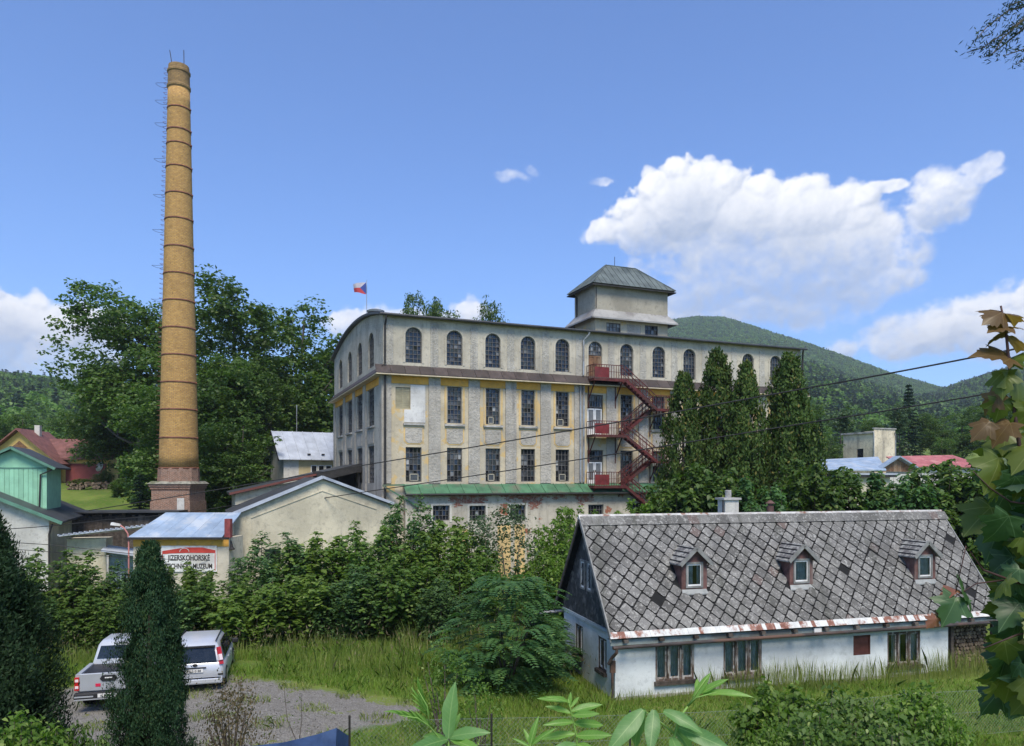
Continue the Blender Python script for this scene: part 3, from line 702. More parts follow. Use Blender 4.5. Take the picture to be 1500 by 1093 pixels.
w.box(LEN, LEN + .02, 0, DEP, 0, EAVE); w.poly([(LEN, DEP, 0), (0, DEP, 0), (0, DEP, EAVE), (LEN, DEP, EAVE)])
w.build('upper_wall', M_SMOOTH, fac)
# gable end
gops = []
for s in S: gops += [(s - 1.0, s + 1.0, 15.46, 18.0, True), (s - 1.08, s + 1.08, 11.25, 13.9), (s - 1.08, s + 1.08, 7.1, 9.8)]
flip = [(DEP - o[1], DEP - o[0], *o[2:]) for o in gops]
w = MB(); wall(w, (0, DEP, 0), (0, -1, 0), (1, 0, 0), DEP, 0, EAVE, flip)
barrel = lambda y: EAVE + 1.15 * (1 - ((y - DEP / 2) / (DEP / 2)) ** 2)
yy = np.linspace(0, DEP, 17)
for a, b in zip(yy[:-1], yy[1:]):
    w.poly([(0, b, EAVE), (0, a, EAVE), (0, a, barrel(a)), (0, b, barrel(b))])
w.build('gable_wall', M_ROUGH, fac)
r = MB(); yy = np.linspace(-.38, DEP + .38, 21)
for a, b in zip(yy[:-1], yy[1:]):
    za, zb = barrel(a) + .02, barrel(b) + .02
    r.hexa([(-.32, a, za), (LEN + .3, a, za), (LEN + .3, b, zb), (-.32, b, zb), (-.32, a, za + .16), (LEN + .3, a, za + .16), (LEN + .3, b, zb + .16), (-.32, b, zb + .16)])
r.build('roof', M_DARKMETAL, fac)
g = MB(); g.tube([(-.3, -.46, EAVE - .02), (LEN + .3, -.46, EAVE - .02)], .085, 8); g.build('gutter', M_DARKMETAL, fac)
# windows (a few varied meshes each, shared)
WA = [window_meshes('arched', AW, AZ1 - AZ0, 4, 8, True, 10 + k) for k in range(5)]
WB = [window_meshes('tall', 1.06, 2.57, 4, 8, False, 20 + k) for k in range(4)]
WC = [window_meshes('lower', 1.12, 2.38, 4, 6, False, 30 + k, w8=(.8, .14, .05, .01)) for k in range(4)]
GA = [window_meshes('gable_arched', 2.0, 2.54, 6, 7, True, 40 + k, w8=(.3, .45, .22, .03)) for k in range(2)]
GB = [window_meshes('gable_tall', 2.16, 2.65, 6, 7, False, 50 + k, w8=(.35, .45, .17, .03)) for k in range(3)]
rn = random.Random(3)
for i, t in enumerate(T):
    if i != 5:
        put_window(fac, WA[i % 5], (t, .17, AZ0)); put_window(fac, WC[i % 4], (t, .17, 7.22))
        if i: put_window(fac, WB[i % 4], (t, .17, 11.31))
for i, s in enumerate(S):
    put_window(fac, GA[i % 2], (.17, s, 15.46), -math.pi / 2); put_window(fac, GB[i % 3], (.17, s, 11.25), -math.pi / 2); put_window(fac, GB[(i + 1) % 3], (.17, s, 7.12), -math.pi / 2)
# shuttered small window and fresh render patch in the first bay
sh = MB()
for k in range(12): sh.box(.88, 1.86, .08, .12, 12.22 + k * .12, 12.32 + k * .12)
sh.box(1.34, 1.40, .05, .08, 12.2, 13.67); sh.build('shutter', mat('shutter_olive', (.33, .30, .20), .8, .2), fac)
b = MB(); b.prism([(1.9, 13.86), (1.9, 12.15), (1.45, 12.15), (1.45, 11.3), (2.94, 11.3), (2.94, 13.86)], 'y', -.035, .0); b.build('render_patch', M_WHITEPATCH, fac)
# pilasters, ochre lintels, sills, panels
edges = [.02, .75] + []
pil = []
for i in range(len(T) - 1): c = (T[i] + T[i + 1]) / 2; pil.append((c - .42, c + .42))
pil = [(.0, .55)] + pil + [(LEN - 1.2, LEN)]
for a, b_ in pil:
    p = MB(); p.box(a, b_, -.09, -.002, 7.12, 14.44); p.build('pilaster', M_PIL, fac)
for i, t in enumerate(T):
    a, b_ = pil[i][1] + .004, pil[i + 1][0] - .004
    p = MB(); p.box(a, b_, -.045, -.002, 13.92, 14.44); p.build('lintel_band', M_YELLOW, fac)
    if i == 5: continue
    p = MB(); p.box(t - .74, t + .74, -.16, -.002, 11.10, 11.22); p.build('sill', M_CONCRETE, fac)
    if i: 
        p = MB()
        for x in (t - .74, t + .60): p.box(x, x + .14, -.03, -.002, 11.3, 13.9)
        p.build('window_surround', M_FADED, fac)
    p = MB(); p.prism([(t - .6, 10.92), (t - .6, 10.05), (t - .42, 9.88), (t + .42, 9.88), (t + .6, 10.05), (t + .6, 10.92)], 'y', -.05, -.002); p.build('apron_panel', M_PIL, fac)
    p = MB(); p.prism([(t - .70, 10.98), (t - .70, 10.0), (t - .46, 9.79), (t + .46, 9.79), (t + .70, 10.0), (t + .70, 10.98)], 'y', -.022, -.002); p.build('apron_border', M_FADED, fac)
for i, t in enumerate(T):   # raised plaster hoods round the arched windows of the top storey
    p = MB(); n = 14; r0, r1 = AW / 2 + .02, AW / 2 + .16; spz = AZ1 - AW / 2
    pts = [(t - r0, AZ0)] + [(t - r0 * math.cos(math.pi * k / n), spz + r0 * math.sin(math.pi * k / n)) for k in range(n + 1)] + [(t + r0, AZ0)]
    pto = [(t - r1, AZ0)] + [(t - r1 * math.cos(math.pi * k / n), spz + r1 * math.sin(math.pi * k / n)) for k in range(n + 1)] + [(t + r1, AZ0)]
    for k in range(len(pts) - 1):
        p.hexa([(*pts[k][:1], -.03, pts[k][1]), (pts[k + 1][0], -.03, pts[k + 1][1]), (pts[k + 1][0], -.002, pts[k + 1][1]), (pts[k][0], -.002, pts[k][1]),
                (pto[k][0], -.03, pto[k][1]), (pto[k + 1][0], -.03, pto[k + 1][1]), (pto[k + 1][0], -.002, pto[k + 1][1]), (pto[k][0], -.002, pto[k][1])])
    p.build('arch_moulding', M_SMOOTH, fac)
for k in range(len(T) + 1):   # shallow lesenes of the top storey
    x = .0 if k == 0 else LEN - .7 if k == len(T) else (T[k - 1] + T[k]) / 2 - .28
    p = MB(); p.box(x, x + (.7 if k in (0, len(T)) else .56), -.035, -.002, 15.15, 18.2); p.build('lesene', M_ROUGH, fac)
gp = [0, .9, (S[0] + S[1]) / 2 - .55, (S[0] + S[1]) / 2 + .55, (S[1] + S[2]) / 2 - .55, (S[1] + S[2]) / 2 + .55, (S[2] + S[3]) / 2 - .55, (S[2] + S[3]) / 2 + .55, DEP - .9, DEP]
for k in range(0, 10, 2):
    p = MB(); p.box(-.09, -.002, gp[k] + (.003 if k == 0 else 0), gp[k + 1], 0, 14.44); p.build('pilaster', M_PIL, fac)
for i, s in enumerate(S):
    p = MB(); p.box(-.05, -.002, gp[2 * i + 1] + .005, gp[2 * i + 2] - .005, 13.93, 14.44); p.build('lintel_band', M_YELLOW, fac)
    p = MB(); p.box(-.16, -.002, s - 1.2, s + 1.2, 11.08, 11.2); p.build('sill', M_CONCRETE, fac)
    p = MB(); p.box(-.05, -.002, s - 1.0, s + 1.0, 9.95, 10.85); p.build('apron_panel', M_PIL, fac)
# skirt roof between third and top storey, one sheet after another
SK = .58
n = 37; dx = (LEN + 2 * SK) / n
skm = MB(); skm.hexa([(-dx / 2 + .012, -SK, -.0), (dx / 2 - .012, -SK, 0), (dx / 2 - .012, 0, .62), (-dx / 2 + .012, 0, .62), (-dx / 2 + .012, -SK, .03), (dx / 2 - .012, -SK, .03), (dx / 2 - .012, 0, .65), (-dx / 2 + .012, 0, .65)])
skm = skm.mesh('skirt_sheet', M_BROWNMETAL)
for k in range(n): obj('roof_sheet', skm, fac, (-SK + dx * (k + .5), -.004, 14.52 + rn.uniform(-.006, .006)), (0, 0, 0))
ng_ = 21; dy = DEP / ng_
for k in range(ng_): obj('roof_sheet', skm, fac, (-.004, dy * (k + .5) - .2, 14.52), (0, 0, -math.pi / 2), (dy / dx, 1, 1))
sk = MB(); sk.box(-SK, LEN + SK, -SK + .01, -.003, 14.43, 14.50); sk.box(-SK + .01, -.003, 0, DEP, 14.43, 14.495); sk.build('soffit', mat('cream_board', (.55, .47, .33), .7, .15), fac)
# green sheet roof over the ground-floor extension, and its wall
EX = .6
eo = [(3.3, 4.5, 4.55, 5.6), (5.95, 7.15, 4.5, 5.55), (9.0, 10.2, 4.5, 5.55), (15.3, 16.6, 4.4, 5.5), (19, 20.2, 4.5, 5.55)]
w = MB(); wall(w, (1.4, -EX, 0), (1, 0, 0), (0, 1, 0), LEN - 1.4, 0, 6.38, [(a - 1.4, b - 1.4, c, d) for a, b, c, d in eo]); w.box(1.4, 1.42, -EX + .001, 0, 0, 6.38)
w.build('extension_wall', M_LOW, fac)
WE = [window_meshes('extension', 1.2, 1.05, 5, 3, False, 60 + k, w8=(.75, .12, .08, .05)) for k in range(2)]
for k, (a, b_, c, d) in enumerate(eo): put_window(fac, WE[k % 2], ((a + b_) / 2, -EX + .17, c), 0)
for k, (x, wd, z0, z1) in enumerate([(8.05, 1.0, 0.3, 4.15), (9.35, .8, .3, 4.15), (4.9, .9, .3, 3.9)]):
    p = MB(); p.box(x, x + wd, -EX - .02, -EX - .002, z0, z1); p.build('plaster_panel', M_FADED, fac)
for a, b_, c, d in eo[:3]:
    p = MB()
    for q in ((a - .16, b_ + .16, d, d + .14), (a - .16, a, c - .1, d), (b_, b_ + .16, c - .1, d)): p.box(q[0], q[1], -EX - .03, -EX - .002, q[2], q[3])
    p.build('window_surround', MATS.get('surround_pale') or plaster('surround_pale', (.6, .57, .5), (.4, .37, .32), .5), fac)
M_OLDBRICK = mat('old_brick', (.27, .105, .07), .9, .35, 7, dirt=(.36, .31, .26), dirt_amt=.6, dirt_scale=5)
bp = MB(); rb_ = random.Random(6)
for row in range(14):
    z = 6.3 - row * .085
    for q in range(42):
        x = 4.4 + q * .268 + (row % 2) * .134; dn = .95 - row * .16 + .75 * math.sin(x * 1.25 + 1) + .45 * math.sin(x * 3.1)
        if dn + rb_.uniform(-.25, .25) > .25 and not any(a - .2 < x + .25 and x < b_ + .2 and z < d + .22 for a, b_, c, d in eo): bp.box(x, x + .255, -EX - .012, -EX - .002, z - .077, z)
tag(bp.build('bare_bricks', M_OLDBRICK, fac), kind='stuff')
n = 34; dx2 = (LEN - 1.3) / n; gm = MB(); gm.hexa([(-dx2 / 2 + .01, -EX - .3, 0), (dx2 / 2 - .01, -EX - .3, 0), (dx2 / 2 - .01, 0, .6), (-dx2 / 2 + .01, 0, .6), (-dx2 / 2 + .01, -EX - .3, .03), (dx2 / 2 - .01, -EX - .3, .03), (dx2 / 2 - .01, 0, .64), (-dx2 / 2 + .01, 0, .64)])
gm = gm.mesh('green_sheet', M_GREENMETAL)
for k in range(n): obj('canopy_sheet', gm, fac, (1.35 + dx2 * (k + .5), -.1, 6.42 + rn.uniform(-.008, .008)))
p = MB()
for k in range(n + 1): p.beam((1.35 + dx2 * k, -EX - .4, 6.47), (1.35 + dx2 * k, -.1, 7.08), .035, .05)
p.build('canopy_seam', M_GREENMETAL, fac)
p = MB(); p.box(1.3, LEN, -EX - .34, -EX - .3, 6.28, 6.42); p.tube([(1.3, -EX - .48, 6.36), (LEN, -EX - .48, 6.33)], .07, 8); p.build('canopy_gutter', M_IRON, fac)
p = MB(); p.beam((-.1, -.3, 6.98), (2.3, -EX - .2, 5.5), .16, .1); p.beam((-.1, -.3, 7.0), (1.4, -.4, 7.02), .12, .1); p.build('canopy_bracket', M_GREENMETAL, fac)
# drainpipes
p = MB(); p.tube([(.12, -.46, 18.4), (.12, -.42, 18.15), (.1, -.16, 17.8), (.1, -.16, 15.2)], .07, 8); p.tube([(.1, -.2, 14.4), (.1, -.2, .2)], .08, 8); p.build('drainpipe', M_IRON, fac)
for x in (14.86, 15.14):
    p = MB(); p.tube([(x + .35, -.46, 18.4), (x + .3, -.4, 18.2), (x, -.16, 17.8), (x, -.16, 15.2)], .065, 8) if x > 15 else None
    p.tube([(x, -.2, 14.4), (x, -.2, 7.2)], .07, 8); p.build('drainpipe', M_ZINC, fac)
p = MB(); p.tube([(LEN - .1, -.46, 18.4), (LEN - .1, -.4, 18.2), (LEN + .1, -.16, 17.7), (LEN + .1, -.16, 15.2)], .075, 8); p.build('drainpipe', M_IRON, fac)
# doors of the stair bay
t = T[5]
def door_leaf(x0, x1, z0, z1, m, y=.1, glz=True):
    d = MB(); s = .1
    d.box(x0, x0 + s, y, y + .06, z0, z1); d.box(x1 - s, x1, y, y + .06, z0, z1); d.box(x0 + s, x1 - s, y, y + .06, z0, z0 + (z1 - z0) * .22); d.box(x0 + s, x1 - s, y, y + .06, z1 - s, z1)
    o = d.build('door', m, fac)
    gl = MB(); gl.poly([(x0 + s, y + .03, z0 + (z1 - z0) * .22), (x1 - s, y + .03, z0 + (z1 - z0) * .22), (x1 - s, y + .03, z1 - s), (x0 + s, y + .03, z1 - s)]); gl.build('glass', G_LIGHT if glz else M_WOODBROWN, o)
    h = MB(); h.box(x1 - .09 if x0 < t - .2 else x0 + .03, x1 - .05 if x0 < t - .2 else x0 + .07, y - .05, y, z0 + 1.0, z0 + 1.15); h.build('handle', M_IRON, o)
for x0, x1 in ((t - .57, t), (t + .004, t + .57)): door_leaf(x0, x1, 14.97, 16.75, M_WOODBROWN, .1, False)
for z0, zt in ((10.75, 12.75), (6.95, 8.7)):
    for x0, x1 in ((t - .62, t - .01), (t + .01, t + .62)): door_leaf(x0, x1, z0, zt, M_WHITEPAINT)
tr = window_meshes('transom', 1.3, .95, 6, 2, False, 77, w8=(.3, .5, .2, 0)); put_window(fac, tr, (t, .14, 12.83), 0, 'transom'); put_window(fac, window_meshes('transom_b', 1.3, .8, 6, 2, False, 78), (t, .14, 8.78), 0, 'transom')
fan = window_meshes('fanlight', 1.155, 1.0, 5, 3, True, 79, w8=(.1, .2, .4, .3)); put_window(fac, fan, (t, .16, 16.79), 0, 'fanlight')
# small vents / open casements
for x, z, sx_ in ((7.78, 11.36, .42), (13.3, 11.36, .5), (2.15, 7.28, .62), (7.8, 7.28, .5), (13.45, 7.28, .55)):
    c = MB(); c.box(x - sx_ / 2, x + sx_ / 2, .02, .06, z, z + .06); c.box(x - sx_ / 2, x + sx_ / 2, .02, .06, z + .44, z + .5); c.box(x - sx_ / 2, x - sx_ / 2 + .06, .02, .06, z, z + .5); c.box(x + sx_ / 2 - .06, x + sx_ / 2, .02, .06, z, z + .5); c.poly([(x - sx_ / 2 + .05, .05, z + .05), (x + sx_ / 2 - .05, .05, z + .05), (x + sx_ / 2 - .05, .05, z + .45), (x - sx_ / 2 + .05, .05, z + .45)], 1)
    c.build('casement', [mat('casement_board', (.34, .31, .24), .8, .2), G_MID], fac)
# roof tower
X0, X1, Y0, Y1 = 17.6, 24.4, 2.5, 6.1
M_TOWER = plaster('plaster_tower', (.32, .295, .235), (.24, .225, .19), .5, bmp=.5)
to = [(1.0, 2.3, 18.95, 19.95), (2.9, 4.2, 18.95, 19.95), (4.6, 5.85, 18.95, 20.02)]
w = MB(); wall(w, (X0, Y0, 0), (1, 0, 0), (0, 1, 0), X1 - X0, 18.4, 20.3, to, .15); w.poly([(X0, Y1, 18.4), (X0, Y0, 18.4), (X0, Y0, 20.3), (X0, Y1, 20.3)]); w.poly([(X1, Y0, 18.4), (X1, Y1, 18.4), (X1, Y1, 20.3), (X1, Y0, 20.3)]); w.poly([(X1, Y1, 18.4), (X0, Y1, 18.4), (X0, Y1, 20.3), (X1, Y1, 20.3)])
w.build('tower_lower_wall', M_CREAM, fac)
w = MB(); w.box(X0, X1, Y0, Y1, 20.3, 22.95); w.build('tower_upper_wall', M_TOWER, fac)
put_window(fac, window_meshes('tower_window', 1.25, 1.07, 4, 3, False, 81, w8=(.4, .4, .2, 0)), (X0 + 5.225, Y0 + .1, 18.95)); put_window(fac, window_meshes('tower_window_b', 1.3, 1.0, 4, 3, False, 82, w8=(.0, .1, .8, .1)), (X0 + 1.65, Y0 + .1, 18.95))
p = MB(); p.box(X0 + 2.9, X0 + 4.2, Y0 + .04, Y0 + .1, 18.95, 19.95); p.build('blocked_opening', M_PIL, fac)
def ring_roof(mb, x0, x1, y0, y1, z0, z1, o, t=.1):
    A = [(x0 - o, y0 - o), (x1 + o, y0 - o), (x1 + o, y1 + o), (x0 - o, y1 + o)]; B = [(x0, y0), (x1, y0), (x1, y1), (x0, y1)]
    for i in range(4):
        j = (i + 1) % 4; a, b, c, d = A[i], A[j], B[j], B[i]
        mb.hexa([(*a, z0), (*b, z0), (*c, z1 - t), (*d, z1 - t), (*a, z0 + t), (*b, z0 + t), (*c, z1), (*d, z1)])
p = MB(); ring_roof(p, X0, X1, Y0, Y1, 20.1, 20.95, .62, .12); p.build('tower_ledge_roof', mat('grey_sheet', (.30, .295, .28), .6, .2, 1.2, dirt=(.18, .17, .16)), fac)
o_ = .48; RX0, RX1, RY = 19.55, 22.45, (Y0 + Y1) / 2
A = [(X0 - o_, Y0 - o_, 22.93), (X1 + o_, Y0 - o_, 22.93), (X1 + o_, Y1 + o_, 22.93), (X0 - o_, Y1 + o_, 22.93)]; R0, R1 = (RX0, RY, 25.1), (RX1, RY, 25.1)
p = MB(); p.poly([A[0], A[1], R1, R0]); p.poly([A[1], A[2], R1]); p.poly([A[2], A[3], R0, R1]); p.poly([A[3], A[0], R0]); p.poly(A[::-1])
tro = p.build('tower_roof', M_TOWERROOF, fac)
p = MB()
for k in range(15):
    f = (k + .5) / 15; a = Vector(A[0]).lerp(Vector(A[1]), f); f2 = (a.x - RX0) / (RX1 - RX0)
    if 0 <= f2 <= 1: e = Vector((a.x, RY, 25.1))
    else:
        c, rr0 = (Vector(A[0]), Vector(R0)) if f2 < 0 else (Vector(A[1]), Vector(R1)); e = c.lerp(rr0, (a.x - c.x) / (rr0.x - c.x))
    p.beam(a + Vector((0, 0, .02)), e + Vector((0, 0, .02)), .03, .04)
for k in range(7):
    f = (k + .5) / 7; a = Vector(A[3]).lerp(Vector(A[0]), f); c = Vector(A[0]) if a.y < RY else Vector(A[3]); e = c.lerp(Vector(R0), (a.y - c.y) / (RY - c.y)); p.beam(a + Vector((0, 0, .02)), e + Vector((0, 0, .02)), .03, .04)
for a, e in ((A[0], R0), (A[1], R1), (A[3], R0), (R0, R1)): p.beam(Vector(a) + Vector((0, 0, .03)), Vector(e) + Vector((0, 0, .03)), .07, .05)
p.build('seam', M_TOWERROOF, tro)
p = MB(); ring_roof(p, X0 - .3, X1 + .3, Y0 - .3, Y1 + .3, 22.74, 22.9, .2, .08); p.build('tower_eave_board', M_IRON, fac)
p = MB(); p.tube([(X0 - .3, Y1 - .3, 22.8), (X0 - .07, Y1 - .5, 22.5), (X0 - .07, Y1 - .5, 20.9)], .06, 6); p.tube([(X0 + .05, Y0 - .06, 22.7), (X0 + .05, Y0 - .06, 21)], .03, 6); p.build('drainpipe', M_IRON, fac)
p = MB(); p.tube([(20.4, RY, 25.1), (20.4, RY, 25.9)], .025, 5); p.build('lightning_rod', M_IRON, fac)
# vent on the roof
v = MB(); v.lathe([(.32, 0), (.32, .25), (.62, .3), (.66, .42), (.5, .5)], 16, (.6, 5.2, barrel(5.2) + .1)); v.build('roof_vent', M_ZINC, fac)
# flagpole with flag on the roof
fp = empty('flagpole', fac.matrix_basis @ Vector((.8, 9.6, barrel(9.6) + .15)), ANG); tag(fp, 'thin flagpole on the factory roof flying a small tricolour flag', 'flagpole')
p = MB(); p.tube([(0, 0, 0), (0, 0, 3.4)], [.04, .025], 8); p.lathe([(.02, 0), (.05, .04), (.02, .08)], 8, (0, 0, 3.4)); p.build('pole', M_ZINC, fp)
def flag_part(name, fn, c):
    p = MB(); nx, nz = 12, 8; f = lambda u, v: (-.04 - 1.05 * u * (1 - .12 * v), .16 * math.sin(u * 6 + v) * u, 3.3 - .95 * v - .28 * u * u * (1 - v) + .1 * u * v)
    for i in range(nx):
        for j in range(nz):
            q = [(i / nx, j / nz), ((i + 1) / nx, j / nz), ((i + 1) / nx, (j + 1) / nz), (i / nx, (j + 1) / nz)]
            q = fn(q)
            if len(q) > 2: p.poly([f(*a) for a in q])
    return p.build(name, mat(name + '_cloth', c, .8, .08), fp)
tri = [(0, 0), (.5, .5), (0, 1)]
def outside(q, lower):
    q = clip(q, [(0, .5), (1, .5), (1, 1), (0, 1)] if lower else [(0, 0), (1, 0), (1, .5), (0, .5)])
    if len(q) < 3: return []
    return clip(q, [(.5, .5), (2, .5), (2, 2), (-1, 2)] if lower else [(-1, -1), (2, -1), (2, .5), (.5, .5)])
flag_part('flag_blue', lambda q: clip(q, tri), (.04, .07, .25)); flag_part('flag_white', lambda q: outside(q, False), (.45, .42, .45)); flag_part('flag_red', lambda q: outside(q, True), (.45, .06, .06))

# ------------------------------------------------------------------ the fire escape
fe = empty('fire_escape', (-8.70, 50, FZ), ANG); tag(fe, 'red rusty steel fire escape zigzagging down the factory front', 'fire escape')
def railing(mb, a, b, n, h=1.0, mid=(.5,)):
    a, b = Vector(a), Vector(b); up = Vector((0, 0, h))
    mb.beam(a + up, b + up, .05, .05)
    for m_ in mid: mb.beam(a + up * m_, b + up * m_, .03, .03)
    for k in range(n + 1): q = a.lerp(b, k / n); mb.beam(q, q + up, .03, .03)
def deck(x0, x1, z, y0=-1.25, y1=-.1, panel=True, left=True):
    p = MB(); p.box(x0, x1, y0, y1, z - .08, z); p.box(x0, x1, y0 - .03, y0, z - .2, z); p.box(x0 - .03, x0, y0, y1, z - .2, z); p.build('platform', M_REDSTEEL, fe)
    r_ = MB(); railing(r_, (x0, y0, z), (x1 - (.15 if panel else 0), y0, z), max(4, int((x1 - x0) / .22)))
    railing(r_, (x0 if left else x1, y0, z), (x0 if left else x1, y1, z), 4); r_.build('railing', M_REDSTEEL, fe)
    if panel: q = MB(); q.box(x0 + .05, x0 + 1.25, y0 - .02, y0 - .005, z + .05, z + .82); q.build('railing_panel', mat('red_paint', (.15, .022, .023), .6, .3, 2, dirt=(.11, .03, .028)), fe)
    bm_ = MB()
    for x in (x0 + .15, x1 - .2): bm_.beam((x, y0 + .1, z - .12), (x, -.1, z - 1.5), .07, .07); bm_.beam((x, y0, z - .13), (x, -.1, z - .13), .07, .09); bm_.beam((x, -.1, z - 2.1), (x, -.1, z - .1), .07, .05)
    bm_.build('brace', M_REDSTEEL, fe)
def flight(a, b, y0, y1):
    """a = (x, z) upper end, b lower end; lane between y0 and y1"""
    for y in (y0, y1):
        s_ = MB(); s_.beam((a[0], y, a[1] - .05), (b[0], y, b[1] - .05), .05, .22); s_.build('stringer', M_REDSTEEL, fe)
    n = int(abs(a[1] - b[1]) / .2)
    tm = MB(); tm.box(-.13, .13, y0, y1, -.02, .02); tm = tm.mesh('step', M_REDSTEEL)
    for k in range(1, n): f = k / n; obj('step', tm, fe, (a[0] + (b[0] - a[0]) * f, 0, a[1] + (b[1] - a[1]) * f))
    r_ = MB(); railing(r_, (a[0], y0, a[1]), (b[0], y0, b[1]), 9, .95, (.35, .68)); railing(r_, (a[0], y1, a[1]), (b[0], y1, b[1]), 5, .95, (.5,)); r_.build('railing', M_REDSTEEL, fe)
lv = [14.9, 10.72, 6.92]
for i, z in enumerate(lv):
    deck(15.45, 18.1, z, panel=True)
    nz_ = lv[i + 1] if i < 2 else 2.9; mz = (z + nz_) / 2
    flight((18.1, z), (20.85, mz), -1.25, -.72)
    deck(20.85, 22.4, mz, panel=False, left=False)
    flight((20.85, mz), (18.1, nz_), -.64, -.14)
# ------------------------------------------------------------------ the factory chimney
CD = 58.0
ch = empty('factory_chimney', (-26.06, CD, 0)); tag(ch, 'tall tapering yellow brick chimney with iron bands on a square brick base', 'chimney')
pz = lambda py: CZ + (HY - py) / F * CD
M_YBRICK = brick_mat('yellow_brick', (.53, .315, .095), (.39, .215, .065), (.27, .19, .105), .30, .105, cyl=1.25, stain=(.15, .095, .05), amt=.55, msize=.018)
M_RBRICK = brick_mat('red_brick', (.29, .14, .085), (.18, .092, .062), (.34, .30, .25), .27, .085, stain=(.12, .09, .075), amt=.5)
ztop, zbot = pz(98), pz(686)
rad = lambda z: 1.44 + (.76 - 1.44) * (z - zbot) / (ztop - zbot)
p = MB(); prof = [(rad(z), z) for z in np.linspace(zbot, pz(133), 30)]
p.lathe(prof, 40); p.build('shaft', M_YBRICK, ch, True)
z1, z2 = pz(133), ztop
p = MB(); p.lathe([(rad(z1) - .01, z1 - .02), (rad(z1) + .07, z1 + .12), (rad(z1) + .07, z1 + .28), (rad(z1) + .01, z1 + .36), (rad(z1) - .01, z2 - .62), (rad(z1) + .05, z2 - .56), (rad(z1) + .05, z2 - .42), (rad(z1) - .02, z2 - .34), (rad(z1) - .05, z2), (rad(z1) - .28, z2), (rad(z1) - .3, z2 - .5)], 40)
p.build('crown_ring', brick_mat('sooty_brick', (.34, .22, .09), (.24, .155, .07), (.16, .12, .08), .30, .105, cyl=1.0, stain=(.05, .04, .035), amt=1.0), ch)
for py in (161.5, 193.7, 214, 247.9, 286.8, 324, 364.6, 403.6, 443, 482.6, 522, 561.6, 601, 642, 686):
    z = pz(py); p = MB(); r0 = rad(z); p.lathe([(r0 + .005, z - .055), (r0 + .035, z - .05), (r0 + .035, z + .05), (r0 + .005, z + .055)], 40)
    p.box(r0 + .02, r0 + .12, -.05, .05, z - .06, z + .06); p.build('iron_band', mat('rusty_iron', (.17, .07, .045), .75, .35, 4), ch, True)
p = MB(); p.lathe([(1.54, pz(706)), (1.50, pz(686))], 12); p.build('transition', M_RBRICK, ch)
p = MB(); zb = pz(706); p.box(-1.45, 1.45, -1.45, 1.45, -.3, zb - .55); p.box(-1.52, 1.52, -1.52, 1.52, .0, zb - 1.5); p.box(-1.53, 1.53, -1.53, 1.53, zb - .55, zb - .35); p.box(-1.6, 1.6, -1.6, 1.6, zb - .35, zb - .15); p.build('base_block', M_RBRICK, ch)
p = MB(); p.hexa([(-1.7, -1.7, zb - .15), (1.7, -1.7, zb - .15), (1.7, 1.7, zb - .15), (-1.7, 1.7, zb - .15), (-1.45, -1.45, zb + .06), (1.45, -1.45, zb + .06), (1.45, 1.45, zb + .06), (-1.45, 1.45, zb + .06)]); p.build('base_cornice', mat('mossy_concrete', (.22, .21, .17), .9, .3, 3, dirt=(.10, .11, .06)), ch)
p = MB(); p.box(.55, 1.1, -1.56, -1.522, 3.4, 5.45); p.build('bricked_flue', M_GREYWALL, ch)
for s_ in (-1, 1):
    p = MB(); p.tube([(s_ * .45, -.1, ztop - .1), (s_ * .55 - .12, -.1, ztop + 1.25)], .03, 5); p.build('lightning_rod', M_IRON, ch)
lad = MB(); zs = np.arange(zbot - 1.2, ztop - .2, .38)
for k, z in enumerate(zs):
    r0 = rad(z) + .02; y = -.22; lad.tube([(-r0 + .05, y - .16, z), (-r0 - .20, y - .16, z), (-r0 - .20, y + .16, z), (-r0 + .05, y + .16, z)], .016, 4)
lad.build('climbing_iron', mat('rusty_iron', (0, 0, 0)), ch)
for py in (126, 151, 184, 236, 288, 339, 391, 440, 490, 550):
    z = pz(py); r0 = rad(z); hp = MB(); c = [(-r0 - .45 + .45 * math.cos(a), -.2 + .35 * math.sin(a), z + .05 * math.cos(a * 2)) for a in np.linspace(.3, 2 * math.pi - .3, 15)]
    hp.tube(c, .013, 5); hp.build('safety_hoop', M_IRON, ch)
sgn = empty('wall_sign', (-26.06 - .22, CD - 1.56, 3.72)); tag(sgn, 'small white sign on the brick base of the chimney', 'sign')
p = MB(); p.box(-.75, .75, -.03, 0, 0, .85); p.build('board', M_WHITEPAINT, sgn); text_mesh('lettering', 'MUZEUM', .34, M_IRON, sgn, (.12, -.034, .6))

# ------------------------------------------------------------------ the cottage
CA = math.radians(15)
GZ = -.53
cot = empty('cottage', (3.475, 25.0, GZ), CA); tag(cot, 'low white cottage with grey diamond-slate roof and three dormers', 'cottage')
CL, CW, RT = 13.8, 5.28, 16.1       # wall length, width, roof end
EZ, RZ_, EY = 2.23, 6.08, -.32
SL = (RZ_ - EZ) / (CW / 2 - EY); zr = lambda y: EZ + SL * (y - EY)
cw_ops = [(1.485, 2.96, .55, 1.87), (4.10, 5.63, .55, 1.87), (9.49, 10.24, .95, 1.68), (11.0, 12.5, .45, 1.72)]
WT = zr(0) - .02
w = MB(); wall(w, (0, 0, 0), (1, 0, 0), (0, 1, 0), CL, -.3, WT, cw_ops, .16)
go_ = [(.75, 1.55, .75, 1.9), (3.1, 3.9, .75, 1.9)]
wall(w, (0, CW, 0), (0, -1, 0), (1, 0, 0), CW, -.3, 2.28, [(CW - b, CW - a, c, d) for a, b, c, d in go_], .16)
w.poly([(CL, 0, -.3), (CL, CW, -.3), (CL, CW, 2.3), (CL, 0, 2.3)]); w.poly([(CL, CW, -.3), (0, CW, -.3), (0, CW, WT), (CL, CW, WT)])
w.build('wall', M_WHITEWALL, cot)
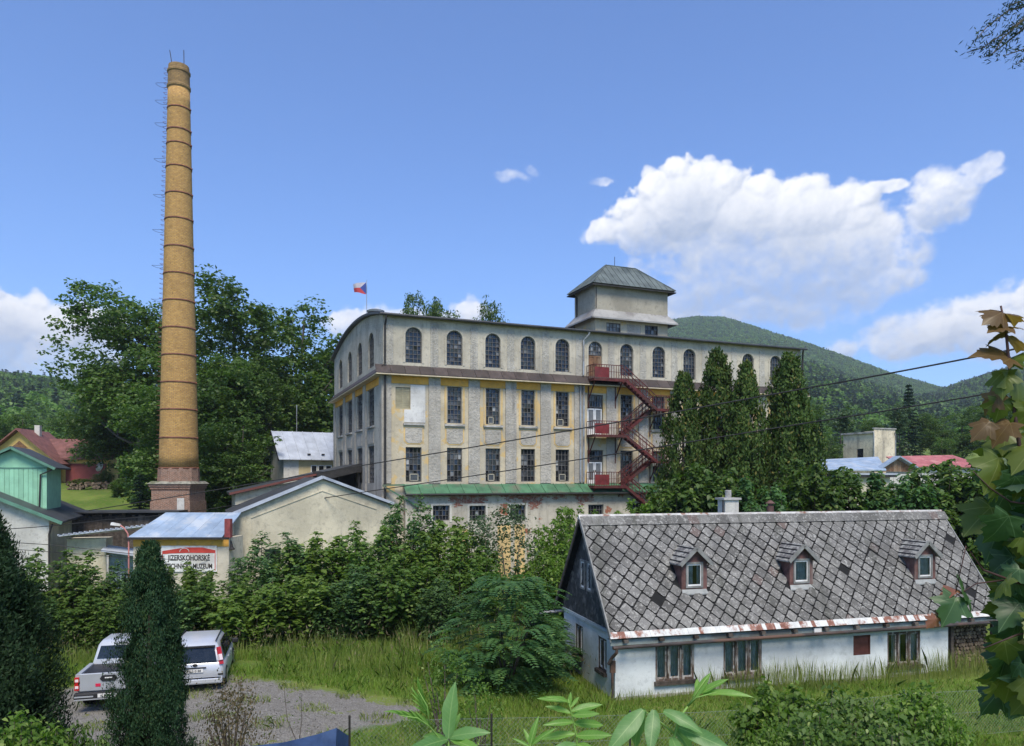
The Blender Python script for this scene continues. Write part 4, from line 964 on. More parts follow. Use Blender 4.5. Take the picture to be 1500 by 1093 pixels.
p = MB(); p.box(-.012, CL, -.012, .0, -.3, .12); p.build('plinth', M_CONCRETE, cot)
p = MB(); p.box(.2, CL - .2, .6, CW - .2, -.2, 2.2); p.build('dark_room_box', mat('room_dark', (.02, .02, .02), .9, .1), cot)  # near-black box stands in for the unlit room behind the panes
# slate-hung gable
M_SLATE = None
def slate_mat():
    m, nt, b = newmat('slate'); co = objco(nt); oi = nt.nodes.new('ShaderNodeObjectInfo'); at = NN(nt, 'ShaderNodeAttribute', attribute_name='rnd')
    geo = nt.nodes.new('ShaderNodeNewGeometry').outputs['Position']
    rf = MATH(nt, 'FRACT', MATH(nt, 'ADD', oi.outputs['Random'], at.outputs['Fac']))
    col = MIX(nt, rf, (.100, .097, .090), (.195, .190, .178))
    col = MIX(nt, SMOOTH(nt, rf, .985, .992), col, (.13, .10, .09))
    n = noise(nt, geo, 9, 7, .75); n2 = noise(nt, geo, 1.1, 5, .6); n3 = noise(nt, geo, 38, 4, .7)
    col = MIX(nt, MATH(nt, 'MULTIPLY', SMOOTH(nt, n, .50, .62), .8), col, (.36, .355, .33))
    col = MIX(nt, MATH(nt, 'MULTIPLY', SMOOTH(nt, n2, .48, .66), .55), col, (.075, .073, .07))
    col = MIX(nt, MATH(nt, 'MULTIPLY', SMOOTH(nt, n3, .54, .66), .7), col, (.055, .054, .05))
    n4 = noise(nt, geo, 1.8, 6, .65, (1, .16, .16)); col = MIX(nt, MATH(nt, 'MULTIPLY', SMOOTH(nt, n4, .52, .66), .5), col, (.062, .064, .052))
    nt.links.new(col, b.inputs['Base Color']); b.inputs['Roughness'].default_value = .88; b.inputs['Specular IOR Level'].default_value = .2
    bump(nt, b, n3, .35, .01); return m
M_SLATE = slate_mat()
M_SLATEDARK = mat('slate_dark', (.045, .047, .052), .6, .4, 6, dirt=(.16, .16, .155), dirt_amt=.4, dirt_scale=2.5, spec=.4)
M_UNDER = mat('felt_and_inner_shade', (.012, .012, .012), .95, .2)
gp_ = MB(); tri_ = [(0, 2.3), (CW, 2.3), (CW / 2, RZ_ - .1)]
gp_.poly([(-.0, b_, c) for b_, c in [(CW, 2.28), (0, 2.28), (0, WT), (CW / 2, RZ_ - .15), (CW, WT)]]); 
gp_.poly([(CL, b_, c) for b_, c in [(0, 2.28), (CW, 2.28), (CW, WT), (CW / 2, RZ_ - .15), (0, WT)]])
rng = random.Random(8); outl = [(-.02, 2.32), (CW + .02, 2.32), (CW + .02, WT), (CW / 2, RZ_ - .12), (-.02, WT)]
row = 0; z = 2.3
while z < RZ_:
    y = -.1 - (row % 2) * .13
    while y < CW + .2:
        q = clip([(y + .008, z + .06), (y + .13, z - .05), (y + .252, z + .06), (y + .252, z + .22), (y + .008, z + .22)], outl)
        if len(q) > 2: tl = rng.uniform(.012, .03); gp_.poly([(-.012 - tl * (1 - (c - z) / .25), b_, c) for b_, c in q][::-1])
        y += .26
    z += .155; row += 1
tag(gp_.build('gable_slates', M_SLATEDARK, cot), kind='stuff')
p = MB(); p.box(-.06, -.002, -.02, CW + .02, 2.18, 2.30); p.build('gable_board', mat('grey_blue_board', (.36, .42, .46), .7, .15), cot)
# roof decking (dark felt under the slates), rear slope, right end
p = MB()
for a, b_, c, d in ((EY, EZ, CW / 2, RZ_), (CW - EY, EZ, CW / 2, RZ_)):
    pts = [(-.3, a, b_), (RT, a, b_), (RT, c, d), (-.3, c, d)]; lo = [(x, y, z - .09) for x, y, z in pts]
    p.hexa([lo[0], lo[1], lo[2], lo[3], *pts] if a < 1 else [lo[1], lo[0], lo[3], lo[2], pts[1], pts[0], pts[3], pts[2]])
roof = p.build('roof', M_UNDER, cot)
# slates: diamond pattern with clipped corners
n_s = Vector((0, -SL, 1)).normalized(); up_s = Vector((0, 1, SL)).normalized(); Wsl = math.hypot(CW / 2 - EY, RZ_ - EZ)
def on_roof(x, wv, h=0): return Vector((x, EY, EZ)) + up_s * wv + n_s * h + Vector((0, 0, 0)) 
ax, bz = .262, .305
DORM = [3.32, 7.74, 13.35]; DY0 = .65
base2d = [(-ax, 0), (-ax * .16, -bz * .84), (ax * .16, -bz * .84), (ax, 0), (ax * .16, bz * .84), (-ax * .16, bz * .84)]
def shrink(poly, k=.915): return [(x * k, z * k) for x, z in poly]
sm_ = MB(); pl = shrink(base2d)
tz = lambda v: .018 - .012 * (v / bz)
lo_ = [(x, v, tz(v) - .010) for x, v in pl]; hi_ = [(x, v, tz(v)) for x, v in pl]
sm_.poly(hi_)
for i in range(6): j = (i + 1) % 6; sm_.poly([lo_[i], lo_[j], hi_[j], hi_[i]])
slate_me = sm_.mesh('slate', M_SLATE)
rotm = Matrix((Vector((1, 0, 0)), up_s, n_s)).transposed().to_4x4()
W0, W1, XA, XB = .10, Wsl - .42, -.28, RT - .02
rect = [(XA, W0), (XB, W0), (XB, W1), (XA, W1)]
full, cut = [], []
rw = 0; wv = .1
while wv < Wsl + .3:
    x = XA + (rw % 2) * ax
    while x < XB + ax:
        y = EY + (CW / 2 - EY) * wv / Wsl
        inside = any(abs(x - d) < .48 and y > DY0 - .02 and y < 1.72 - abs(x - d) * .77 for d in DORM)
        if not inside:
            if x - ax >= XA and x + ax <= XB and wv - bz >= W0 and wv + bz <= W1: full.append((x, wv))
            else: cut.append((x, wv))
        x += 2 * ax
    wv += bz; rw += 1
rng = random.Random(12)
full = [q for q in full if rng.random() > .010]
full.sort(key=lambda q: (Vector((3.475 + q[0] * math.cos(CA), 25 + q[0] * math.sin(CA) + q[1] * .6, 0))).length)
def tile_matrix(x, wv):
    sag = .02 * math.sin(x * 1.3) + .015 * math.sin(x * .5 + wv)
    e = Matrix.Rotation(rng.gauss(0, .014), 4, 'Z') @ Matrix.Rotation(rng.gauss(0, .012), 4, 'X') @ Matrix.Rotation(rng.gauss(0, .012), 4, 'Y')
    k = rng.uniform(.94, 1.02)
    if rng.random() < .05: e = Matrix.Rotation(rng.gauss(0, .07), 4, 'Z') @ Matrix.Translation((rng.gauss(0, .02), -abs(rng.gauss(0, .03)), .006)) @ e
    return Matrix.Translation(on_roof(x + rng.gauss(0, .006), wv + rng.gauss(0, .006), .012 + rng.uniform(0, .006))) @ rotm @ e @ Matrix.Scale(k, 4)
for x, wv in full[:300]:
    o = obj('slate', slate_me, roof); o.matrix_local = tile_matrix(x, wv)
rest = MB(); rv = []
for x, wv in full[300:]:
    mtx = tile_matrix(x, wv); q = rng.random(); n0 = len(rest.v)
    rest.poly([mtx @ Vector(h) for h in hi_])
    for i in range(6): j = (i + 1) % 6; rest.poly([mtx @ Vector(h) for h in (lo_[i], lo_[j], hi_[j], hi_[i])])
    rv += [q] * (len(rest.v) - n0)
for x, wv in cut:
    q2 = clip([(x + a, wv + b_) for a, b_ in pl], rect)
    if len(q2) < 3: continue
    q = rng.random(); n0 = len(rest.v); rest.poly([on_roof(a, b_, .022) for a, b_ in q2]); rv += [q] * (len(rest.v) - n0)
me = rest.mesh('slates', M_SLATE); attr(me, rv); tag(obj('slates', me, roof), kind='stuff')
# ridge course, ridge capping, eave strip, bargeboards
x = -.3; cap = MB(); cap.box(0, .43, 0, .40, 0, .02); capm = cap.mesh('ridge_slate', M_SLATE)
while x < RT - .1:
    o = obj('ridge_slate', capm, roof); o.matrix_local = Matrix.Translation(on_roof(x, Wsl - .42, .035 + rng.uniform(0, .01))) @ rotm @ Matrix.Rotation(rng.gauss(0, .012), 4, 'Z'); x += .435
p = MB(); p.prism([(CW / 2 - .13, RZ_ - .09), (CW / 2, RZ_ + .09), (CW / 2 + .13, RZ_ - .09)], 'x', -.34, RT + .03); p.build('ridge_cap', mat('ridge_metal', (.42, .41, .39), .6, .25, 3, dirt=(.2, .1, .07), dirt_amt=.4, dirt_scale=2), cot)
M_RUSTSTRIP = mat('flaking_sheet', (.55, .555, .53), .6, .15, 2, dirt=(.25, .12, .085), dirt_amt=.45, dirt_scale=2.2)
M_RUST = mat('rusty_sheet', (.23, .105, .075), .75, .3, 5, dirt=(.45, .43, .40), dirt_amt=.5, dirt_scale=5)
sts = []
for q in (M_RUSTSTRIP, M_RUST): st = MB(); st.box(0, .3, -.02, .22, 0, .02); sts.append(st.mesh('eave_sheet', q))
x = -.32
while x < RT:
    k = rng.choice((.5, .7, .9)); o = obj('eave_sheet', sts[rng.random() < .26], roof); o.matrix_local = Matrix.Translation(on_roof(x, -.06, .02 + rng.uniform(0, .008))) @ rotm @ Matrix.Diagonal((k, 1, 1, 1)); x += .3 * k + .004
for s_ in (0, 1):
    for xx in (-.33, RT - .02):
        p = MB(); y0, y1 = (EY - .03, CW / 2) if s_ == 0 else (CW - EY + .03, CW / 2)
        p.hexa([(xx, y0, EZ - .16), (xx + .05, y0, EZ - .16), (xx + .05, y1, RZ_ - .14), (xx, y1, RZ_ - .14), (xx, y0, EZ + .06), (xx + .05, y0, EZ + .06), (xx + .05, y1, RZ_ + .07), (xx, y1, RZ_ + .07)]); p.build('bargeboard', M_WOODDARK if s_ else mat('grey_board', (.2, .2, .19), .8, .3, 3), cot)
p = MB(); p.box(-.28, RT, EY + .05, EY + .09, EZ - .3, EZ - .06); p.box(-.28, RT, EY + .09, .0, EZ - .12, EZ - .09); p.build('eave_board', mat('grey_green_board', (.25, .29, .27), .7, .2, 3, dirt=(.15, .15, .13)), cot)
for k in range(12):
    p = MB(); x = .15 + k * 1.3; p.box(x, x + .16, EY - .12, EY + .05, EZ - .2, EZ - .1); p.build('rafter_end', M_WOODDARK, cot)
p = MB(); p.tube([(-.25, EY - .1, EZ - .34), (5, EY - .1, EZ - .31), (RT, EY - .1, EZ - .27)], .062, 10); p.build('gutter', mat('gutter_brown', (.055, .045, .042), .5, .3, 2, dirt=(.12, .07, .05)), cot)
p = MB(); p.tube([(-.12, EY - .1, EZ - .36), (-.12, EY - .1, EZ - .5), (-.2, -.2, EZ - .72), (-.28, -.1, EZ - .95)], .055, 8); p.tube([(-.12, -.06, EZ - .9), (-.12, -.06, -.2)], .045, 8); p.box(-.2, -.02, -.1, -.01, EZ - 1.25, EZ - .85); p.build('downpipe', mat('gutter_brown', (0, 0, 0)), cot)
p = MB(); p.tube([(-.9, CW - EY + .06, EZ - .2), (.2, CW - EY + .06, EZ - .17)], .06, 8); p.build('gutter', M_ZINC, cot)
# windows of the cottage: peeling timber casements, glass, curtains
M_PANE = bpy.data.materials.new('house_glass'); M_PANE.use_nodes = True; nt = M_PANE.node_tree; nt.nodes.clear()
o1 = nt.nodes.new('ShaderNodeOutputMaterial'); gl = NN(nt, 'ShaderNodeBsdfGlossy', ins={'Roughness': .04, 'Color': (.8, .85, .9, 1)}); tp = NN(nt, 'ShaderNodeBsdfTransparent', ins={'Color': (.75, .8, .8, 1)}); fr_ = NN(nt, 'ShaderNodeFresnel', ins={'IOR': 1.5}); mx = nt.nodes.new('ShaderNodeMixShader')
nt.links.new(MATH(nt, 'ADD', fr_.outputs[0], .06), mx.inputs[0]); nt.links.new(tp.outputs[0], mx.inputs[1]); nt.links.new(gl.outputs[0], mx.inputs[2]); nt.links.new(mx.outputs[0], o1.inputs[0])
M_CURTAIN = mat('net_curtain', (.46, .50, .51), .9, .25, 4)
def casement(parent, x0, x1, z0, z1, n, m, rz=0, loc=(0, 0, 0), y=.05, curtain=True, sill=True, name='window', boards=None):
    o = empty(name, loc, rz, parent); f = MB(); t_ = .07
    f.box(x0, x1, y - .03, y + .05, z0, z0 + t_); f.box(x0, x1, y - .03, y + .05, z1 - t_, z1)
    for k in range(n + 1): xx = x0 + (x1 - x0 - t_) * k / n; f.box(xx, xx + t_, y - .028, y + .048, z0 + t_, z1 - t_)
    f.build('frame', m, o); s2 = MB(); wd = (x1 - x0) / n
    for k in range(n):
        a, b_ = x0 + wd * k + .055, x0 + wd * (k + 1) - .055
        for q in ((a, a + .045, z0 + .07, z1 - .07), (b_ - .045, b_, z0 + .07, z1 - .07), (a + .045, b_ - .045, z0 + .07, z0 + .12), (a + .045, b_ - .045, z1 - .12, z1 - .07)): s2.box(q[0], q[1], y + .0, y + .035, q[2], q[3])
    s2.build('sash', M_WHITEPAINT if n < 3 else mat('sash_grey', (.36, .35, .33), .7, .2, 4, dirt=(.16, .12, .09), dirt_amt=.8, dirt_scale=5), o)
    g_ = MB()
    for k in range(n): a, b_ = x0 + wd * k + .1, x0 + wd * (k + 1) - .1; g_.poly([(a, y + .02, z0 + .1), (b_, y + .02, z0 + .1), (b_, y + .02, z1 - .1), (a, y + .02, z1 - .1)])
    g_.build('pane', M_PANE, o)
    if curtain:
        c = MB(); nn = 40
        for k in range(nn):
            if curtain == 'half' and k % 20 < 9: continue
            a, b_ = x0 + (x1 - x0) * k / nn, x0 + (x1 - x0) * (k + 1) / nn; ya, yb = y + .12 + .02 * math.sin(k * 1.7), y + .12 + .02 * math.sin((k + 1) * 1.7)
            c.poly([(a, ya, z0), (b_, yb, z0), (b_, yb, z1), (a, ya, z1)])
        c.build('curtain', M_CURTAIN, o)
    if sill: s_ = MB(); s_.box(x0 - .05, x1 + .05, -.12, .03, z0 - .13, z0 - .0); s_.build('sill', M_WOODDARK, o)
    return o
casement(cot, 1.485, 2.96, .55, 1.87, 3, M_WOODPEEL); casement(cot, 4.10, 5.63, .55, 1.87, 3, M_WOODPEEL); casement(cot, 11.0, 12.5, .45, 1.72, 3, M_WOODPEEL, curtain='half')
for a, b_, c, d in go_: casement(cot, -b_, -a, c, d, 2, M_WOODDARK, -math.pi / 2, (0, 0, 0))
for yy_ in (2.05, 2.75): casement(cot, -yy_ - .5, -yy_, 3.35, 4.45, 1, mat('grey_board', (0, 0, 0)), -math.pi / 2, (-.09, 0, 0), sill=False)
p = MB(); p.box(9.49, 10.24, .03, .07, .95, 1.68); p.box(9.49, 10.24, .0, .03, .95, 1.0); p.box(9.49, 10.24, .0, .03, 1.63, 1.68); p.box(9.49, 9.54, .0, .03, 1.0, 1.63); p.box(10.19, 10.24, .0, .03, 1.0, 1.63); p.build('hatch', mat('hatch_brown', (.085, .03, .024), .6, .25, 3), cot)
p = MB(); p.box(7.55, 7.85, EY - .03, EY + .03, EZ - .26, EZ - .1); p.build('number_plate', M_WHITEPAINT, cot)
# dormers
M_DORM = mat('dormer_board', (.13, .068, .06), .8, .3, 4, dirt=(.24, .19, .17), streak=True)
for k, xd in enumerate(DORM):
    dm = empty('dormer', (xd, DY0, 3.46), 0, cot); hw = .50; h1, h2 = 1.12, 1.60
    f = MB(); wall(f, (-hw, 0, 0), (1, 0, 0), (0, 1, 0), 2 * hw, 0, h1, [(hw - .34, hw + .34, .14, 1.06)], .05); f.poly([(-hw, 0, h1), (hw, 0, h1), (0, 0, h2 - .05)])
    yb = lambda z: (z) / SL
    for s_ in (-1, 1): f.poly([(s_ * hw, 0, 0), (s_ * hw, 0, h1), (s_ * hw, yb(h1), h1)][::s_])
    f.build('cheek', M_DORM, dm)
    casement(dm, -.34, .34, .14, 1.06, 1, mat('grey_board', (0, 0, 0)), 0, (0, 0, 0), .0, curtain=('half' if k == 0 else True), sill=False, name='dormer_window')
    b_ = MB(); b_.box(-.34, .34, .3, .32, .14, 1.06); b_.build('dark_interior', M_UNDER, dm)  # black sheet behind the sash, coloured as the unlit inside of the dormer
    for s_ in (-1, 1):
        rt = MB(); e = .14; ze = h1 - .12; o0 = s_ * (hw + e)
        pts = [(o0, -.16, ze), (0, -.16, h2), (0, yb(h2) + .05, h2), (o0, yb(ze) + .02, ze)]
        pts = pts if s_ > 0 else pts[::-1]
        rt.hexa([*[(x_, y_, z_ - .05) for x_, y_, z_ in pts], *pts]); rt.build('dormer_roof', mat('dormer_slate', (.14, .135, .135), .85, .35, 8, dirt=(.3, .3, .28), dirt_amt=.7, dirt_scale=4), dm)
        rb = MB()
        for q in range(4):
            t0 = (q + .5) / 4; rb.beam((o0 * t0, -.15, ze + (h2 - ze) * (1 - t0) + .02), (o0 * t0, yb(ze + (h2 - ze) * (1 - t0)), ze + (h2 - ze) * (1 - t0) + .02), .03, .03)
        rb.build('batten', M_UNDER, dm)
        bb = MB(); bb.beam((o0, -.185, ze - .03), (0, -.185, h2 - .03), .04, .14); bb.build('bargeboard', mat('grey_board', (0, 0, 0)), dm)
    sl = MB(); sl.hexa([(-.52, -.1, -.12), (.52, -.1, -.12), (.47, .02, .06), (-.47, .02, .06), (-.52, -.1, -.06), (.52, -.1, -.06), (.47, .02, .12), (-.47, .02, .12)]); sl.build('apron_flashing', mat('lead', (.27, .28, .27), .6, .2, 3), dm)
# chimneys of the cottage
p = MB(); p.box(5.82, 6.42, 2.75, 3.3, 5.0, 6.66); c1 = p.build('chimney', M_GREYWALL, cot)
p = MB(); p.box(5.74, 6.5, 2.68, 3.38, 6.66, 6.74); p.lathe([(.12, 0), (.12, .28), (.10, .3)], 12, (6.12, 3.02, 6.74)); p.build('chimney_cap', M_CONCRETE, c1)
p = MB(); p.tube([(5.72, 2.74, 5.6), (5.72, 2.74, 6.65)], .03, 6); p.build('chimney_rod', M_IRON, c1)
p = MB(); p.lathe([(.14, 5.2), (.14, 6.38), (.10, 6.4), (.10, 6.5), (.20, 6.5), (.05, 6.62)], 12, (7.98, 2.95, 0)); p.build('stove_pipe', mat('rusty_pipe', (.10, .055, .045), .7, .3, 4), cot)
# firewood stacked under the open end of the roof
wp = empty('firewood_stack', cot.matrix_basis @ Vector((13.95, .25, 0)), CA); tag(wp, 'split firewood stacked under the open roof end of the cottage', 'firewood')
rng = random.Random(5); lg = MB(); lg.lathe([(.075, 0), (.08, .02), (.08, .38), (.075, .4)], 7); lg = lg.mesh('log', [mat('log_end', (.15, .11, .075), .85, .5, 12, rnd=.6)])
z = .1
for rr_ in range(12):
    for cc_ in range(13):
        o = obj('log', lg, wp, (.08 + cc_ * .158 + (rr_ % 2) * .07, rng.uniform(0, .08), .1 + rr_ * .145), (-math.pi / 2, rng.uniform(0, 3), 0), rng.uniform(.8, 1.08))
p = MB()
for x in (14.0, 16.0): p.box(x, x + .12, .05, .17, -.3, 2.4)
p.build('post', M_WOODDARK, cot)

# ------------------------------------------------------------------ buildings beside the factory
def slab(mb, a, b, c, d, t=.12, mi=0):
    """a roof sheet: corners a..d (counter-clockwise seen from above), thickness t"""
    q = [Vector(v) for v in (a, b, c, d)]; mb.hexa([*[v - Vector((0, 0, t)) for v in q], *q], mi)
# annex with the wide blank gable
an = empty('annex_building', (-16.45, 44.0, 0), ANG); tag(an, 'low annex with a wide blank beige gable in front of the factory', 'building')
zl, zrr, za, xa, xr, yd = 4.85, 5.3, 6.95, 5.08, 9.35, 9.0
w = MB()
for y, s_ in ((0, 1), (yd, -1)):
    q = [(0, y, -.4), (xr, y, -.4), (xr, y, zrr), (xa, y, za), (0, y, zl)]; w.poly(q[::s_])
w.poly([(0, yd, -.4), (0, 0, -.4), (0, 0, zl), (0, yd, zl)]); w.poly([(xr, 0, -.4), (xr, yd, -.4), (xr, yd, zrr), (xr, 0, zrr)]); w.build('wall', M_ANNEX, an)
p = MB(); p.beam((.9, -.02, zl - .25), (xa, -.02, za - .75), .04, .05); p.beam((xa, -.02, za - .75), (xr - .9, -.02, zrr - .3), .04, .05); p.build('gable_moulding', M_ANNEX, an)
p = MB(); slab(p, (-.35, -.2, zl - .1), (xa, -.2, za + .08), (xa, yd + .2, za + .08), (-.35, yd + .2, zl - .1)); p.build('roof_slope', M_DARKMETAL, an)
p = MB(); slab(p, (xa, -.2, za + .08), (xr + .2, -.2, zrr + .0), (xr + .2, yd, zrr + .0), (xa, yd, za + .08)); p.build('roof_slope', M_DARKMETAL, an)
p = MB(); p.beam((-.4, -.22, zl - .1), (xa, -.22, za + .1), .10, .2); p.build('verge_sheet', M_WHITEMETAL, an)
p = MB(); p.beam((xa, -.22, za + .1), (xr + .2, -.22, zrr + .04), .10, .16); p.build('verge_sheet', M_WHITEMETAL, an)
p = MB(); p.box(1.7, 2.6, -.03, .02, 1.1, 2.7); p.build('window', G_DARK, an)
lt_ = empty('bell_lamp', an.matrix_basis @ Vector((-.3, -2.3, 3.0)), 0); tag(lt_, 'small black bell-shaped lantern by the sign building corner', 'lantern')
p = MB(); p.lathe([(.02, .5), (.05, .45), (.1, .3), (.16, .1), (.24, 0), (.24, -.04)], 10); p.tube([(0, 0, .48), (0, 0, .75)], .02, 5); p.build('bell', M_IRON, lt_); p = MB(); p.tube([(0, 0, .72), (0, .25, .72), (0, .8, .72)], .02, 5); p.build('bracket', M_IRON, lt_)
# mono-pitch wing in front of the gable end
wg = empty('wing_building', (-8.70, 50, 0), ANG); tag(wg, 'low wing with dark mono-pitch roof against the factory gable end', 'building')
w = MB(); w.poly([(-9.1, 7.5, -.4), (-3.5, 7.5, -.4), (-3.5, 7.5, 7.05), (-9.1, 7.5, 5.85)]); w.poly([(-9.1, 16, -.4), (-9.1, 7.5, -.4), (-9.1, 7.5, 5.85), (-9.1, 16, 5.85)]); w.poly([(-3.5, 7.5, -.4), (-3.5, 16, -.4), (-3.5, 16, 7.05), (-3.5, 7.5, 7.05)]); w.build('wall', M_ANNEX, wg)
p = MB(); slab(p, (-9.5, 7.1, 5.9), (-.02, 7.1, 8.1), (-.02, 16.2, 8.1), (-9.5, 16.2, 5.9), .16); p.build('roof', M_DARKMETAL, wg)
p = MB(); p.beam((-9.5, 7.05, 5.85), (-3.4, 7.05, 7.27), .06, .16); p.build('fascia', mat('fascia_red', (.14, .05, .04), .7, .2), wg)
p = MB(); p.beam((-3.4, 7.06, 7.0), (-.1, 7.06, 7.8), .08, .6); 
for x in (-3.3, -1.8, -.3): p.box(x, x + .12, 7.3, 7.42, 3, 7.4)
p.build('underside_shade_posts', M_IRON, wg)  # black band stands in for the shaded roof underside, with posts below
p = MB(); p.box(-3.4, -.1, 9.5, 9.56, 2.5, 7.5); p.build('open_bay_shade', M_IRON, wg)  # black sheet gives the open bay its shade
# grey-roofed house behind
wh = empty('white_roofed_house', P(415.6, 700, 70).xy.to_3d() + Vector((0, 0, 1.0)), math.radians(30)); tag(wh, 'small house with pale metal roof behind the factory gable', 'house')
hz = 8.2; w = MB(); wall(w, (0, 0, 0), (1, 0, 0), (0, 1, 0), 13, 0, hz, [(2.5, 4.6, 6.2, 7.25)], .15)
w.poly([(0, 5.6, 0), (0, 0, 0), (0, 0, hz), (0, 2.8, hz + 2.3), (0, 5.6, hz)]); w.poly([(13, 5.6, 0), (0, 5.6, 0), (0, 5.6, hz), (13, 5.6, hz)]); w.build('wall', M_GREYWALL, wh)
p = MB(); p.box(1.4, 6.2, -.02, -.002, 5.2, 8.0); p = p.build('ochre_panel', plaster('plaster_pale_ochre', (.52, .43, .25), (.4, .34, .22), .4), wh); p.hide_render = False
for k in range(3): pp = MB(); x = 2.55 + k * .7; pp.box(x, x + .62, -.05, -.025, 6.25, 6.32); pp.box(x, x + .62, -.05, -.025, 7.15, 7.22); pp.box(x, x + .08, -.05, -.025, 6.32, 7.15); pp.box(x + .54, x + .62, -.05, -.025, 6.32, 7.15); o = pp.build('window', M_WHITEPAINT, wh); q = MB(); q.poly([(x + .08, -.035, 6.32), (x + .54, -.035, 6.32), (x + .54, -.035, 7.15), (x + .08, -.035, 7.15)]); q.build('glass', G_DARK, o)
sl_ = 2.3 / 2.8
for k in range(14):
    p = MB(); x = -.55 + k * 1.0; slab(p, (x, -.55, hz - .55 * sl_), (x + .985, -.55, hz - .55 * sl_), (x + .985, 2.8, hz + 2.36), (x, 2.8, hz + 2.36), .06); p.beam((x, -.55, hz - .55 * sl_ + .03), (x, 2.8, hz + 2.39), .05, .07); p.build('roof_sheet', M_WHITEMETAL, wh)
p = MB(); slab(p, (-.55, 2.8, hz + 2.36), (13.4, 2.8, hz + 2.36), (13.4, 6.2, hz - .5), (-.55, 6.2, hz - .5), .06); p.build('roof_slope', M_WHITEMETAL, wh)
p = MB(); p.beam((-.58, -.55, hz - .58), (-.58, 2.8, hz + 2.28), .06, .22); p.beam((-.58, 6.2, hz - .6), (-.58, 2.8, hz + 2.28), .06, .22); p.build('bargeboard', M_IRON, wh)
for k in range(5):
    p = MB(); p.box(2.2 + k * 1.35, 2.5 + k * 1.35, -.2, -.1, hz - .02, hz + .12); p.build('snow_guard', M_IRON, wh)
p = MB(); p.box(6.6, 7.5, 2.2, 2.5, hz + 1.9, hz + 2.3); p.build('roof_hatch', M_IRON, wh)
p = MB(); p.tube([(1.9, 2.8, hz + 2.3), (1.9, 2.8, hz + 5.0)], .04, 6); p.build('antenna_mast', M_ZINC, wh)
# sign building with pale blue roof
sb = empty('sign_building', (-21.2, 41.5, 0), 0); tag(sb, 'small beige building with pale blue sheet roof and museum sign', 'building')
w = MB(); w.box(0, 5.35, 0, 2.2, -.4, 3.62); w.build('wall', plaster('plaster_ochre_pale', (.55, .50, .40), (.4, .36, .28), .6), sb)
p = MB(); p.box(.0, 5.35, -.02, -.002, 3.15, 3.6); p.build('ochre_band', M_YELLOW, sb)
for k in range(6):
    f0, f1 = k / 6, (k + 1) / 6; p = MB(); L0, L1 = -.15 + 5.25 * f0, -.15 + 5.25 * f1 - .012; U0, U1 = .75 + 4.45 * f0, .75 + 4.45 * f1 - .012
    slab(p, (L0, -.35, 3.70), (L1, -.35, 3.70), (U1, 2.3, 4.95), (U0, 2.3, 4.95), .07); p.build('roof_sheet', M_BLUEMETAL, sb)
p = MB(); p.poly([(-.15, -.35, 3.66), (.75, 2.3, 4.92), (-.15, 2.3, 3.66)]); p.build('hip_end', M_BLUEMETAL, sb)
p = MB(); p.box(5.14, 5.46, -.1, .25, 3.65, 4.7); p.build('red_side_panel', mat('red_board', (.22, .05, .05), .7, .3, 3), sb)
p = MB(); p.box(-.2, 5.5, -.42, -.36, 3.58, 3.70); p.build('gutter', M_IRON, sb)
sg = empty('museum_sign', (-19.6, 41.46, 1.75)); tag(sg, 'white board with a red roof shape and black lettering on the beige building', 'sign')
p = MB(); p.box(0, 3.1, -.03, .03, 0, 1.45); p.build('board', M_WHITEPAINT, sg)
M_SIGNRED = mat('sign_red', (.48, .055, .04), .6, .15, 3)
p = MB(); p.prism([(.06, .98), (.06, 1.16), (1.35, 1.36), (2.3, 1.36), (3.03, 1.2), (3.03, 1.05), (1.6, 1.06), (.5, 1.02)], 'y', -.045, -.031); p.build('red_emblem', M_SIGNRED, sg)
p = MB(); p.box(2.99, 3.03, -.04, -.031, .06, 1.05); p.box(.06, .09, -.04, -.031, .06, 1.0); p.build('red_border', M_SIGNRED, sg)
p = MB(); p.tube([(1.3 + .26 * math.cos(a), -.05, 1.12 + .2 * math.sin(a)) for a in np.linspace(math.pi, 0, 9)], .018, 4); p.build('emblem_arc', M_WHITEPAINT, sg)
text_mesh('lettering', 'JIZERSKOHORSK\u00c9', .42, M_IRON, sg, (1.55, -.034, .76), sx=.70, bold=.012); text_mesh('lettering', 'TECHNICK\u00c9 MUZEUM', .38, M_IRON, sg, (1.55, -.034, .3), sx=.70, bold=.012)
# street lamp on the corner
sl2 = empty('street_lamp', (-21.55, 41.2, 0)); tag(sl2, 'white lamp head on a curved pink arm at the sign building corner', 'lamp')
p = MB(); p.tube([(.25, 0, 0), (.25, 0, 3.6), (.2, 0, 3.9), (.0, 0, 4.2), (-.25, 0, 4.38)], .04, 8); p.build('arm', mat('pink_paint', (.5, .2, .18), .6, .2), sl2); p = MB(); p.hexa([(-.72, -.12, 4.38), (-.2, -.08, 4.32), (-.2, .08, 4.32), (-.72, .12, 4.38), (-.68, -.1, 4.52), (-.2, -.06, 4.43), (-.2, .06, 4.43), (-.68, .1, 4.52)]); p.build('lamp_head', M_WHITEPAINT, sl2)
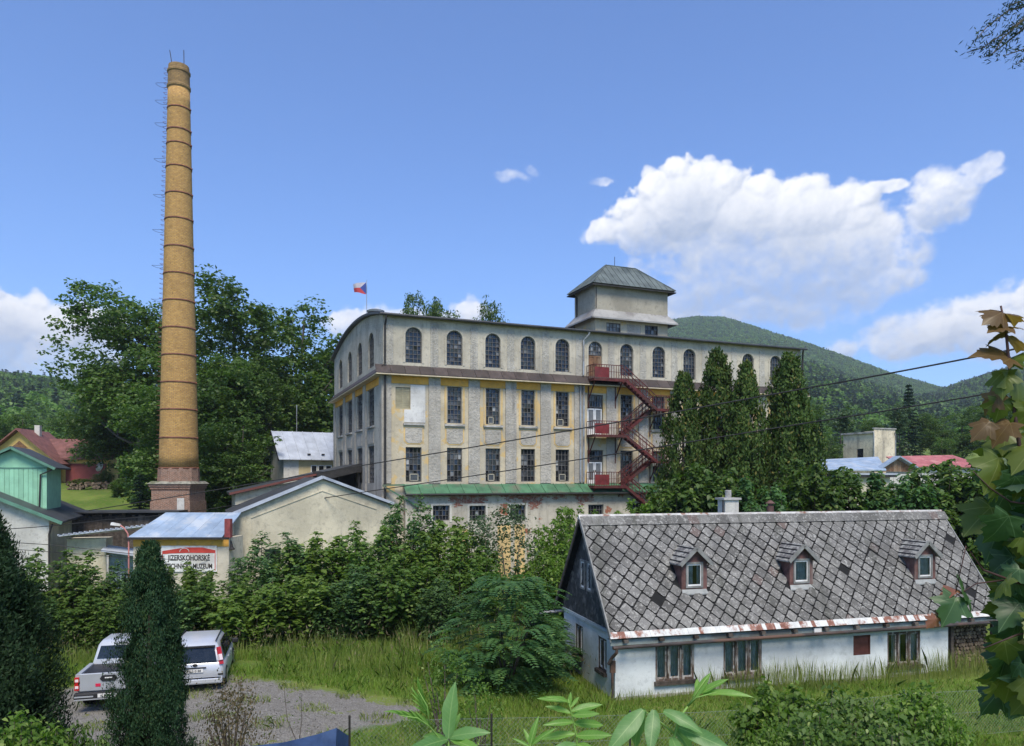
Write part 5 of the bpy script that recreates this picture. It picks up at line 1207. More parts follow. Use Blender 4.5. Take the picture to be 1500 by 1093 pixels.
# grey building with the green clad upper storey
gb = empty('green_clad_building', (-28.1, 45, 0), ANG); tag(gb, 'grey plastered building with mint green clad attic and dark roof', 'building')
w = MB(); w.poly([(-10, 0, -.4), (0, 0, -.4), (0, 0, 4.55), (-5.2, 0, 7.0), (-10, 0, 4.6)]); w.build('front_wall', M_GREYWALL, gb); w = MB(); w.poly([(0, 0, -.4), (0, 12, -.4), (0, 12, 4.55), (0, 0, 4.55)]); w.build('side_wall', M_ANNEX, gb)
p = MB(); slab(p, (-5.2, -.45, 7.15), (.75, -.45, 4.35), (.75, 12.2, 4.35), (-5.2, 12.2, 7.15), .12); p.build('roof_slope', M_DARKMETAL, gb); p = MB(); slab(p, (-11, -.45, 4.4), (-5.2, -.45, 7.15), (-5.2, 12.2, 7.15), (-11, 12.2, 4.4), .12); p.build('roof_slope', M_DARKMETAL, gb)
M_MINT = mat('mint_boards', (.25, .50, .33), .6, .1, 2, rnd=.08)
p = MB(); p.beam((-5.2, -.47, 7.05), (.75, -.47, 4.25), .05, .2); p.build('verge_board', mat('verge_green', (.10, .22, .16), .6, .2), gb)
p = MB(); p.tube([(.2, -.1, 4.2), (.1, -.12, 3.9), (.03, -.12, 3.6), (.03, -.12, 0)], .06, 8); p.build('drainpipe', M_IRON, gb)
gx0, gx1, gy = -4.35, -.55, 2.6
p = MB(); p.box(gx0 + .03, gx1 - .03, gy + .04, gy + 5, 4.4, 7.75); p.build('attic_core', M_MINT, gb)
nb = 15; bw = (gx1 - gx0) / nb; bm_ = MB(); bm_.box(0, bw - .02, 0, .035, 0, 2.55); bm_ = bm_.mesh('board', M_MINT)
for k in range(nb): obj('cladding_board', bm_, gb, (gx0 + k * bw, gy, 5.05))
p = MB(); p.prism([(gx0, 7.62), (gx1, 7.62), (gx1, 7.8), ((gx0 + gx1) / 2, 8.75), (gx0, 7.8)], 'y', gy + .0, gy + 5); p.build('attic_gable', M_MINT, gb)
for s_ in (0, 1):
    p = MB(); xm = (gx0 + gx1) / 2
    if s_: slab(p, (xm, gy - .4, 8.98), (gx1 + .55, gy - .4, 7.65), (gx1 + .55, gy + 5.2, 7.65), (xm, gy + 5.2, 8.98), .1)
    else: slab(p, (gx0 - .55, gy - .4, 7.65), (xm, gy - .4, 8.98), (xm, gy + 5.2, 8.98), (gx0 - .55, gy + 5.2, 7.65), .1)
    p.build('attic_roof', M_DARKMETAL, gb)
p = MB(); p.beam((gx0 - .5, gy - .42, 7.56), (xm, gy - .42, 8.88), .04, .16); p.beam((xm, gy - .42, 8.88), (gx1 + .5, gy - .42, 7.56), .04, .16); p.box(gx0, gx1, gy - .03, gy - .002, 7.58, 7.66); p.build('attic_trim', mat('verge_green', (0, 0, 0)), gb)
p = MB(); p.tube([(gx1 + .3, gy - .3, 7.5), (gx1 - .35, gy - .08, 7.2), (gx1 - .42, gy - .08, 5.0)], .05, 6); p.build('attic_pipe', M_IRON, gb)
# yellow house up the slope
yh = empty('yellow_house', (-59.8, 90, 5.3), math.radians(8)); tag(yh, 'yellow house with dark red roof up the grassy slope', 'house')
M_YH = plaster('house_yellow', (.66, .46, .16), (.5, .36, .15), .2); M_TILE = mat('dark_red_tile', (.17, .075, .065), .75, .25, 2, bmp=.4, bscale=6)
w = MB(); wall(w, (-3.9, 0, 0), (1, 0, 0), (0, 1, 0), 7.8, 0, 4.0, [(2.0, 3.3, 2.3, 3.9), (4.9, 6.2, 2.3, 3.9)], .12); w.poly([(-3.9, 0, 4.0), (3.9, 0, 4.0), (0, 0, 7.4)]); w.poly([(3.9, 0, 0), (3.9, 7, 0), (3.9, 7, 4), (3.9, 0, 4)]); w.build('wall', M_YH, yh)
for x in (-1.9, 1.0): casement(yh, x, x + 1.3, 2.3, 3.9, 2, M_WOODBROWN, y=.06, sill=False)
p = MB(); p.box(-2.0, 2.4, -.05, -.002, 2.15, 2.28); 
for x in (-2.1, -.6, .8, 2.3): p.box(x, x + .2, -.05, -.002, 2.28, 3.95)
p.build('window_trim', M_WOODBROWN, yh)
p = MB(); p.prism([(-1.0, 5.3), (1.0, 5.3), (0, 6.2)], 'y', -.03, -.002); p.build('gable_vent', M_WOODBROWN, yh)
for s_ in (0, 1):
    p = MB()
    if s_: slab(p, (0, -.8, 7.7), (4.9, -.8, 3.4), (4.9, 7.4, 3.4), (0, 7.4, 7.7), .2)
    else: slab(p, (-4.9, -.8, 3.4), (0, -.8, 7.7), (0, 7.4, 7.7), (-4.9, 7.4, 3.4), .2)
    p.build('roof_slope', M_TILE, yh)
w = MB(); w.box(3.9, 9.3, 2.2, 7, 0, 4.3); w.build('wing_wall', M_YH, yh); p = MB(); p.box(4.3, 9.1, 2.16, 2.2, .9, 3.5); p.build('red_shutter', mat('shutter_red', (.24, .06, .055), .7, .15), yh)
p = MB(); slab(p, (2.0, 1.5, 4.15), (10.1, 1.5, 4.15), (10.1, 5, 6.7), (.8, 5, 6.7), .2); p.build('roof_slope', M_TILE, yh); p = MB(); slab(p, (.8, 5, 6.7), (10.1, 5, 6.7), (10.1, 8, 4.2), (.8, 8, 4.2), .2); p.build('roof_slope', M_TILE, yh)
p = MB(); p.box(.3, .9, 3.0, 3.6, 6.5, 8.3); p.build('chimney', M_GREYWALL, yh)
sd = empty('satellite_dish', (-50.2, 90.5, 8.3)); tag(sd, 'white satellite dish on the corner of the yellow house', 'satellite dish')
p = MB(); p.lathe([(.02, 0), (.35, .05), (.6, .16), (.62, .18)], 18); o = p.build('dish', M_WHITEPAINT, sd, True, rot=(math.radians(70), 0, math.radians(-25))); p = MB(); p.tube([(0, .05, 0), (-.3, .3, -.9), (-.6, .3, -.9)], .04, 6); p.build('arm', M_ZINC, sd)
# dark timber shed and its lean-to
sh = empty('timber_shed', (-31.2, 52.5, 0), math.radians(12)); tag(sh, 'dark timber shed with vertical planks beside the green clad building', 'shed')
p = MB(); p.box(0, 7.0, .06, 4, -.3, 4.48); p.build('shed_core', M_UNDER, sh)
pm = MB(); pm.box(0, .215, 0, .05, 0, 4.65); pm = pm.mesh('plank', M_WOODDARK); rng = random.Random(9)
for k in range(32): obj('plank', pm, sh, (k * .219, rng.uniform(0, .02), -.3 + rng.uniform(-.04, .0)), None, (1, 1, rng.uniform(.97, 1.03)))
p = MB(); slab(p, (-.5, -.5, 4.62), (7.2, -.5, 4.62), (7.2, 4.2, 4.55), (-.5, 4.2, 4.55), .12); p.build('roof', M_DARKMETAL, sh)
le = empty('shed_lean_to', (-27.0, 45.2, 0), math.radians(14)); tag(le, 'lean-to with corrugated white-edged roof in front of the timber shed', 'shed')
p = MB(); slab(p, (-.6, 0, 3.5), (5.2, 0, 4.15), (5.2, 1.5, 4.0), (-.6, 1.5, 3.35), .08); p.build('roof', M_WHITEMETAL, le)
for k in range(20): p = MB(); x = -.6 + k * .29; p.tube([(x, -.03, 3.53 + k * .0325), (x, .5, 3.49 + k * .0325)], .05, 6); p.build('corrugation', M_WHITEMETAL, le)
p = MB(); p.box(-.4, 1.8, .9, 2.4, -.3, 3.2); p.build('wall', M_ANNEX, le); p = MB(); p.box(1.8, 3.4, 1.2, 1.25, -.2, 2.2); p.build('door', mat('door_greyblue', (.24, .30, .34), .7, .25, 3), le)
p = MB(); slab(p, (1.7, .2, 2.55), (3.9, .2, 2.15), (3.9, 1.5, 2.35), (1.7, 1.5, 2.75), .1); p.build('porch_roof', M_WHITEMETAL, le)
p = MB()
for x in (2.0, 3.7): p.box(x, x + .12, .25, .37, -.3, 2.2)
p.build('post', M_CONCRETE, le)
# right-hand outbuildings
def at(px, d, z=0): return Vector(((px - CX) / F * d, d, z))
wt_ = empty('white_block_building', at(1280, 95, 4.0), math.radians(24)); tag(wt_, 'stained cream cube-shaped building above the blue-roofed shed', 'building')
M_STAIN = plaster('plaster_stained', (.62, .55, .40), (.20, .18, .15), .75)
w = MB(); wall(w, (0, 0, 0), (1, 0, 0), (0, 1, 0), 3.9, 0, 9.3, []); wall(w, (0, 4.8, 0), (0, -1, 0), (1, 0, 0), 4.8, 0, 8.7, [(2.2, 3.2, 5.4, 6.8)], .15); w.box(.02, 3.88, .02, 4.78, 8.2, 8.7); w.box(3.88, 3.9, 0, 4.8, 0, 9.3); w.build('wall', M_STAIN, wt_)
p = MB(); p.box(-.25, .0, -.1, 5.0, 8.7, 8.95); p.box(-.05, 4.0, -.12, .2, 9.3, 9.42); p.build('parapet', M_CONCRETE, wt_); p = MB(); p.box(.06, .08, 1.6, 2.6, 5.4, 6.8); p.build('window', G_DARK, wt_)
for x, y in ((-.08, -.08), (3.85, -.1)): p = MB(); p.tube([(x - .2, y, 8.9), (x, y, 8.6), (x, y, 3)], .06, 6); p.build('drainpipe', M_ZINC, wt_)
bs = empty('blue_roofed_shed', at(1236, 76, 2.5), math.radians(14)); tag(bs, 'low shed with pale blue roof and brown timber gable', 'shed')
w = MB(); w.box(0, 9.0, 0, 9, -1, 4.9); w.build('wall', M_GREYWALL, bs)
p = MB(); slab(p, (-3.0, -.4, 5.35), (4.8, -.4, 5.35), (9.2, 6, 6.9), (-3.0, 6, 6.3), .12); p.build('roof', M_BLUEMETAL, bs)
p = MB(); p.prism([(4.6, 5.2), (9.6, 5.2), (7.0, 6.6)], 'y', .8, .9); p.build('gable_backing', M_WOODDARK, bs)
for k in range(19):
    x = 4.7 + k * .25; top = 5.2 + 1.35 * min((x - 4.6) / 2.4, (9.6 - x) / 2.6); p = MB(); p.box(x, x + .235, .74, .8, 5.15, max(5.25, top)); p.build('plank', M_WOODBROWN, bs)
p = MB(); p.beam((4.2, .6, 5.2), (7.0, .6, 6.75), .9, .14); p.beam((7.0, .6, 6.75), (10.0, .6, 5.2), .9, .14); p.build('verge', M_BLUEMETAL, bs)
rs = empty('red_roofed_shed', at(1352, 88, 3.5), math.radians(4)); tag(rs, 'long shed with faded red sheet roof behind the maple leaves', 'shed')
w = MB(); w.box(-1, 7.5, .5, 6, -1, 5.0); w.build('wall', M_GREYWALL, rs); p = MB(); slab(p, (-2.2, 0, 4.85), (8.0, 0, 4.85), (6.4, 4, 6.35), (-2.2, 4, 6.15), .12); p.build('roof', M_REDROOF, rs)
fb = empty('flat_roofed_garage', at(1229, 64, .5), math.radians(14)); tag(fb, 'flat-roofed beige garage half hidden by the hedge', 'garage')
w = MB(); w.box(0, 5.2, 0, 5, -.5, 6.55); w.build('wall', M_ANNEX, fb); p = MB(); p.box(-.4, 5.6, -.4, 5.2, 6.55, 6.85); p.build('roof', M_IRON, fb); p = MB(); p.box(-.45, 5.65, -.45, -.4, 6.75, 6.9); p.build('roof_edge', M_WHITEMETAL, fb)

# ------------------------------------------------------------------ parked vehicles
M_SILVER = mat('car_silver', (.54, .56, .59), .3, .03, 2, metal=.3, spec=.6); M_GREYCAR = mat('car_grey', (.41, .43, .46), .32, .03, 2, metal=.25, spec=.6)
M_RUBBER = mat('rubber', (.018, .018, .018), .85, .2); M_BLACKPL = mat('black_plastic', (.02, .02, .022), .55, .2); M_TAIL = mat('tail_red', (.42, .012, .015), .2, .1, spec=.6); M_TAILW = mat('tail_clear', (.75, .62, .62), .2, .1, spec=.6); M_RIM = mat('alloy', (.4, .4, .42), .35, .1, metal=.8)
M_CARGLASS = glass_mat('car_glass', (.008, .010, .012), .04)
def wheel(parent, x, y, r=.36, w=.24):
    t = MB(); t.lathe([(r - .1, -w / 2), (r - .02, -w / 2), (r, -w / 2 + .04), (r, w / 2 - .04), (r - .02, w / 2), (r - .1, w / 2)], 24)
    wh_ = t.build('wheel', M_RUBBER, parent, True, loc=(x, y, r), rot=(0, math.pi / 2, 0)); 
    k = MB(); k.lathe([(r - .1, -w / 2 - .004), (r - .13, -w / 2 + .03), (r - .13, w / 2 - .03), (r - .1, w / 2 + .004)], 20)
    for q in range(5): a = q * 2 * math.pi / 5; k.beam((0, 0, (w / 2 - .01) * (1 if x > 0 else -1)), (math.cos(a) * (r - .12), math.sin(a) * (r - .12), (w / 2 - .01) * (1 if x > 0 else -1)), .05, .03)
    k.build('rim', M_RIM, wh_)
def loft(secs, n_mat=0):
    """secs: list of rings (equal length)"""
    m = MB(); k = len(secs[0])
    for s_ in secs: m.v.extend(s_)
    for i in range(len(secs) - 1):
        for j in range(k): j2 = (j + 1) % k; m.f.append((i * k + j, i * k + j2, (i + 1) * k + j2, (i + 1) * k + j)); m.m.append(0)
    m.f.append(tuple(reversed(range(k)))); m.m.append(0); m.f.append(tuple(range((len(secs) - 1) * k, len(secs) * k))); m.m.append(0)
    return m
def ring(y, hw, z0, z1, hwt=None, r=.08):
    hwt = hwt or hw
    return [(-hw + r, y, z0), (hw - r, y, z0), (hw, y, z0 + r), (hwt, y, z1 - r), (hwt - r, y, z1), (-hwt + r, y, z1), (-hwt, y, z1 - r), (-hw, y, z0 + r)]
pk = empty('pickup_truck', (0, 0, 0)); tag(pk, 'silver pickup truck parked with its tailgate towards the fence', 'pickup truck')
b = loft([ring(.10, .88, .62, 1.06), ring(.16, .90, .58, 1.10), ring(1.5, .92, .55, 1.10), ring(3.3, .92, .52, 1.08), ring(4.4, .91, .5, 1.06), ring(5.0, .86, .5, .98), ring(5.25, .74, .55, .86)])
o = b.build('body', M_GREYCAR, pk, True); 
p = MB()
for q in ((-.92, -.80, .12, 1.62, 1.06, 1.16), (.80, .92, .12, 1.62, 1.06, 1.16)): p.box(*q)
p.build('bed_side', M_GREYCAR, pk); p = MB(); p.box(-.79, .79, .14, 1.6, 1.08, 1.115); p.build('bed_floor', M_BLACKPL, pk)
p = MB(); p.box(-.80, .80, .055, .12, .66, 1.19); tg = bevel(p.build('tailgate', M_GREYCAR, pk), .02); p = MB(); p.prism([(-.24, 1.02), (-.18, 1.12), (.18, 1.12), (.24, 1.02), (.17, .94), (-.17, .94)], 'y', .035, .056); p.build('handle', M_BLACKPL, tg); p = MB(); p.box(-.1, .1, .028, .036, 1.03, 1.06); p.build('handle_badge', M_WHITEPAINT, tg)
p = MB(); p.box(-.36, -.22, .045, .054, .79, .88); p.build('red_sticker', mat('sticker_red', (.5, .02, .06), .5, .2), tg)
cb = loft([ring(1.62, .86, 1.04, 1.2, .84), ring(1.74, .85, 1.04, 1.76, .70), ring(2.0, .86, 1.04, 1.82, .70), ring(3.0, .86, 1.04, 1.80, .70), ring(3.5, .86, 1.04, 1.62, .70), ring(4.05, .85, 1.04, 1.14, .80)]); cb.build('cabin', M_SILVER, pk, True)
p = MB(); p.hexa([(-.72, 1.62, 1.28), (.72, 1.62, 1.28), (.72, 1.70, 1.28), (-.72, 1.70, 1.28), (-.62, 1.70, 1.67), (.62, 1.70, 1.67), (.62, 1.78, 1.67), (-.62, 1.78, 1.67)]); p.build('rear_window', M_CARGLASS, pk)
for s_ in (-1, 1):
    p = MB(); pts = [(s_ * .858, 1.95, 1.18), (s_ * .858, 3.55, 1.18), (s_ * .745, 3.25, 1.68), (s_ * .745, 2.0, 1.68)]; p.poly([(x_ + s_ * .012, y_, z_) for x_, y_, z_ in pts][::s_]); p.build('side_window', M_CARGLASS, pk)
    p = MB(); p.box(min(s_ * .80, s_ * .93), max(s_ * .80, s_ * .93), .04, .16, .70, 1.09); tl = p.build('tail_light', M_TAIL, pk); p = MB(); x0 = min(s_ * .82, s_ * .91)
    for zz in (.76, .96): p.box(x0, x0 + .09, .033, .041, zz, zz + .08)
    p.build('reversing_lamp', M_TAILW, tl)
    for y in (1.15, 4.15): wheel(pk, s_ * .79, y, .39, .27)
    p = MB(); p.box(min(s_ * .92, s_ * 1.12), max(s_ * .92, s_ * 1.12), 3.35, 3.45, 1.18, 1.36); bevel(p.build('mirror', M_SILVER, pk), .03)
p = MB(); p.box(-.92, .92, -.10, .1, .42, .64); bevel(p.build('bumper', M_BLACKPL, pk), .04); p = MB(); p.box(-.90, -.38, -.115, .02, .52, .56); p.box(.38, .90, -.115, .02, .52, .56); p.box(-.9, .9, -.11, .0, .44, .47); p.build('bumper_trim', M_GREYCAR, pk)
pl_ = MB(); pl_.box(-.26, .26, -.118, -.104, .50, .61); plo = pl_.build('licence_plate', M_WHITEPAINT, pk); text_mesh('lettering', '6L7 7067', .10, M_IRON, plo, (0, -.121, .553))
pk.location = (-12.2, 22.4, gh(-12.3, 22.6)); pk.rotation_euler = (0, 0, math.radians(15))
mv = empty('silver_minivan', (0, 0, 0)); tag(mv, 'silver compact people carrier parked beside the tall cypress', 'car')
b = loft([ring(.02, .82, .40, .92, .80), ring(.10, .88, .28, .98, .86), ring(1.2, .91, .24, 1.0, .89), ring(3.0, .91, .24, .98, .88), ring(3.8, .88, .26, .90, .84), ring(4.2, .78, .3, .78, .72), ring(4.33, .62, .36, .64, .58)]); b.build('body', M_SILVER, mv, True)
cb = loft([ring(.06, .85, .9, 1.0, .83), ring(.20, .85, .9, 1.45, .72), ring(.42, .86, .9, 1.56, .66), ring(1.2, .87, .9, 1.60, .66), ring(2.3, .87, .9, 1.56, .65), ring(2.9, .86, .9, 1.38, .66), ring(3.75, .82, .86, .93, .72)]); cb.build('cabin', M_SILVER, mv, True)
p = MB(); p.hexa([(-.66, .0, .98), (.66, .0, .98), (.66, .08, .98), (-.66, .08, .98), (-.58, .16, 1.40), (.58, .16, 1.40), (.58, .24, 1.40), (-.58, .24, 1.40)]); p.build('rear_window', M_CARGLASS, mv)
p = MB(); p.box(-.60, .60, .10, .34, 1.42, 1.465); p.build('spoiler', M_BLACKPL, mv)
for s_ in (-1, 1):
    p = MB(); pts = [(.868, .55, 1.0), (.875, 3.1, 1.0), (.70, 2.6, 1.45), (.69, .75, 1.50)]; q = [(s_ * (x_ + .012), y_, z_) for x_, y_, z_ in pts][::s_]; p.poly(q); p.build('side_window', M_CARGLASS, mv)
    p = MB(); p.beam((s_ * .80, .04, .86), (s_ * .69, .20, 1.40), .13, .10); tl = p.build('tail_light', M_TAIL, mv); p = MB(); p.beam((s_ * .783, .055 - .02, 1.0), (s_ * .742, .10 - .01, 1.18), .11, .10); p.build('reversing_lamp', M_TAILW, tl)
    for y in (.82, 3.45): wheel(mv, s_ * .80, y, .33, .22)
    p = MB(); p.box(min(s_ * .90, s_ * 1.12), max(s_ * .90, s_ * 1.12), 2.75, 2.88, .98, 1.14); bevel(p.build('mirror', M_BLACKPL, mv), .03)
    for y in (1.3, 2.3): p = MB(); p.box(min(s_ * .885, s_ * .925), max(s_ * .885, s_ * .925), y, y + .16, .83, .86); p.build('door_handle', M_SILVER, mv)
    p = MB(); p.box(min(s_ * .70, s_ * .86), max(s_ * .70, s_ * .86), .005, .06, .52, .57); p.build('reflector', M_BLACKPL, mv)
    p = MB(); p.tube([(s_ * .60, .35, 1.585), (s_ * .60, 2.4, 1.60)], .02, 6); p.build('roof_rail', M_BLACKPL, mv)
p = MB(); p.box(-.84, .84, -.07, .06, .26, .46); bevel(p.build('bumper', M_SILVER, mv), .05); p = MB(); p.box(-.78, .78, -.075, -.02, .455, .475); p.build('bumper_trim', M_BLACKPL, mv)
p = MB(); p.box(-.25, .25, -.012, .01, .64, .75); plo = p.build('licence_plate', M_WHITEPAINT, mv); text_mesh('lettering', '5L2 0188', .10, M_IRON, plo, (0, -.016, .693)); p = MB(); p.box(-.34, .34, -.012, .005, .775, .81); p.build('plate_trim', M_BLACKPL, mv); p = MB(); p.lathe([(.0, 0), (.05, 0), (.05, .01)], 12); p.build('badge', M_BLACKPL, mv, loc=(0, .012, .88), rot=(math.pi / 2, 0, 0), scale=(1.6, 1, .8))
mv.location = (-10.35, 24.2, gh(-10.3, 24.5)); mv.rotation_euler = (0, 0, math.radians(16))
# ------------------------------------------------------------------ trees behind the factory
def gp3(px, d, dz=0):
    x = (px - CX) / F * d; return Vector((x, d, gh(x, d) + dz))
TREE = [deciduous('broad_a', 101, 20, 13, LF_DARK, BARK, 14, .42, 5.6, 15, .12, 1.0, .38),
        deciduous('broad_b', 102, 20, 11, LF_DARK, BARK, 14, .42, 6.0, 15, .12, 1.0, .36),
        deciduous('broad_c', 103, 20, 12, LF_DARK, BARK, 17, .42, 4.8, 15, .10, .9, .36, sub=10)]
BACK = [(205, 418, 86, 0, 'broad dark tree rising directly behind the chimney, left side'), (345, 404, 82, 1, 'tallest leafy tree just right of the brick chimney'), (436, 424, 88, 2, 'tall airy tree beside the factory gable end'),
        (178, 505, 93, 2, 'spreading tree whose crown overhangs the yellow house'), (300, 500, 74, 0, 'dense tree close behind the chimney shaft'), (395, 520, 78, 1, 'leafy tree above the pale metal roof'),
        (235, 560, 70, 1, 'lower tree screening the chimney base from behind'), (350, 590, 68, 2, 'low dark tree between the chimney and the wing'), (470, 500, 94, 0, 'tree partly hidden by the factory gable'),
        (632, 449, 96, 0, 'round tree top showing above the factory roof beside the flagpole'), (733, 459, 98, 1, 'tree top peeping over the middle of the factory roof'),
        (100, 600, 115, 1, 'dark tree on the slope above the yellow house roof'), (30, 595, 112, 2, 'dark tree behind the yellow house chimney'), (-40, 600, 105, 0, 'dark tree at the edge beyond the yellow house'),
        (160, 590, 100, 2, 'shadowy tree behind the satellite dish')]
for k, (px, py, d, v, lab) in enumerate(BACK):
    g_ = gp3(px, d); H = P(px, py, d).z - g_.z; s_ = H / (18.9 if k in (9, 10) else 20.2 if k == 2 else 20.8)
    plant('deciduous_tree', TREE[v], g_, lab, 'tree', s_, k * 1.3, 'tall trees behind the factory', sxy=s_ * (.50 if k in (9, 10) else 1.1 if H > 14 else 1.2))
SPR = spruce('spruce', 7, 14, 5.2, LF_SPRUCE, BARK, 24, .55, .3, 26)
for px, py, d, lab, sx_ in ((1331, 558, 120, 'tall dark spruce standing above the white block building', 1.0), (205, 690, 62, 'small dark spruce beside the chimney base', 1.2), (1200, 610, 105, 'dark conifer beyond the columnar cypresses', 1.3)):
    g_ = gp3(px, d); s_ = (P(px, py, d).z - g_.z) / 14; plant('spruce_tree', SPR, g_, lab, 'tree', s_, px, 'spruces', sxy=s_ * sx_)
BIRCH = deciduous('birch', 104, 14, 5, LF_BIRCH, BARK, 12, .4, 9, 9, .08, .7, .16)
for px, py, d, lab in ((1318, 588, 112, 'pale slender birch in front of the spruce'), (1232, 588, 108, 'slim grey-green tree left of the white block building')):
    g_ = gp3(px, d); plant('birch_tree', BIRCH, g_, lab, 'tree', (P(px, py, d).z - g_.z) / 13.5, px, 'slender trees')
for k, (px, py, d, v, lab) in enumerate([(1365, 612, 125, 0, 'rounded tree behind the red sheet roof'), (1410, 600, 132, 1, 'broad tree beyond the red-roofed shed'), (1455, 590, 120, 2, 'leafy tree behind the upper maple sprig'), (1285, 618, 130, 1, 'low tree behind the white block building'),
                                         (1215, 640, 98, 2, 'bushy tree between the cypresses and the white block'), (1500, 600, 105, 0, 'tree at the photo edge behind the maple branch'), (1380, 640, 108, 2, 'small round tree just above the red roof'), (1170, 600, 120, 0, 'tree hidden behind the columnar cypresses')]):
    g_ = gp3(px, d); s_ = (P(px, py, d).z - g_.z) / 19; plant('deciduous_tree', TREE[v], g_, lab, 'tree', s_, k * 2.1, 'trees beyond the sheds', sxy=s_ * 1.25)
# columnar cypresses before the factory
THU = [thuja('cypress_' + q, 201 + k, 15, 3.8, LF_THUJA, 23000, .25, .62, .45, ((0, 0, 1.0, 1.0), (.55, .3 - .5 * (k % 2), .70 + .05 * k, .55), (-.5, -.3, .6 + .06 * k, .6)), .85, .4, 520) for k, q in enumerate('abcd')]
tb = MB(); tb.tube([(0, 0, -.3), (0, 0, 7), (0, 0, 13)], [.22, .14, .02], 8); THT = tb.mesh('cypress_trunk', BARK, True)
for k, (px, py, d, wd, lab) in enumerate([(1001, 544, 46, .95, 'columnar cypress nearest the fire escape'), (1052, 512, 46.5, 1.0, 'tallest columnar cypress, second from the fire escape'), (1094, 532, 45.5, .95, 'columnar cypress third from the fire escape'), (1156, 518, 46, 1.12, 'broad columnar cypress at the far end of the row')]):
    g_ = gp3(px, d); s_ = (P(px, py, d).z - g_.z) / 14.9; plant('columnar_cypress', (THT, THU[k]), g_, lab, 'tree', s_, k * 1.9, 'columnar cypresses in front of the factory', sxy=s_ * wd * 1.05)
# ------------------------------------------------------------------ shrubs in the middle ground
def leafy_shrub(name, seed, H, W, m, K=1500, per=8, leaf=.2, cr=.34, up=1.1, flat=.45, prof=2.6, stems=7):
    rng = np.random.default_rng(seed); p, a = bush_points(rng, H, W, K, .04, .55, prof)
    p[:, 2] = np.round(p[:, 2] / .38) * .38 + rng.normal(0, .07, K)
    p += rng.normal(0, .10, p.shape)
    c, n = clump_leaves(rng, p, np.full(K, cr) * rng.uniform(.6, 1.3, K), per, flat, up); N = len(c)
    od = np.stack([c[:, 0], c[:, 1], np.zeros(N)], 1); t = unit(od + 1e-6) * .8 + rng.normal(0, .5, (N, 3)); t[:, 2] -= .3
    L = leaf * rng.uniform(.6, 1.3, N); b = MB()
    for k in range(stems):
        a = rng.uniform(0, 6.28); q = rng.uniform(.1, .35) * W; b.tube([(0.05 * math.cos(a), .05 * math.sin(a), -.2), (q * .4 * math.cos(a), q * .4 * math.sin(a), H * .35), (q * math.cos(a), q * math.sin(a), H * rng.uniform(.6, .9))], [.05, .03, .008], 5)
    return b.mesh(name + '_stem', BARK, True), leaf_mesh(name + '_foliage', c, n, t, L, L * .7, m, rng, .15)
def stemmed_shrub(name, seed, H, W, m, S=15, leaf=.19, per=6, step=.27, rfac=.17):
    """many upright leaders, each clothed with whorls of layered leaf sprays; uneven peaks, dark gaps between"""
    rng = np.random.default_rng(seed); C, Nn, T = [], [], []; b = MB()
    for k in range(S):
        a = 2.4 * k + rng.normal(0, .3); q = W / 2 * (.12 + .78 * ((k + .5) / S) ** .6); hh = H * (1.0 - .42 * (q / (W / 2)) ** 1.8) * rng.uniform(.82, 1.03)
        tip = np.array([math.cos(a) * q, math.sin(a) * q, hh]); bow = np.array([math.cos(a), math.sin(a), 0]) * rng.uniform(-.05, .12) * W
        f = lambda t: tip * np.array([t ** .8, t ** .8, t]) + bow * math.sin(math.pi * t)
        b.tube([tuple(f(0) - [0, 0, .2]), tuple(f(.35)), tuple(f(.7)), tuple(f(1.0))], [.04, .028, .016, .004], 5)
        t = .10
        while t < 1.0:
            p = f(t); R = W * rfac * (1.08 - t) ** .75 + .10; n = rng.integers(3, 6); a0 = rng.uniform(0, 6.28)
            for j in range(n):
                aa = a0 + j * 6.28 / n + rng.normal(0, .3); r = R * rng.uniform(.5, 1.15); d = np.array([math.cos(aa), math.sin(aa), rng.normal(.05, .12)])
                s = rng.uniform(.35, 1.05, per)[:, None]; c = p + d * r * s + rng.normal(0, .06, (per, 3)); c[:, 2] -= (s[:, 0] ** 2) * r * .30
                C.append(c); nn = rng.normal(0, .28, (per, 3)) + d * .35; nn[:, 2] += 1.0; Nn.append(nn); tt = d * .8 + rng.normal(0, .55, (per, 3)); tt[:, 2] -= .30; T.append(tt)
            t += step / hh * rng.uniform(.8, 1.2)
    C, Nn, T = map(np.concatenate, (C, Nn, T)); L = leaf * rng.uniform(.55, 1.3, len(C))
    return b.mesh(name + '_stem', BARK, True), leaf_mesh(name + '_foliage', C, Nn, T, L, L * .68, m, rng, .16, True)
SH = [stemmed_shrub('maple_shrub_a', 301, 5, 4.2, LF_MID, 24, .19, 7, .25), stemmed_shrub('maple_shrub_b', 302, 5, 3.8, LF_HAZEL, 21, .15, 10, .25), stemmed_shrub('maple_shrub_c', 303, 5, 4.4, LF_LIME, 22, .23, 6, .27)]
FR = [stemmed_shrub('fresh_shrub_a', 311, 4, 3.2, LF_FRESH, 17, .18, 7), stemmed_shrub('fresh_shrub_b', 312, 4, 3.0, LF_FRESH, 16, .18, 7)]
HD = [stemmed_shrub('hedge_a', 305, 5, 4.2, LF_DARK, 36, .2, 8, .24, .19), stemmed_shrub('hedge_b', 306, 5, 4.2, LF_ASH, 34, .2, 8, .24, .19)]
def shrub(px, py, d, meshes, lab, grp, wpx=None, base=None, name='shrub', W=4.0, H=5.0, k=0):
    g_ = gp3(px, d); g_.z -= .05; h = (P(px, py, d).z - g_.z) / H * 1.06; sxy = (wpx / F * d) / W * 1.08 if wpx else h
    return plant(name, meshes, g_, lab, 'shrub', h, px * .7, grp, ('stem', 'foliage'), sxy)
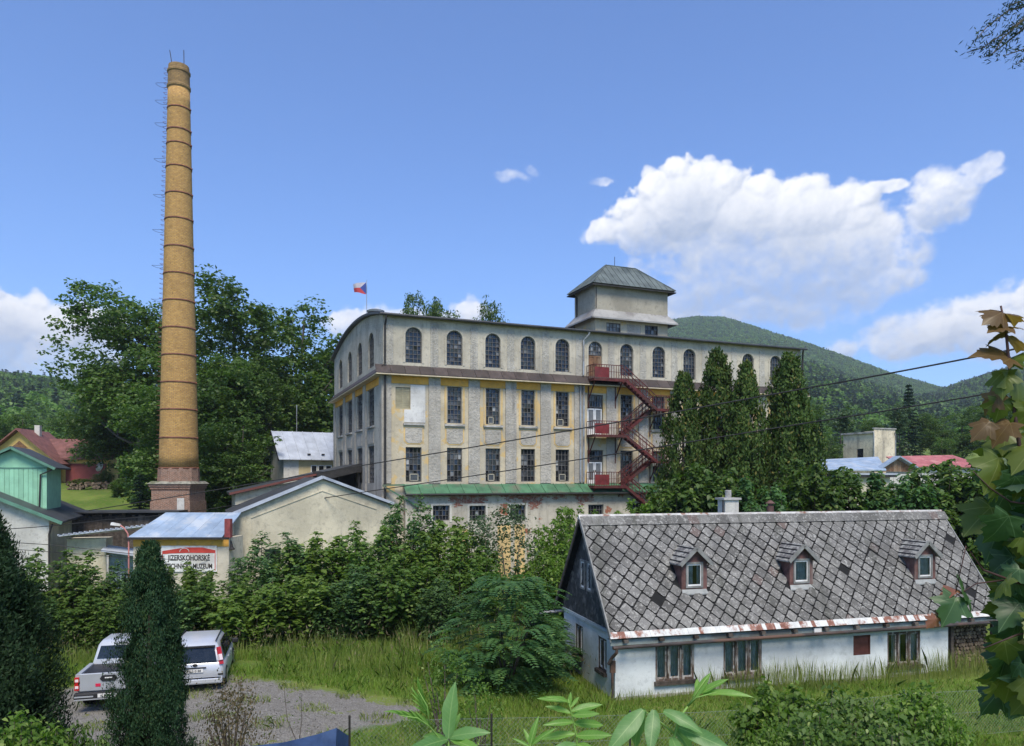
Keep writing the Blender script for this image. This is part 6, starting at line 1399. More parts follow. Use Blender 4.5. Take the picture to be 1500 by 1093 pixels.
MIDS = [(88, 805, 31, 0, 150, 'maple shrub in front of the grey plastered building'), (40, 850, 30, 1, 110, 'shrub beside the dark yew at the photo edge'), (190, 822, 33, 1, 100, 'maple shrub under the lean-to roof'), (262, 818, 34, 2, 110, 'shrub hiding the lower half of the museum sign'), (330, 838, 32, 0, 120, 'shrub in front of the lantern corner'),
        (405, 782, 35, 1, 140, 'tall maple shrub below the blank gable'), (470, 772, 36, 2, 140, 'wide maple shrub under the annex gable'), (535, 768, 35, 0, 140, 'maple shrub before the annex eave'), (598, 728, 37, 1, 120, 'highest shrub reaching up to the green canopy'), (655, 748, 36, 2, 130, 'shrub growing beside the brick-patched wall'), (690, 800, 34, 0, 120, 'shrub left of the ochre plaster panel'),
        (440, 835, 32, 2, 140, 'dense low shrub at the middle edge of the grass'), (520, 830, 32, 1, 140, 'dark leafy shrub above the tall grass'), (600, 815, 32.5, 0, 150, 'broad shrub at the back of the meadow'), (365, 855, 31, 2, 120, 'low shrub behind the silver car'), (240, 860, 30.5, 1, 120, 'low shrub behind the cypress and pickup'), (150, 865, 30, 0, 110, 'low shrub behind the pickup bed'), (650, 850, 31, 1, 110, 'low shrub next to the ash bush')]
for px, py, d, v, wp, lab in MIDS: shrub(px, py, d, SH[v], lab, 'maple shrubs along the back of the yard', wp)
for px, py, d, v, wp, lab in [(815, 742, 39, 0, 90, 'bright shrub right of the ochre panel'), (850, 728, 42, 1, 80, 'bright shrub climbing to the green canopy end'), (930, 730, 40, 0, 90, 'yellow-green shrub under the fire escape'), (790, 800, 36, 1, 100, 'bright bush left of the cottage gable'), (833, 790, 34, 0, 80, 'bright bush brushing the cottage gable')]:
    shrub(px, py, d, FR[v], lab, 'bright young shrubs by the factory', wp, W=3.1, H=4.0)
for px, py, d, v, wp, lab in [(1035, 695, 39, 0, 130, 'green shrub behind the cottage chimney'), (1105, 715, 38, 1, 120, 'shrub rising behind the cottage ridge by the stove pipe'), (1180, 690, 40, 2, 130, 'dark shrub below the last cypress'), (1250, 700, 41, 0, 120, 'hedge shrub in front of the flat garage'), (1310, 706, 40, 1, 120, 'hedge shrub below the timber gable'), (1372, 690, 41, 2, 140, 'hedge shrub below the red roof'), (1440, 690, 40, 0, 130, 'hedge shrub behind the maple branch'), (975, 720, 41, 2, 100, 'shrub at the foot of the first cypress'), (1500, 700, 41, 1, 130, 'hedge shrub at the photo edge')]:
    shrub(px, py - 12, d, HD[v % 2], lab, 'hedge shrubs behind the cottage', wp * 1.15)
WIL = leafy_shrub('thin_birch', 320, 5, 2.4, LF_BIRCH, 420, 7, .12, .3, .5, .9, 1.6, 4)
shrub(745, 755, 37, WIL, 'thin feathery sapling in front of the ochre plaster', None, 90, W=2.4)
shrub(700, 770, 36, WIL, 'thin feathery sapling near the barred window', None, 70, W=2.4)
# ash bush with pinnate leaves, beside the cottage
rng = np.random.default_rng(330); p_, a_ = bush_points(rng, 4.2, 3.7, 620, .05, .35, 1.7, 3); p_[:, 2] = np.round(p_[:, 2] / .5) * .5 + rng.normal(0, .09, 620); ashf = fronds(rng, p_, a_ + rng.normal(0, .6, 620), rng.uniform(.5, 1.05, 620), 9, .40, LF_ASH, 'ash_foliage')
stm = MB()
for k in range(8): a = k * .8; stm.tube([(0, 0, -.2), (.5 * math.cos(a), .5 * math.sin(a), 1.5), (1.1 * math.cos(a), 1.1 * math.sin(a), 3.2)], [.05, .03, .01], 5)
stm = stm.mesh('ash_stem', BARK, True)
for px, py, d, wp, lab in [(745, 840, 25.5, 165, 'big dark ash bush with feathery leaves left of the cottage'), (800, 905, 28, 90, 'smaller ash bush against the cottage gable wall')]:
    g_ = gp3(px, d); plant('ash_bush', (stm, ashf), g_, lab, 'shrub', (P(px, py, d).z - g_.z) / 4.3, px, 'ash bushes by the cottage', ('stem', 'foliage'), wp / F * d / 4.1)
# ------------------------------------------------------------------ near conifers
cyf = thuja('near_cypress', 401, 6.2, 1.55, LF_CYPRESS, 95000, .068, .55, .32, ((0, 0, 1.0, 1.0), (.36, .1, .84, .52), (-.30, .15, .72, .55)), .95, .22, 420, hf=lambda z: np.clip(1.0 - z ** 2.1, 0, 1) ** .62)
tb = MB(); tb.tube([(0, 0, -.3), (0, 0, 3), (0, 0, 5.2)], [.1, .06, .01], 7); tb = tb.mesh('trunk', BARK, True)
d = 14.0; g_ = gp3(219, d); plant('dark_cypress', (tb, cyf), g_, 'tall dark green cypress standing in front of the two vehicles', 'tree', (P(214, 787, d).z - g_.z) / 6.3)
yf = thuja('yew', 403, 7.4, 3.7, LF_YEW, 90000, .105, .95, .36, ((0, 0, 1.0, .95), (.6, -.2, .62, .55), (-.6, .3, .75, .6)), .8, 1.1, 420)
d = 13.5; g_ = gp3(-22, d); plant('yew_tree', (tb, yf), g_, 'dark drooping conifer at the edge beside the pickup', 'tree', (P(-22, 735, d).z - g_.z) / 7.3)
# ------------------------------------------------------------------ garden shrubs, dry bush, saplings near the fence
def small_shrub(name, seed, H, W, m, K, per, leaf, **kw): return leafy_shrub(name, seed, H, W, m, K, per, leaf, .16, **kw)
RB = [stemmed_shrub('bramble_a', 501, 1.8, 2.4, LF_FRESH, 30, .12, 7, .13, .17), stemmed_shrub('bramble_b', 502, 1.8, 2.2, LF_MID, 28, .115, 7, .13, .17)]
for px, py, d, v, wp, lab in [(1150, 1006, 17.0, 0, 150, 'leafy bramble in front of the second cottage window'), (1245, 1012, 16.5, 1, 150, 'bramble below the brown hatch'), (1335, 1006, 16.8, 0, 140, 'bramble round the green fence post'), (1195, 1040, 14.5, 1, 160, 'low bramble at the bottom of the garden'), (1305, 1052, 14.2, 1, 150, 'dark bramble clump before the lawn'), (1385, 1035, 15.5, 0, 90, 'small bramble near the hanging maple leaves'), (1120, 1062, 14, 0, 90, 'small bramble beside the tall shoot')]:
    shrub(px, py, d, RB[v], lab, 'brambles in the garden', wp, W=2.3, H=1.8, name='bramble')
for px, py, d, v, wp, lab in [(40, 1045, 11.5, 0, 150, 'light green bush at the lower corner below the yew'), (125, 1062, 12, 1, 90, 'small bush at the foot of the dark cypress')]:
    shrub(px, py, d, RB[v], lab, 'bushes below the conifers', wp, W=2.3, H=1.8, name='bush')
ROSE = leafy_shrub('rose', 505, 2.2, 1.6, LF_FRESH, 260, 5, .085, .14, .8, .8, 1.6, 6)
for px, py, d, wp, lab in [(652, 962, 18.6, 80, 'sparse yellow-green bush behind the wire fence'), (705, 1010, 18.2, 60, 'thin yellow-green shrub at the fence post')]: shrub(px, py, d, ROSE, lab, 'yellow-green bushes at the fence', wp, W=1.6, H=2.2, name='bush')
DRY = leafy_shrub('dry', 506, 1.7, 1.7, LF_DRY, 480, 8, .055, .17, .3, 1.3, 1.4, 16)
shrub(338, 1012, 16.5, DRY, 'dry brown feathery bush beside the cypress', None, 88, W=1.7, H=1.7, name='dry_bush')
sp = empty('bare_sapling', gp3(437, 16.8)); tag(sp, 'thin nearly bare sapling on the gravel behind the tarp', 'sapling')
b = MB(); b.tube([(0, 0, -.2), (0, 0, .9), (-.25, 0, 1.5), (-.32, 0, 2.15)], [.018, .014, .008, .004], 5); b.tube([(0, 0, .85), (.08, 0, 1.5), (.06, 0, 2.1)], [.012, .008, .004], 5); b.tube([(0, 0, .6), (.25, 0, 1.0), (.3, .05, 1.25)], [.01, .006, .003], 5); b.build('stem', BARK, sp)
rng = np.random.default_rng(9); c = np.array([[-.3, 0, 1.9], [.06, 0, 1.9], [.28, 0, 1.15], [0, 0, .9], [-.2, 0, 1.4], [.07, 0, 1.5]]).repeat(7, 0) + rng.normal(0, .09, (42, 3)); obj('leaves', leaf_mesh('sapling_leaves', c, rdir(rng, 42), rdir(rng, 42), .06, .03, LF_FRESH, rng), sp)
# ------------------------------------------------------------------ grass
def gravel(x, y): return np.maximum(1 - np.hypot((x + 10.5) / 6.6, (y - 21.8) / 3.9), 1 - np.hypot((x + 5.6) / 2.8, (y - 22.2) / 2.0))
def grass(name, n, xr, yr, hfun, m, label, seed, wmul=1.0, lean=.22):
    rng = np.random.default_rng(seed); y = rng.uniform(yr[0] ** .5, yr[1] ** .5, n) ** 2; x = rng.uniform(-1, 1, n) * 0 + rng.uniform(xr[0], xr[1], n)
    keep = np.abs(x) < y * .74 + 1; x, y = x[keep], y[keep]
    cl = .5 + .5 * np.sin(x * 1.7 + np.sin(y * 1.3) * 2) * np.sin(y * 2.1 + np.sin(x * .9)); h = hfun(x, y) * (.8 + .3 * cl) * rng.uniform(.55, 1.25, len(x))
    ok = h > .02; x, y, h = x[ok], y[ok], h[ok]; N = len(x); z = np.array([gh(a, b) for a, b in zip(x, y)])
    a = rng.uniform(0, 6.28, N); w = (.006 + .008 * rng.random(N)) * wmul * (.7 + h * .6); wx, wy = np.cos(a) * w, np.sin(a) * w
    lx, ly = rng.normal(0, lean, N) * h, rng.normal(0, lean, N) * h
    v = np.stack([np.stack([x - wx, y - wy, z - .02], 1), np.stack([x + wx, y + wy, z - .02], 1), np.stack([x + wx * .7 + lx * .35, y + wy * .7 + ly * .35, z + h * .6], 1), np.stack([x + lx, y + ly, z + h], 1), np.stack([x - wx * .7 + lx * .35, y - wy * .7 + ly * .35, z + h * .6], 1)], 1)
    me = bpy.data.meshes.new(name); me.vertices.add(N * 5); me.vertices.foreach_set('co', v.astype(np.float32).ravel()); me.loops.add(N * 5); me.loops.foreach_set('vertex_index', np.arange(N * 5, dtype=np.int32))
    me.polygons.add(N); me.polygons.foreach_set('loop_start', np.arange(0, N * 5, 5, dtype=np.int32)); me.update(calc_edges=True); me.materials.append(m); attr(me, np.repeat(rng.random(N), 5))
    return tag(obj(name, me), label, 'grass', kind='stuff')
GR_TALL = leafmat('grass_tall', (.13, .185, .035), (.26, .30, .075), (.38, .33, .16), trans=.35, rough=.6); GR_SHORT = leafmat('grass_lawn', (.095, .195, .020), (.23, .33, .05), (.33, .31, .10), trans=.35, rough=.6)
cux, cuy = math.cos(CA), math.sin(CA)
def incot(x, y): lx = (x - 3.475) * cux + (y - 25) * cuy; ly = -(x - 3.475) * cuy + (y - 25) * cux; return lx, ly
def h_tall(x, y):
    lx, ly = incot(x, y); g0 = gravel(x, y); h = .75 * np.clip((y - 24.6) / 2.0, 0, 1) * (x < 3.6) + .30 * np.clip((-g0) * 2.5, 0, 1) * (x > -4.5) * (x < 3)
    h = np.where((lx > -2.2) & (lx < 0) & (ly > -1) & (ly < 7), .45, h); h = np.where((lx > -.1) & (lx < 17) & (ly > -.1) & (ly < 6), 0, h)
    h = np.where((x < -8.2) & (x > -14.6) & (y > 21.5) & (y < 28.0) & (x > -15.0 + (28 - y) * .1) & (x < -8.2 - (y - 24) * .3), 0, h)
    return np.where((g0 > -.05) & (y < 26), 0, h)
grass('meadow_grass', 150000, (-25, 5), (18.5, 36), lambda x, y: h_tall(x, y) * (.42 + .16 * np.sin(x * .8 + 1) * np.sin(y * 1.1)), GR_SHORT, 'dense meadow grass between the yard and the shrubs', 1, 1.0, .4)
grass('tall_grass', 26000, (-25, 5), (18.5, 36), lambda x, y: h_tall(x, y) * 1.0 * (np.sin(x * 1.3 + y * .7) * np.sin(y * 1.9 - x * .5) > -.35), GR_TALL, 'taller pale grass stems standing over the meadow', 11, .8, .2)
def h_wall(x, y):
    lx, ly = incot(x, y); return np.where((ly > -1.3) & (ly < -.05) & (lx > 3.0) & (lx < 16), 1.0 * np.exp(-(ly + .4) ** 2 * 2), 0) + np.where((ly > -.9) & (ly < -.05) & (lx > 0) & (lx <= 3.0), .4, 0)
grass('wall_grass', 24000, (2.5, 20), (23, 30), h_wall, GR_TALL, 'seeding grass stems along the cottage wall', 2, .55, .16)
def h_lawn(x, y):
    lx, ly = incot(x, y); h = .16 + .12 * (np.sin(x * .9) * np.sin(y * 1.1) > .2); h = np.where((ly > -.05) & (lx > -.1) & (lx < 17), 0, h); return np.where((gravel(x, y) > -.02), 0, h)
grass('lawn_grass', 170000, (-16, 21), (11, 27), h_lawn, GR_SHORT, 'short green grass of the garden behind the fence', 3, 1.1, .5)
grass('gravel_weeds', 22000, (-17, -1), (18, 26), lambda x, y: np.where((gravel(x, y) > .0) & (np.sin(x * 1.9 + y) * np.sin(y * 2.3 - x * .6) > .45), .16, 0), GR_TALL, 'low weeds scattered over the gravel yard', 4, 1.2, .6)
rng = np.random.default_rng(78); N = 26000; x = rng.uniform(-17.5, -1.5, N); y = rng.uniform(17.8, 26, N); k = gravel(x, y) > rng.uniform(-.08, .12, N); x, y = x[k], y[k]; z = np.array([gh(a, b) for a, b in zip(x, y)]) + .008
n = rdir(rng, len(x)) * .5; n[:, 2] += 1; L = rng.uniform(.02, .065, len(x)) ; M_PEB = leafmat('pebble', (.12, .115, .105), (.33, .32, .30), trans=0, rough=.9)
tag(obj('gravel', leaf_mesh('gravel', np.stack([x, y, z], 1), n, rdir(rng, len(x)), L, L * .8, M_PEB, rng, -.35, True)), 'loose grey gravel of the parking yard', 'gravel', kind='stuff')
# seed heads standing over the meadow
rng = np.random.default_rng(77); N = 1500; x = rng.uniform(-20, 3, N); y = rng.uniform(26, 33, N); z = np.array([gh(a, b) for a, b in zip(x, y)]) + rng.uniform(.6, 1.15, N)
n = rdir(rng, N); t = rng.normal(0, .35, (N, 3)); t[:, 2] += 1; me = leaf_mesh('seed_heads', np.stack([x, y, z], 1), n, t, .2, .03, LF_DRY, rng); tag(obj('seed_head_grass', me), 'pale seed heads over the tall grass', 'grass', kind='stuff')
# ------------------------------------------------------------------ fence, tarp, cables
fn = empty('wire_fence', (0, 17.8, 0)); tag(fn, 'low wire mesh fence on thin dark posts across the garden', 'fence')
fp_ = [(330, 16.6), (512, 17.2), (720, 17.9), (923, 18.9), (1124, 19.9), (1324, 20.9), (1520, 22)]
FPT = []
for k, (px, d) in enumerate(fp_):
    q = gp3(px, d); FPT.append(q); p = MB(); p.tube([(0, 0, -.3), (0, 0, 1.45)], .026, 8); p.lathe([(.03, 1.45), (.03, 1.48), (.01, 1.5)], 8)
    p.build('post', mat('post_green', (.025, .06, .035), .55, .2) if k > 3 else M_IRON, fn, loc=q - Vector((0, 17.8, 0)))
wm = MB(); off_ = Vector((0, 17.8, 0))
for a, b_ in zip(FPT[1:-1], FPT[2:]):
    for h in (.1, .75, 1.38): wm.tube([a + Vector((0, 0, h)) - off_, (a + b_) / 2 + Vector((0, 0, h - .02)) - off_, b_ + Vector((0, 0, h)) - off_], .0035, 4, cap=False)
    L = (b_ - a).length; n = int(L / .11)
    for k in range(-12, n):
        for s_ in (0, 1):
            u0, u1 = (k, k + 12) if s_ else (k + 12, k); z0, z1 = .1, 1.38
            def cl_(u, z, uo, zo):
                uc = min(max(u, 0), n); return uc, z + (zo - z) * ((uc - u) / (uo - u) if uo != u else 0)
            A, B = cl_(u0, z0, u1, z1), cl_(u1, z1, u0, z0); pa = a.lerp(b_, A[0] / n) + Vector((0, 0, A[1])) - off_; pb = a.lerp(b_, B[0] / n) + Vector((0, 0, B[1])) - off_
            if (pa - pb).length > .05: wm.beam(pa, pb, .0026, .0026)
tag(wm.build('wire_mesh', mat('galvanised', (.22, .26, .24), .5, .1), fn), kind='stuff')
tp_ = empty('blue_tarp', gp3(410, 12.6)); tag(tp_, 'blue tarpaulin draped over a garden stack at the bottom edge', 'tarpaulin')
M_TARP = mat('tarp_blue', (.030, .062, .16), .6, .3, 3, dirt=(.05, .09, .20), bmp=.3, bscale=7)
base = tp_.location; topz = lambda u: np.interp(u, [0, .4, .62, .85, 1.0], [P(0, 1090, 12.6).z, P(0, 1088, 12.6).z, P(0, 1083, 12.6).z, P(0, 1072, 12.6).z, P(0, 1062, 12.6).z]) - base.z
p = MB(); n, m_ = 22, 14
def tarp(u, v):   # v 0 front hem .. .35 front edge of top .. 1 back hem
    X = -1.35 + 2.35 * u; tz_ = float(topz(u)); s_ = math.sin(u * 23) * .03 + math.sin(u * 11 + 2) * .03
    if v < .5: k = v / .5; return (X, -.5 + .35 * k + s_ * (1 - k) * 2.2, .05 + (tz_ - .05) * k ** .9)
    k = (v - .5) / .5; return (X, -.15 + .9 * k, tz_ * (1 - .22 * k) + s_ * k * .4)
for i in range(n):
    for j in range(m_): p.poly([tarp(i / n, j / m_), tarp((i + 1) / n, j / m_), tarp((i + 1) / n, (j + 1) / m_), tarp(i / n, (j + 1) / m_)])
p.build('sheet', M_TARP, tp_, True); p = MB(); p.poly([tarp(1, j / m_) for j in range(m_ + 1)] + [(1.0, .75, .05), (1.0, -.5, .05)]); p.build('end_flap', M_TARP, tp_)
p = MB(); p.box(-1.3, .97, -.38, .7, -.05, .9); p.build('stack', M_WOODDARK, tp_)
def cable(pts, r, label, sag=0.0):
    q = [P(*a) for a in pts]; L = []
    for a, b_ in zip(q[:-1], q[1:]):
        for k in range(14): f = k / 14; L.append(a.lerp(b_, f) - Vector((0, 0, sag * 4 * f * (1 - f))))
    L.append(q[-1]); c = MB(); c.tube(L, r, 6); o = c.build('power_cable', M_IRON); tag(o, label, 'cable', 'overhead cables')
cable([(1640, 480, 22), (1180, 569, 30), (560, 677, 44), (-60, 778, 60)], .030, 'upper thick black cable crossing the factory front', .05)
cable([(1640, 542, 22), (1180, 620, 30), (545, 719, 44), (200, 768, 56), (-60, 800, 60)], .026, 'lower black cable crossing the factory at window level', .05)
cable([(-60, 778, 36), (150, 762, 42), (330, 742, 50), (440, 722, 58)], .02, 'thin cable strung before the chimney base', .1)
cable([(-60, 790, 34), (72, 798, 40), (200, 812, 41)], .018, 'thin cable by the grey plastered building')
cable([(-40, 800, 34), (200, 818, 40), (345, 822, 42), (900, 822, 47)], .014, 'thin level wire along the annex and lower factory wall')
# firewood and bits up on the lawn
lp = empty('log_pile', gp3(133, 84), .1); tag(lp, 'long low pile of logs on the lawn by the yellow house', 'log pile'); rng_ = random.Random(3)
for k in range(60): obj('log', lg, lp, (rng_.uniform(-2.6, 2.2), 0, rng_.uniform(.1, .8) ** 1), (-math.pi / 2 + rng_.uniform(-.3, .3), rng_.uniform(0, 3), rng_.uniform(-.4, .4)), rng_.uniform(1.3, 2.0))
for k, (px, py, d, lab) in enumerate([(175, 700, 80, 'garden bush above the small spruce'), (152, 688, 86, 'bush under the satellite dish'), (122, 700, 88, 'low bush before the yellow house wing')]): shrub(px, py, d, SH[k], lab, 'bushes by the yellow house', 35)

# ------------------------------------------------------------------ close foreground: shoots at the bottom, maple branch on the right
def blade_leaf(name, m, W=.28, droop=.25, fold=.18, nseg=8, seed=0, wave=.03):
    b = MB(); rr_ = random.Random(seed); rows = []
    for i in range(nseg + 1):
        t = i / nseg; w = W * (math.sin(math.pi * min(1, t * .93 + .05)) ** .8) * (1 - .25 * t) * (1 if i < nseg else 0.02); z = -droop * t * t; wv_ = wave * math.sin(t * 14 + seed)
        rows.append([(t, -w / 2, z + fold * w + wv_ * w * 3), (t, 0, z), (t, w / 2, z + fold * w - wv_ * w * 3)])
    for i in range(nseg):
        for j in (0, 1): b.poly([rows[i][j], rows[i + 1][j], rows[i + 1][j + 1], rows[i][j + 1]])
    return b.weld().mesh(name, m, True)
def veined_leaf(name, c1, c2, vein, trans=.4, palmate=False):
    m, nt, b = newmat(name); co = objco(nt); s = nt.nodes.new('ShaderNodeSeparateXYZ'); nt.links.new(co, s.inputs[0]); oi = nt.nodes.new('ShaderNodeObjectInfo')
    ab = MATH(nt, 'ABSOLUTE', s.outputs[1]); n = noise(nt, co, 7, 5, .6)
    col = MIX(nt, MATH(nt, 'ADD', MATH(nt, 'MULTIPLY', oi.outputs['Random'], .6), MATH(nt, 'MULTIPLY', n, .4)), c1, c2)
    if palmate:
        an_ = MATH(nt, 'ARCTAN2', ab, s.outputs[0]); v = None
        for a0 in (0.0, .78, 1.75): q = MATH(nt, 'ABSOLUTE', MATH(nt, 'SUBTRACT', an_, a0)); v = q if v is None else MATH(nt, 'MINIMUM', v, q)
        ln = VMATH(nt, 'LENGTH', co).outputs['Value']; side = SMOOTH(nt, MATH(nt, 'MULTIPLY', v, ln), .016, .004)
    else:
        st_ = MATH(nt, 'ABSOLUTE', MATH(nt, 'SUBTRACT', MATH(nt, 'FRACT', MATH(nt, 'SUBTRACT', MATH(nt, 'MULTIPLY', s.outputs[0], 11), MATH(nt, 'MULTIPLY', ab, 9))), .5))
        side = MATH(nt, 'MAXIMUM', MATH(nt, 'MULTIPLY', SMOOTH(nt, st_, .07, .02), .45), SMOOTH(nt, ab, .014, .006))
    col = MIX(nt, MATH(nt, 'MULTIPLY', side, .8), col, vein)
    nt.links.new(col, b.inputs['Base Color']); b.inputs['Roughness'].default_value = .42; b.inputs['Specular IOR Level'].default_value = .4; bump(nt, b, side, -.4, .01)
    tr = nt.nodes.new('ShaderNodeBsdfTranslucent'); nt.links.new(MIX(nt, 1.0, col, (1.2, 1.35, .5), 'MULTIPLY'), tr.inputs[0]); mx_ = nt.nodes.new('ShaderNodeMixShader'); mx_.inputs[0].default_value = trans
    nt.links.new(b.outputs[0], mx_.inputs[1]); nt.links.new(tr.outputs[0], mx_.inputs[2]); out = [q for q in nt.nodes if q.type == 'OUTPUT_MATERIAL'][0]; nt.links.new(mx_.outputs[0], out.inputs[0])
    return m
V_BRIGHT = veined_leaf('shoot_leaf', (.12, .27, .045), (.20, .37, .075), (.30, .46, .14), .45); V_GREEN = veined_leaf('shoot_leaf_full', (.085, .20, .06), (.14, .28, .085), (.24, .38, .14), .4)
STEMG = mat('green_stem', (.16, .28, .06), .6, .2, 8)
def set_leaf(parent, me, a, b_, nrm, wscale=1.0, name='leaf'):
    """leaf object from base a to tip b_, its face towards nrm"""
    x = (b_ - a); L = x.length; x = x / L; z = (nrm - x * nrm.dot(x)).normalized(); y = z.cross(x)
    M = Matrix(((x.x * L, y.x * L * wscale, z.x * L, a.x), (x.y * L, y.y * L * wscale, z.y * L, a.y), (x.z * L, y.z * L * wscale, z.z * L, a.z), (0, 0, 0, 1)))
    o = obj(name, me, parent); o.matrix_local = parent.matrix_basis.inverted() @ M; return o
LB = [blade_leaf('lance_leaf', V_BRIGHT, .30, .15, .2, seed=1), blade_leaf('lance_leaf', V_BRIGHT, .24, .3, .3, seed=2), blade_leaf('broad_leaf', V_GREEN, .42, .22, .12, seed=3), blade_leaf('broad_leaf', V_GREEN, .46, .35, .15, seed=4), blade_leaf('narrow_leaf', V_BRIGHT, .17, .2, .4, seed=5)]
def shoot(label, root, stems, leaves, d0):
    rp = Vector(((root[0] - CX) / F * d0, d0, gh((root[0] - CX) / F * d0, d0))); e = empty('young_shoot', rp); tag(e, label, 'plant', 'young shoots at the bottom of the view'); bpy.context.view_layer.update()
    for i, st_ in enumerate(stems):
        pts = [P(x, y, d0 + dd) - rp for x, y, dd in st_[0]]
        if i == 0: pts = [Vector((0, 0, -.1))] + pts
        c = MB(); c.tube(pts, [st_[1] * (1 - .6 * k / (len(pts) - 1)) for k in range(len(pts))], 7); c.build('stem', STEMG, e, True)
    rr_ = random.Random(len(label))
    for bx, by, tx, ty, k, w_, dd in leaves:
        a, b_ = P(bx, by, d0), P(tx, ty, d0 + dd); set_leaf(e, LB[k], a, b_, Vector((rr_.uniform(-.35, .35), -.75, .65 + rr_.uniform(-.2, .3))), w_)
shoot('young shoot with one broad upright leaf and a folded feathery leaf', (659, 1130), [([(658, 1120, 0), (657, 1086, 0)], .007), ([(655, 1092, 0), (642, 1080, -.02), (629, 1064, -.05), (612, 1052, -.08), (585, 1048, -.1)], .004), ([(629, 1064, -.05), (626, 1035, -.05), (612, 1010, -.05)], .003)],
      [(657, 1082, 660, 1000, 2, .85, .03), (659, 1080, 707, 1066, 3, .8, -.06), (660, 1079, 673, 1040, 0, .8, .1), (656, 1083, 598, 1094, 2, .7, -.15), (660, 1083, 705, 1096, 0, .9, -.12), (654, 1083, 614, 1075, 0, .8, .1)]
      + [(629 - 7 * k, 1063 - 2.2 * k, 612 - 8.5 * k, 1043 - 1.5 * k, 4, .9, -.04 - .01 * k) for k in range(6)] + [(628 - 2 * k, 1050 - 7 * k, 622 - 3 * k, 1026 - 7 * k, 4, 1.0, -.06) for k in range(5)] + [(626 - 2.2 * k, 1048 - 7 * k, 608 - 2 * k, 1032 - 8 * k, 4, .9, -.02) for k in range(4)], 2.7)
shoot('young shoot with narrow leaves spiralling up its stem', (846, 1130), [([(846, 1125, 0), (845, 1080, 0), (836, 1040, 0), (832, 1024, 0)], .006)],
      [(834, 1030, 808, 1016, 1, 1, -.05), (834, 1034, 836, 1014, 0, 1.1, .0), (836, 1036, 850, 1018, 1, 1, .04), (837, 1042, 882, 1029, 0, 1, .0), (838, 1048, 876, 1044, 0, 1, -.05), (836, 1045, 800, 1032, 0, .9, .0), (840, 1060, 887, 1060, 0, 1, .04), (840, 1058, 802, 1058, 1, 1, -.06), (842, 1075, 790, 1080, 0, .9, .0), (844, 1078, 894, 1075, 0, 1, -.06), (845, 1090, 800, 1100, 2, .7, -.08), (845, 1090, 880, 1104, 0, 1, -.1), (832, 1028, 786, 1020, 4, 1.2, .02)], 2.9)
shoot('tall shoot with large drooping leaves and a bright unfolding tip', (978, 1150), [([(980, 1130, 0), (986, 1085, 0), (996, 1050, 0), (1010, 1032, 0)], .008), ([(1008, 1034, 0), (1020, 1022, -.03), (1050, 1014, -.05)], .004), ([(1012, 1030, 0), (1022, 1012, 0), (1036, 992, 0)], .004), ([(988, 1075, 0), (960, 1052, 0), (942, 1040, 0)], .004)],
      [(1016, 1024, 1040, 985, 0, .9, .0), (1020, 1016, 1022, 992, 0, 1, .04), (1026, 1016, 1064, 992, 0, .9, -.03), (1030, 1018, 1097, 1009, 1, .8, -.08), (1014, 1026, 1028, 1000, 4, 1.3, .05), (942, 1040, 893, 1096, 2, .9, -.1), (946, 1040, 914, 1098, 3, .9, .05), (958, 1040, 953, 1096, 2, 1.0, -.1), (972, 1042, 1026, 1064, 3, .8, -.08), (992, 1052, 1032, 1062, 2, .6, .1), (994, 1066, 1070, 1096, 2, .8, -.1), (990, 1072, 1030, 1108, 3, .9, .05), (984, 1080, 1000, 1118, 2, 1.0, -.1)], 2.5)
shoot('small shoot tip with pointed leaves between the larger ones', (775, 1140), [([(775, 1135, 0), (777, 1090, 0)], .005)], [(777, 1092, 786, 1050, 4, 1.5, 0), (777, 1092, 768, 1066, 0, .9, .03), (778, 1092, 808, 1066, 1, .8, -.04), (776, 1094, 752, 1080, 1, .8, 0)], 2.8)
# maple
half = [(0, 0), (-.07, .10), (-.10, .24), (-.13, .44), (.0, .40), (.12, .36), (.20, .46), (.26, .56), (.36, .66), (.40, .54), (.46, .50), (.45, .38), (.47, .31), (.56, .34), (.66, .36), (.68, .26), (.76, .24), (.80, .14), (1.0, 0)]
def maple_leaf(name, m, seed):
    rr_ = random.Random(seed); b = MB(); cup, dr = rr_.uniform(-.25, .35), rr_.uniform(.2, .8)
    zf = lambda x, y: -dr * x * x * .6 + cup * abs(y) - .5 * y * y + .02 * math.sin(x * 9 + y * 7 + seed)
    c = (.22, 0, zf(.22, 0))
    for s_ in (-1, 1):
        pts = [(x, y * s_) for x, y in half]
        for i in range(len(pts) - 1):
            p0, p1 = pts[i], pts[i + 1]; m0, m1 = ((c[0] + p0[0]) / 2, p0[1] / 2), ((c[0] + p1[0]) / 2, p1[1] / 2)
            q = [(*m0, zf(*m0)), (*p0, zf(*p0)), (*p1, zf(*p1)), (*m1, zf(*m1))]; t = [c, (*m0, zf(*m0)), (*m1, zf(*m1))]
            b.poly(q[::s_]); b.poly(t[::s_])
    return b.weld().mesh(name, m, True)
VM = [veined_leaf('maple_green', (.024, .066, .020), (.052, .115, .034), (.11, .19, .08), .3, True), veined_leaf('maple_yellowgreen', (.085, .125, .020), (.14, .175, .032), (.20, .23, .07), .45, True), veined_leaf('maple_bronze', (.12, .075, .032), (.18, .11, .045), (.22, .15, .07), .45, True), veined_leaf('maple_red', (.24, .09, .06), (.30, .13, .08), (.33, .17, .1), .4, True)]
ML = [[maple_leaf('maple_leaf', m, 10 * i + k) for k in range(3)] for i, m in enumerate(VM)]
mb_ = empty('maple_branch', Vector((2.35, 2.6, gh(2.35, 2.6)))); tag(mb_, 'maple branch with large green and bronze leaves hanging in at the side', 'maple'); bpy.context.view_layer.update()
mo = mb_.location
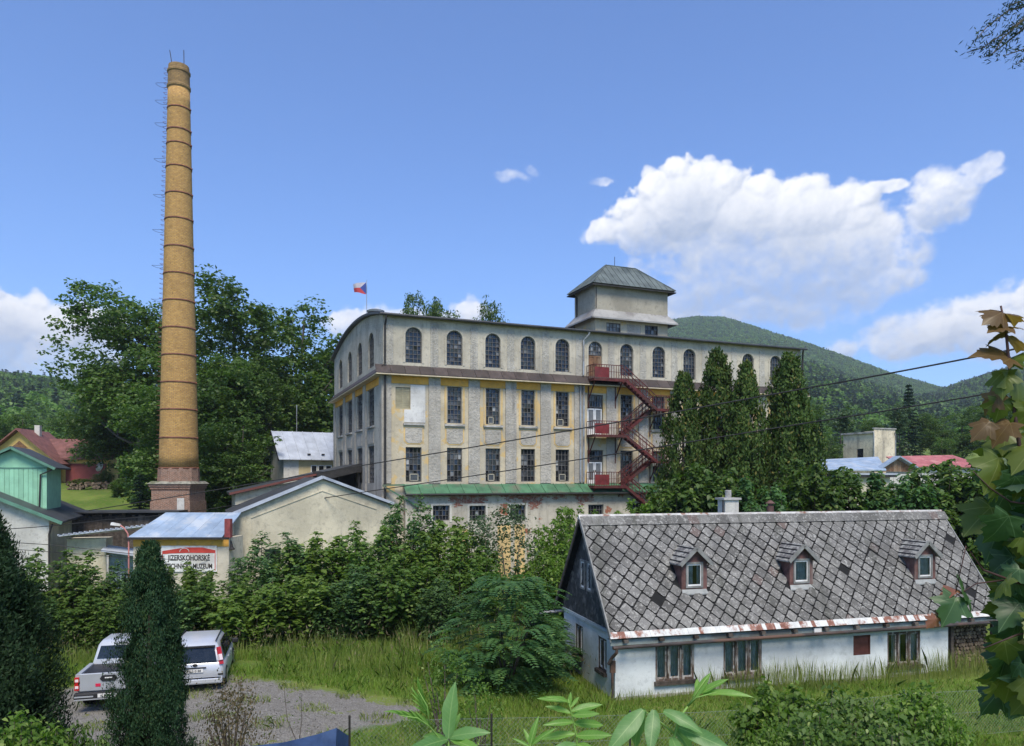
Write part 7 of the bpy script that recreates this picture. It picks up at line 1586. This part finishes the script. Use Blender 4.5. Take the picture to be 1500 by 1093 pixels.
def mtw(pts, r, d=2.35): 
    c = MB(); q = [P(x, y, d + dd) - mo for x, y, dd in pts]; c.tube(q, [r * (1 - .7 * k / (len(q) - 1)) for k in range(len(q))], 6); c.build('twig', mat('maple_twig', (.055, .028, .025), .6, .3, 6), mb_, True)
mtw([(1610, 1150, .3), (1570, 1000, .2), (1540, 860, .1), (1515, 740, 0), (1495, 665, 0), (1484, 590, 0), (1478, 530, 0), (1473, 480, 0), (1466, 448, 0)], .010)
mtw([(1540, 870, .1), (1480, 850, 0), (1440, 835, -.05), (1415, 800, -.05), (1400, 868, -.05)], .005); mtw([(1470, 850, 0), (1430, 855, 0), (1402, 872, 0), (1372, 905, 0)], .003); mtw([(1515, 740, 0), (1480, 735, 0), (1450, 715, 0), (1425, 690, 0)], .004); mtw([(1550, 920, .1), (1490, 930, 0), (1440, 950, 0)], .005); mtw([(1484, 590, 0), (1470, 575, 0), (1463, 560, 0)], .002)
rr_ = random.Random(21)
def mleaf(bx, by, tx, ty, kind, dd=0, n=None):
    a, b_ = P(bx, by, 2.35 + dd), P(tx, ty, 2.35 + dd + rr_.uniform(-.06, .06)); n = n or Vector((rr_.uniform(-.9, .9), -.8, rr_.uniform(-.1, 1.5)))
    set_leaf(mb_, ML[kind][rr_.randrange(3)], a, b_, n, rr_.uniform(.85, 1.15))
for q in [(1468, 458, 1447, 464, 2), (1471, 460, 1493, 462, 2), (1474, 478, 1448, 482, 2), (1476, 480, 1504, 480, 2), (1477, 488, 1441, 504, 2), (1478, 492, 1496, 512, 2), (1480, 526, 1432, 506, 2), (1481, 530, 1516, 512, 1), (1470, 545, 1466, 580, 1), (1485, 545, 1508, 590, 1), (1463, 578, 1436, 606, 2), (1466, 585, 1460, 620, 1), (1450, 618, 1424, 640, 2), (1480, 620, 1450, 648, 2),
          (1402, 868, 1382, 852, 3), (1372, 905, 1358, 922, 3), (1378, 903, 1388, 888, 2), (1385, 895, 1390, 918, 1), (1400, 875, 1388, 915, 0), (1408, 862, 1430, 876, 0)]: mleaf(*q)
XL = lambda y: np.interp(y, [560, 640, 700, 760, 850, 900, 960, 1010, 1050], [1486, 1448, 1440, 1430, 1462, 1452, 1440, 1432, 1462])
for k in range(330):
    y = rr_.uniform(590, 1030); xl = XL(y); bx = xl + rr_.random() ** .8 * (1570 - xl) + 18; s_ = rr_.uniform(30, 58) * (.8 if y < 660 else 1); a = rr_.gauss(math.radians(118), .6)
    u = rr_.random(); kind = (1 if u < .6 else 2 if u < .66 else 0) if y < 690 else (0 if u < .72 else 1)
    mleaf(bx, y - s_ * .3, bx + math.cos(a) * s_ * .8, y + math.sin(a) * s_ * .75, kind, rr_.uniform(-.05, .5))
# conifer twigs hanging in at the top corner
tw = empty('hanging_conifer_branch', P(1720, -120, 7.0)); tag(tw, 'fine dark conifer twigs hanging into the top corner of the sky', 'branch'); to_ = tw.location
rng = np.random.default_rng(5); c = MB(); C, T = [], []
for pts in ([(1720, -120), (1560, -20), (1490, 35), (1440, 70), (1416, 77)], [(1560, -20), (1520, 5), (1478, 15), (1445, 40), (1430, 58)], [(1720, -120), (1600, 10), (1540, 55), (1500, 72), (1470, 82)], [(1580, -20), (1545, 35), (1520, 70), (1488, 95)], [(1600, -80), (1540, -30), (1500, 0), (1478, 8)], [(1500, 28), (1470, 55), (1455, 78)], [(1530, 15), (1490, 50), (1452, 80), (1440, 84)]):
    q = [P(x, y, 7.0 + rng.normal(0, .08)) - to_ for x, y in pts]; c.tube(q, [.010 * (1 - .75 * k / (len(q) - 1)) + .001 for k in range(len(q))], 5)
    for a, b_ in zip(q[:-1], q[1:]):
        n = int((b_ - a).length / .004)
        for k in range(n): p0 = a.lerp(b_, rng.random()); C.append(p0 + Vector(rng.normal(0, .035, 3))); T.append((b_ - a).normalized() * .6 + Vector(rng.normal(0, .6, 3)) - Vector((0, 0, .35)))
c.build('twig', BARK, tw); C, T = np.array([tuple(q) for q in C]), np.array([tuple(q) for q in T]); obj('needles', leaf_mesh('needles', C, rdir(rng, len(C)), T, rng.uniform(.035, .07, len(C)), .011, LF_YEW, rng), tw)
# ------------------------------------------------------------------ the air
hz_ = MB(); hz_.box(-2800, 2800, -60, 3200, -14, 620); m = bpy.data.materials.new('haze'); m.use_nodes = True; nt = m.node_tree; nt.nodes.clear()
ou = nt.nodes.new('ShaderNodeOutputMaterial'); pv = nt.nodes.new('ShaderNodeVolumePrincipled'); pv.inputs['Color'].default_value = (.80, .88, 1.0, 1); pv.inputs['Density'].default_value = .00017; pv.inputs['Anisotropy'].default_value = .2; nt.links.new(pv.outputs[0], ou.inputs['Volume'])
o = hz_.build('haze', m); tag(o, 'thin blue summer haze over the valley', kind='stuff')
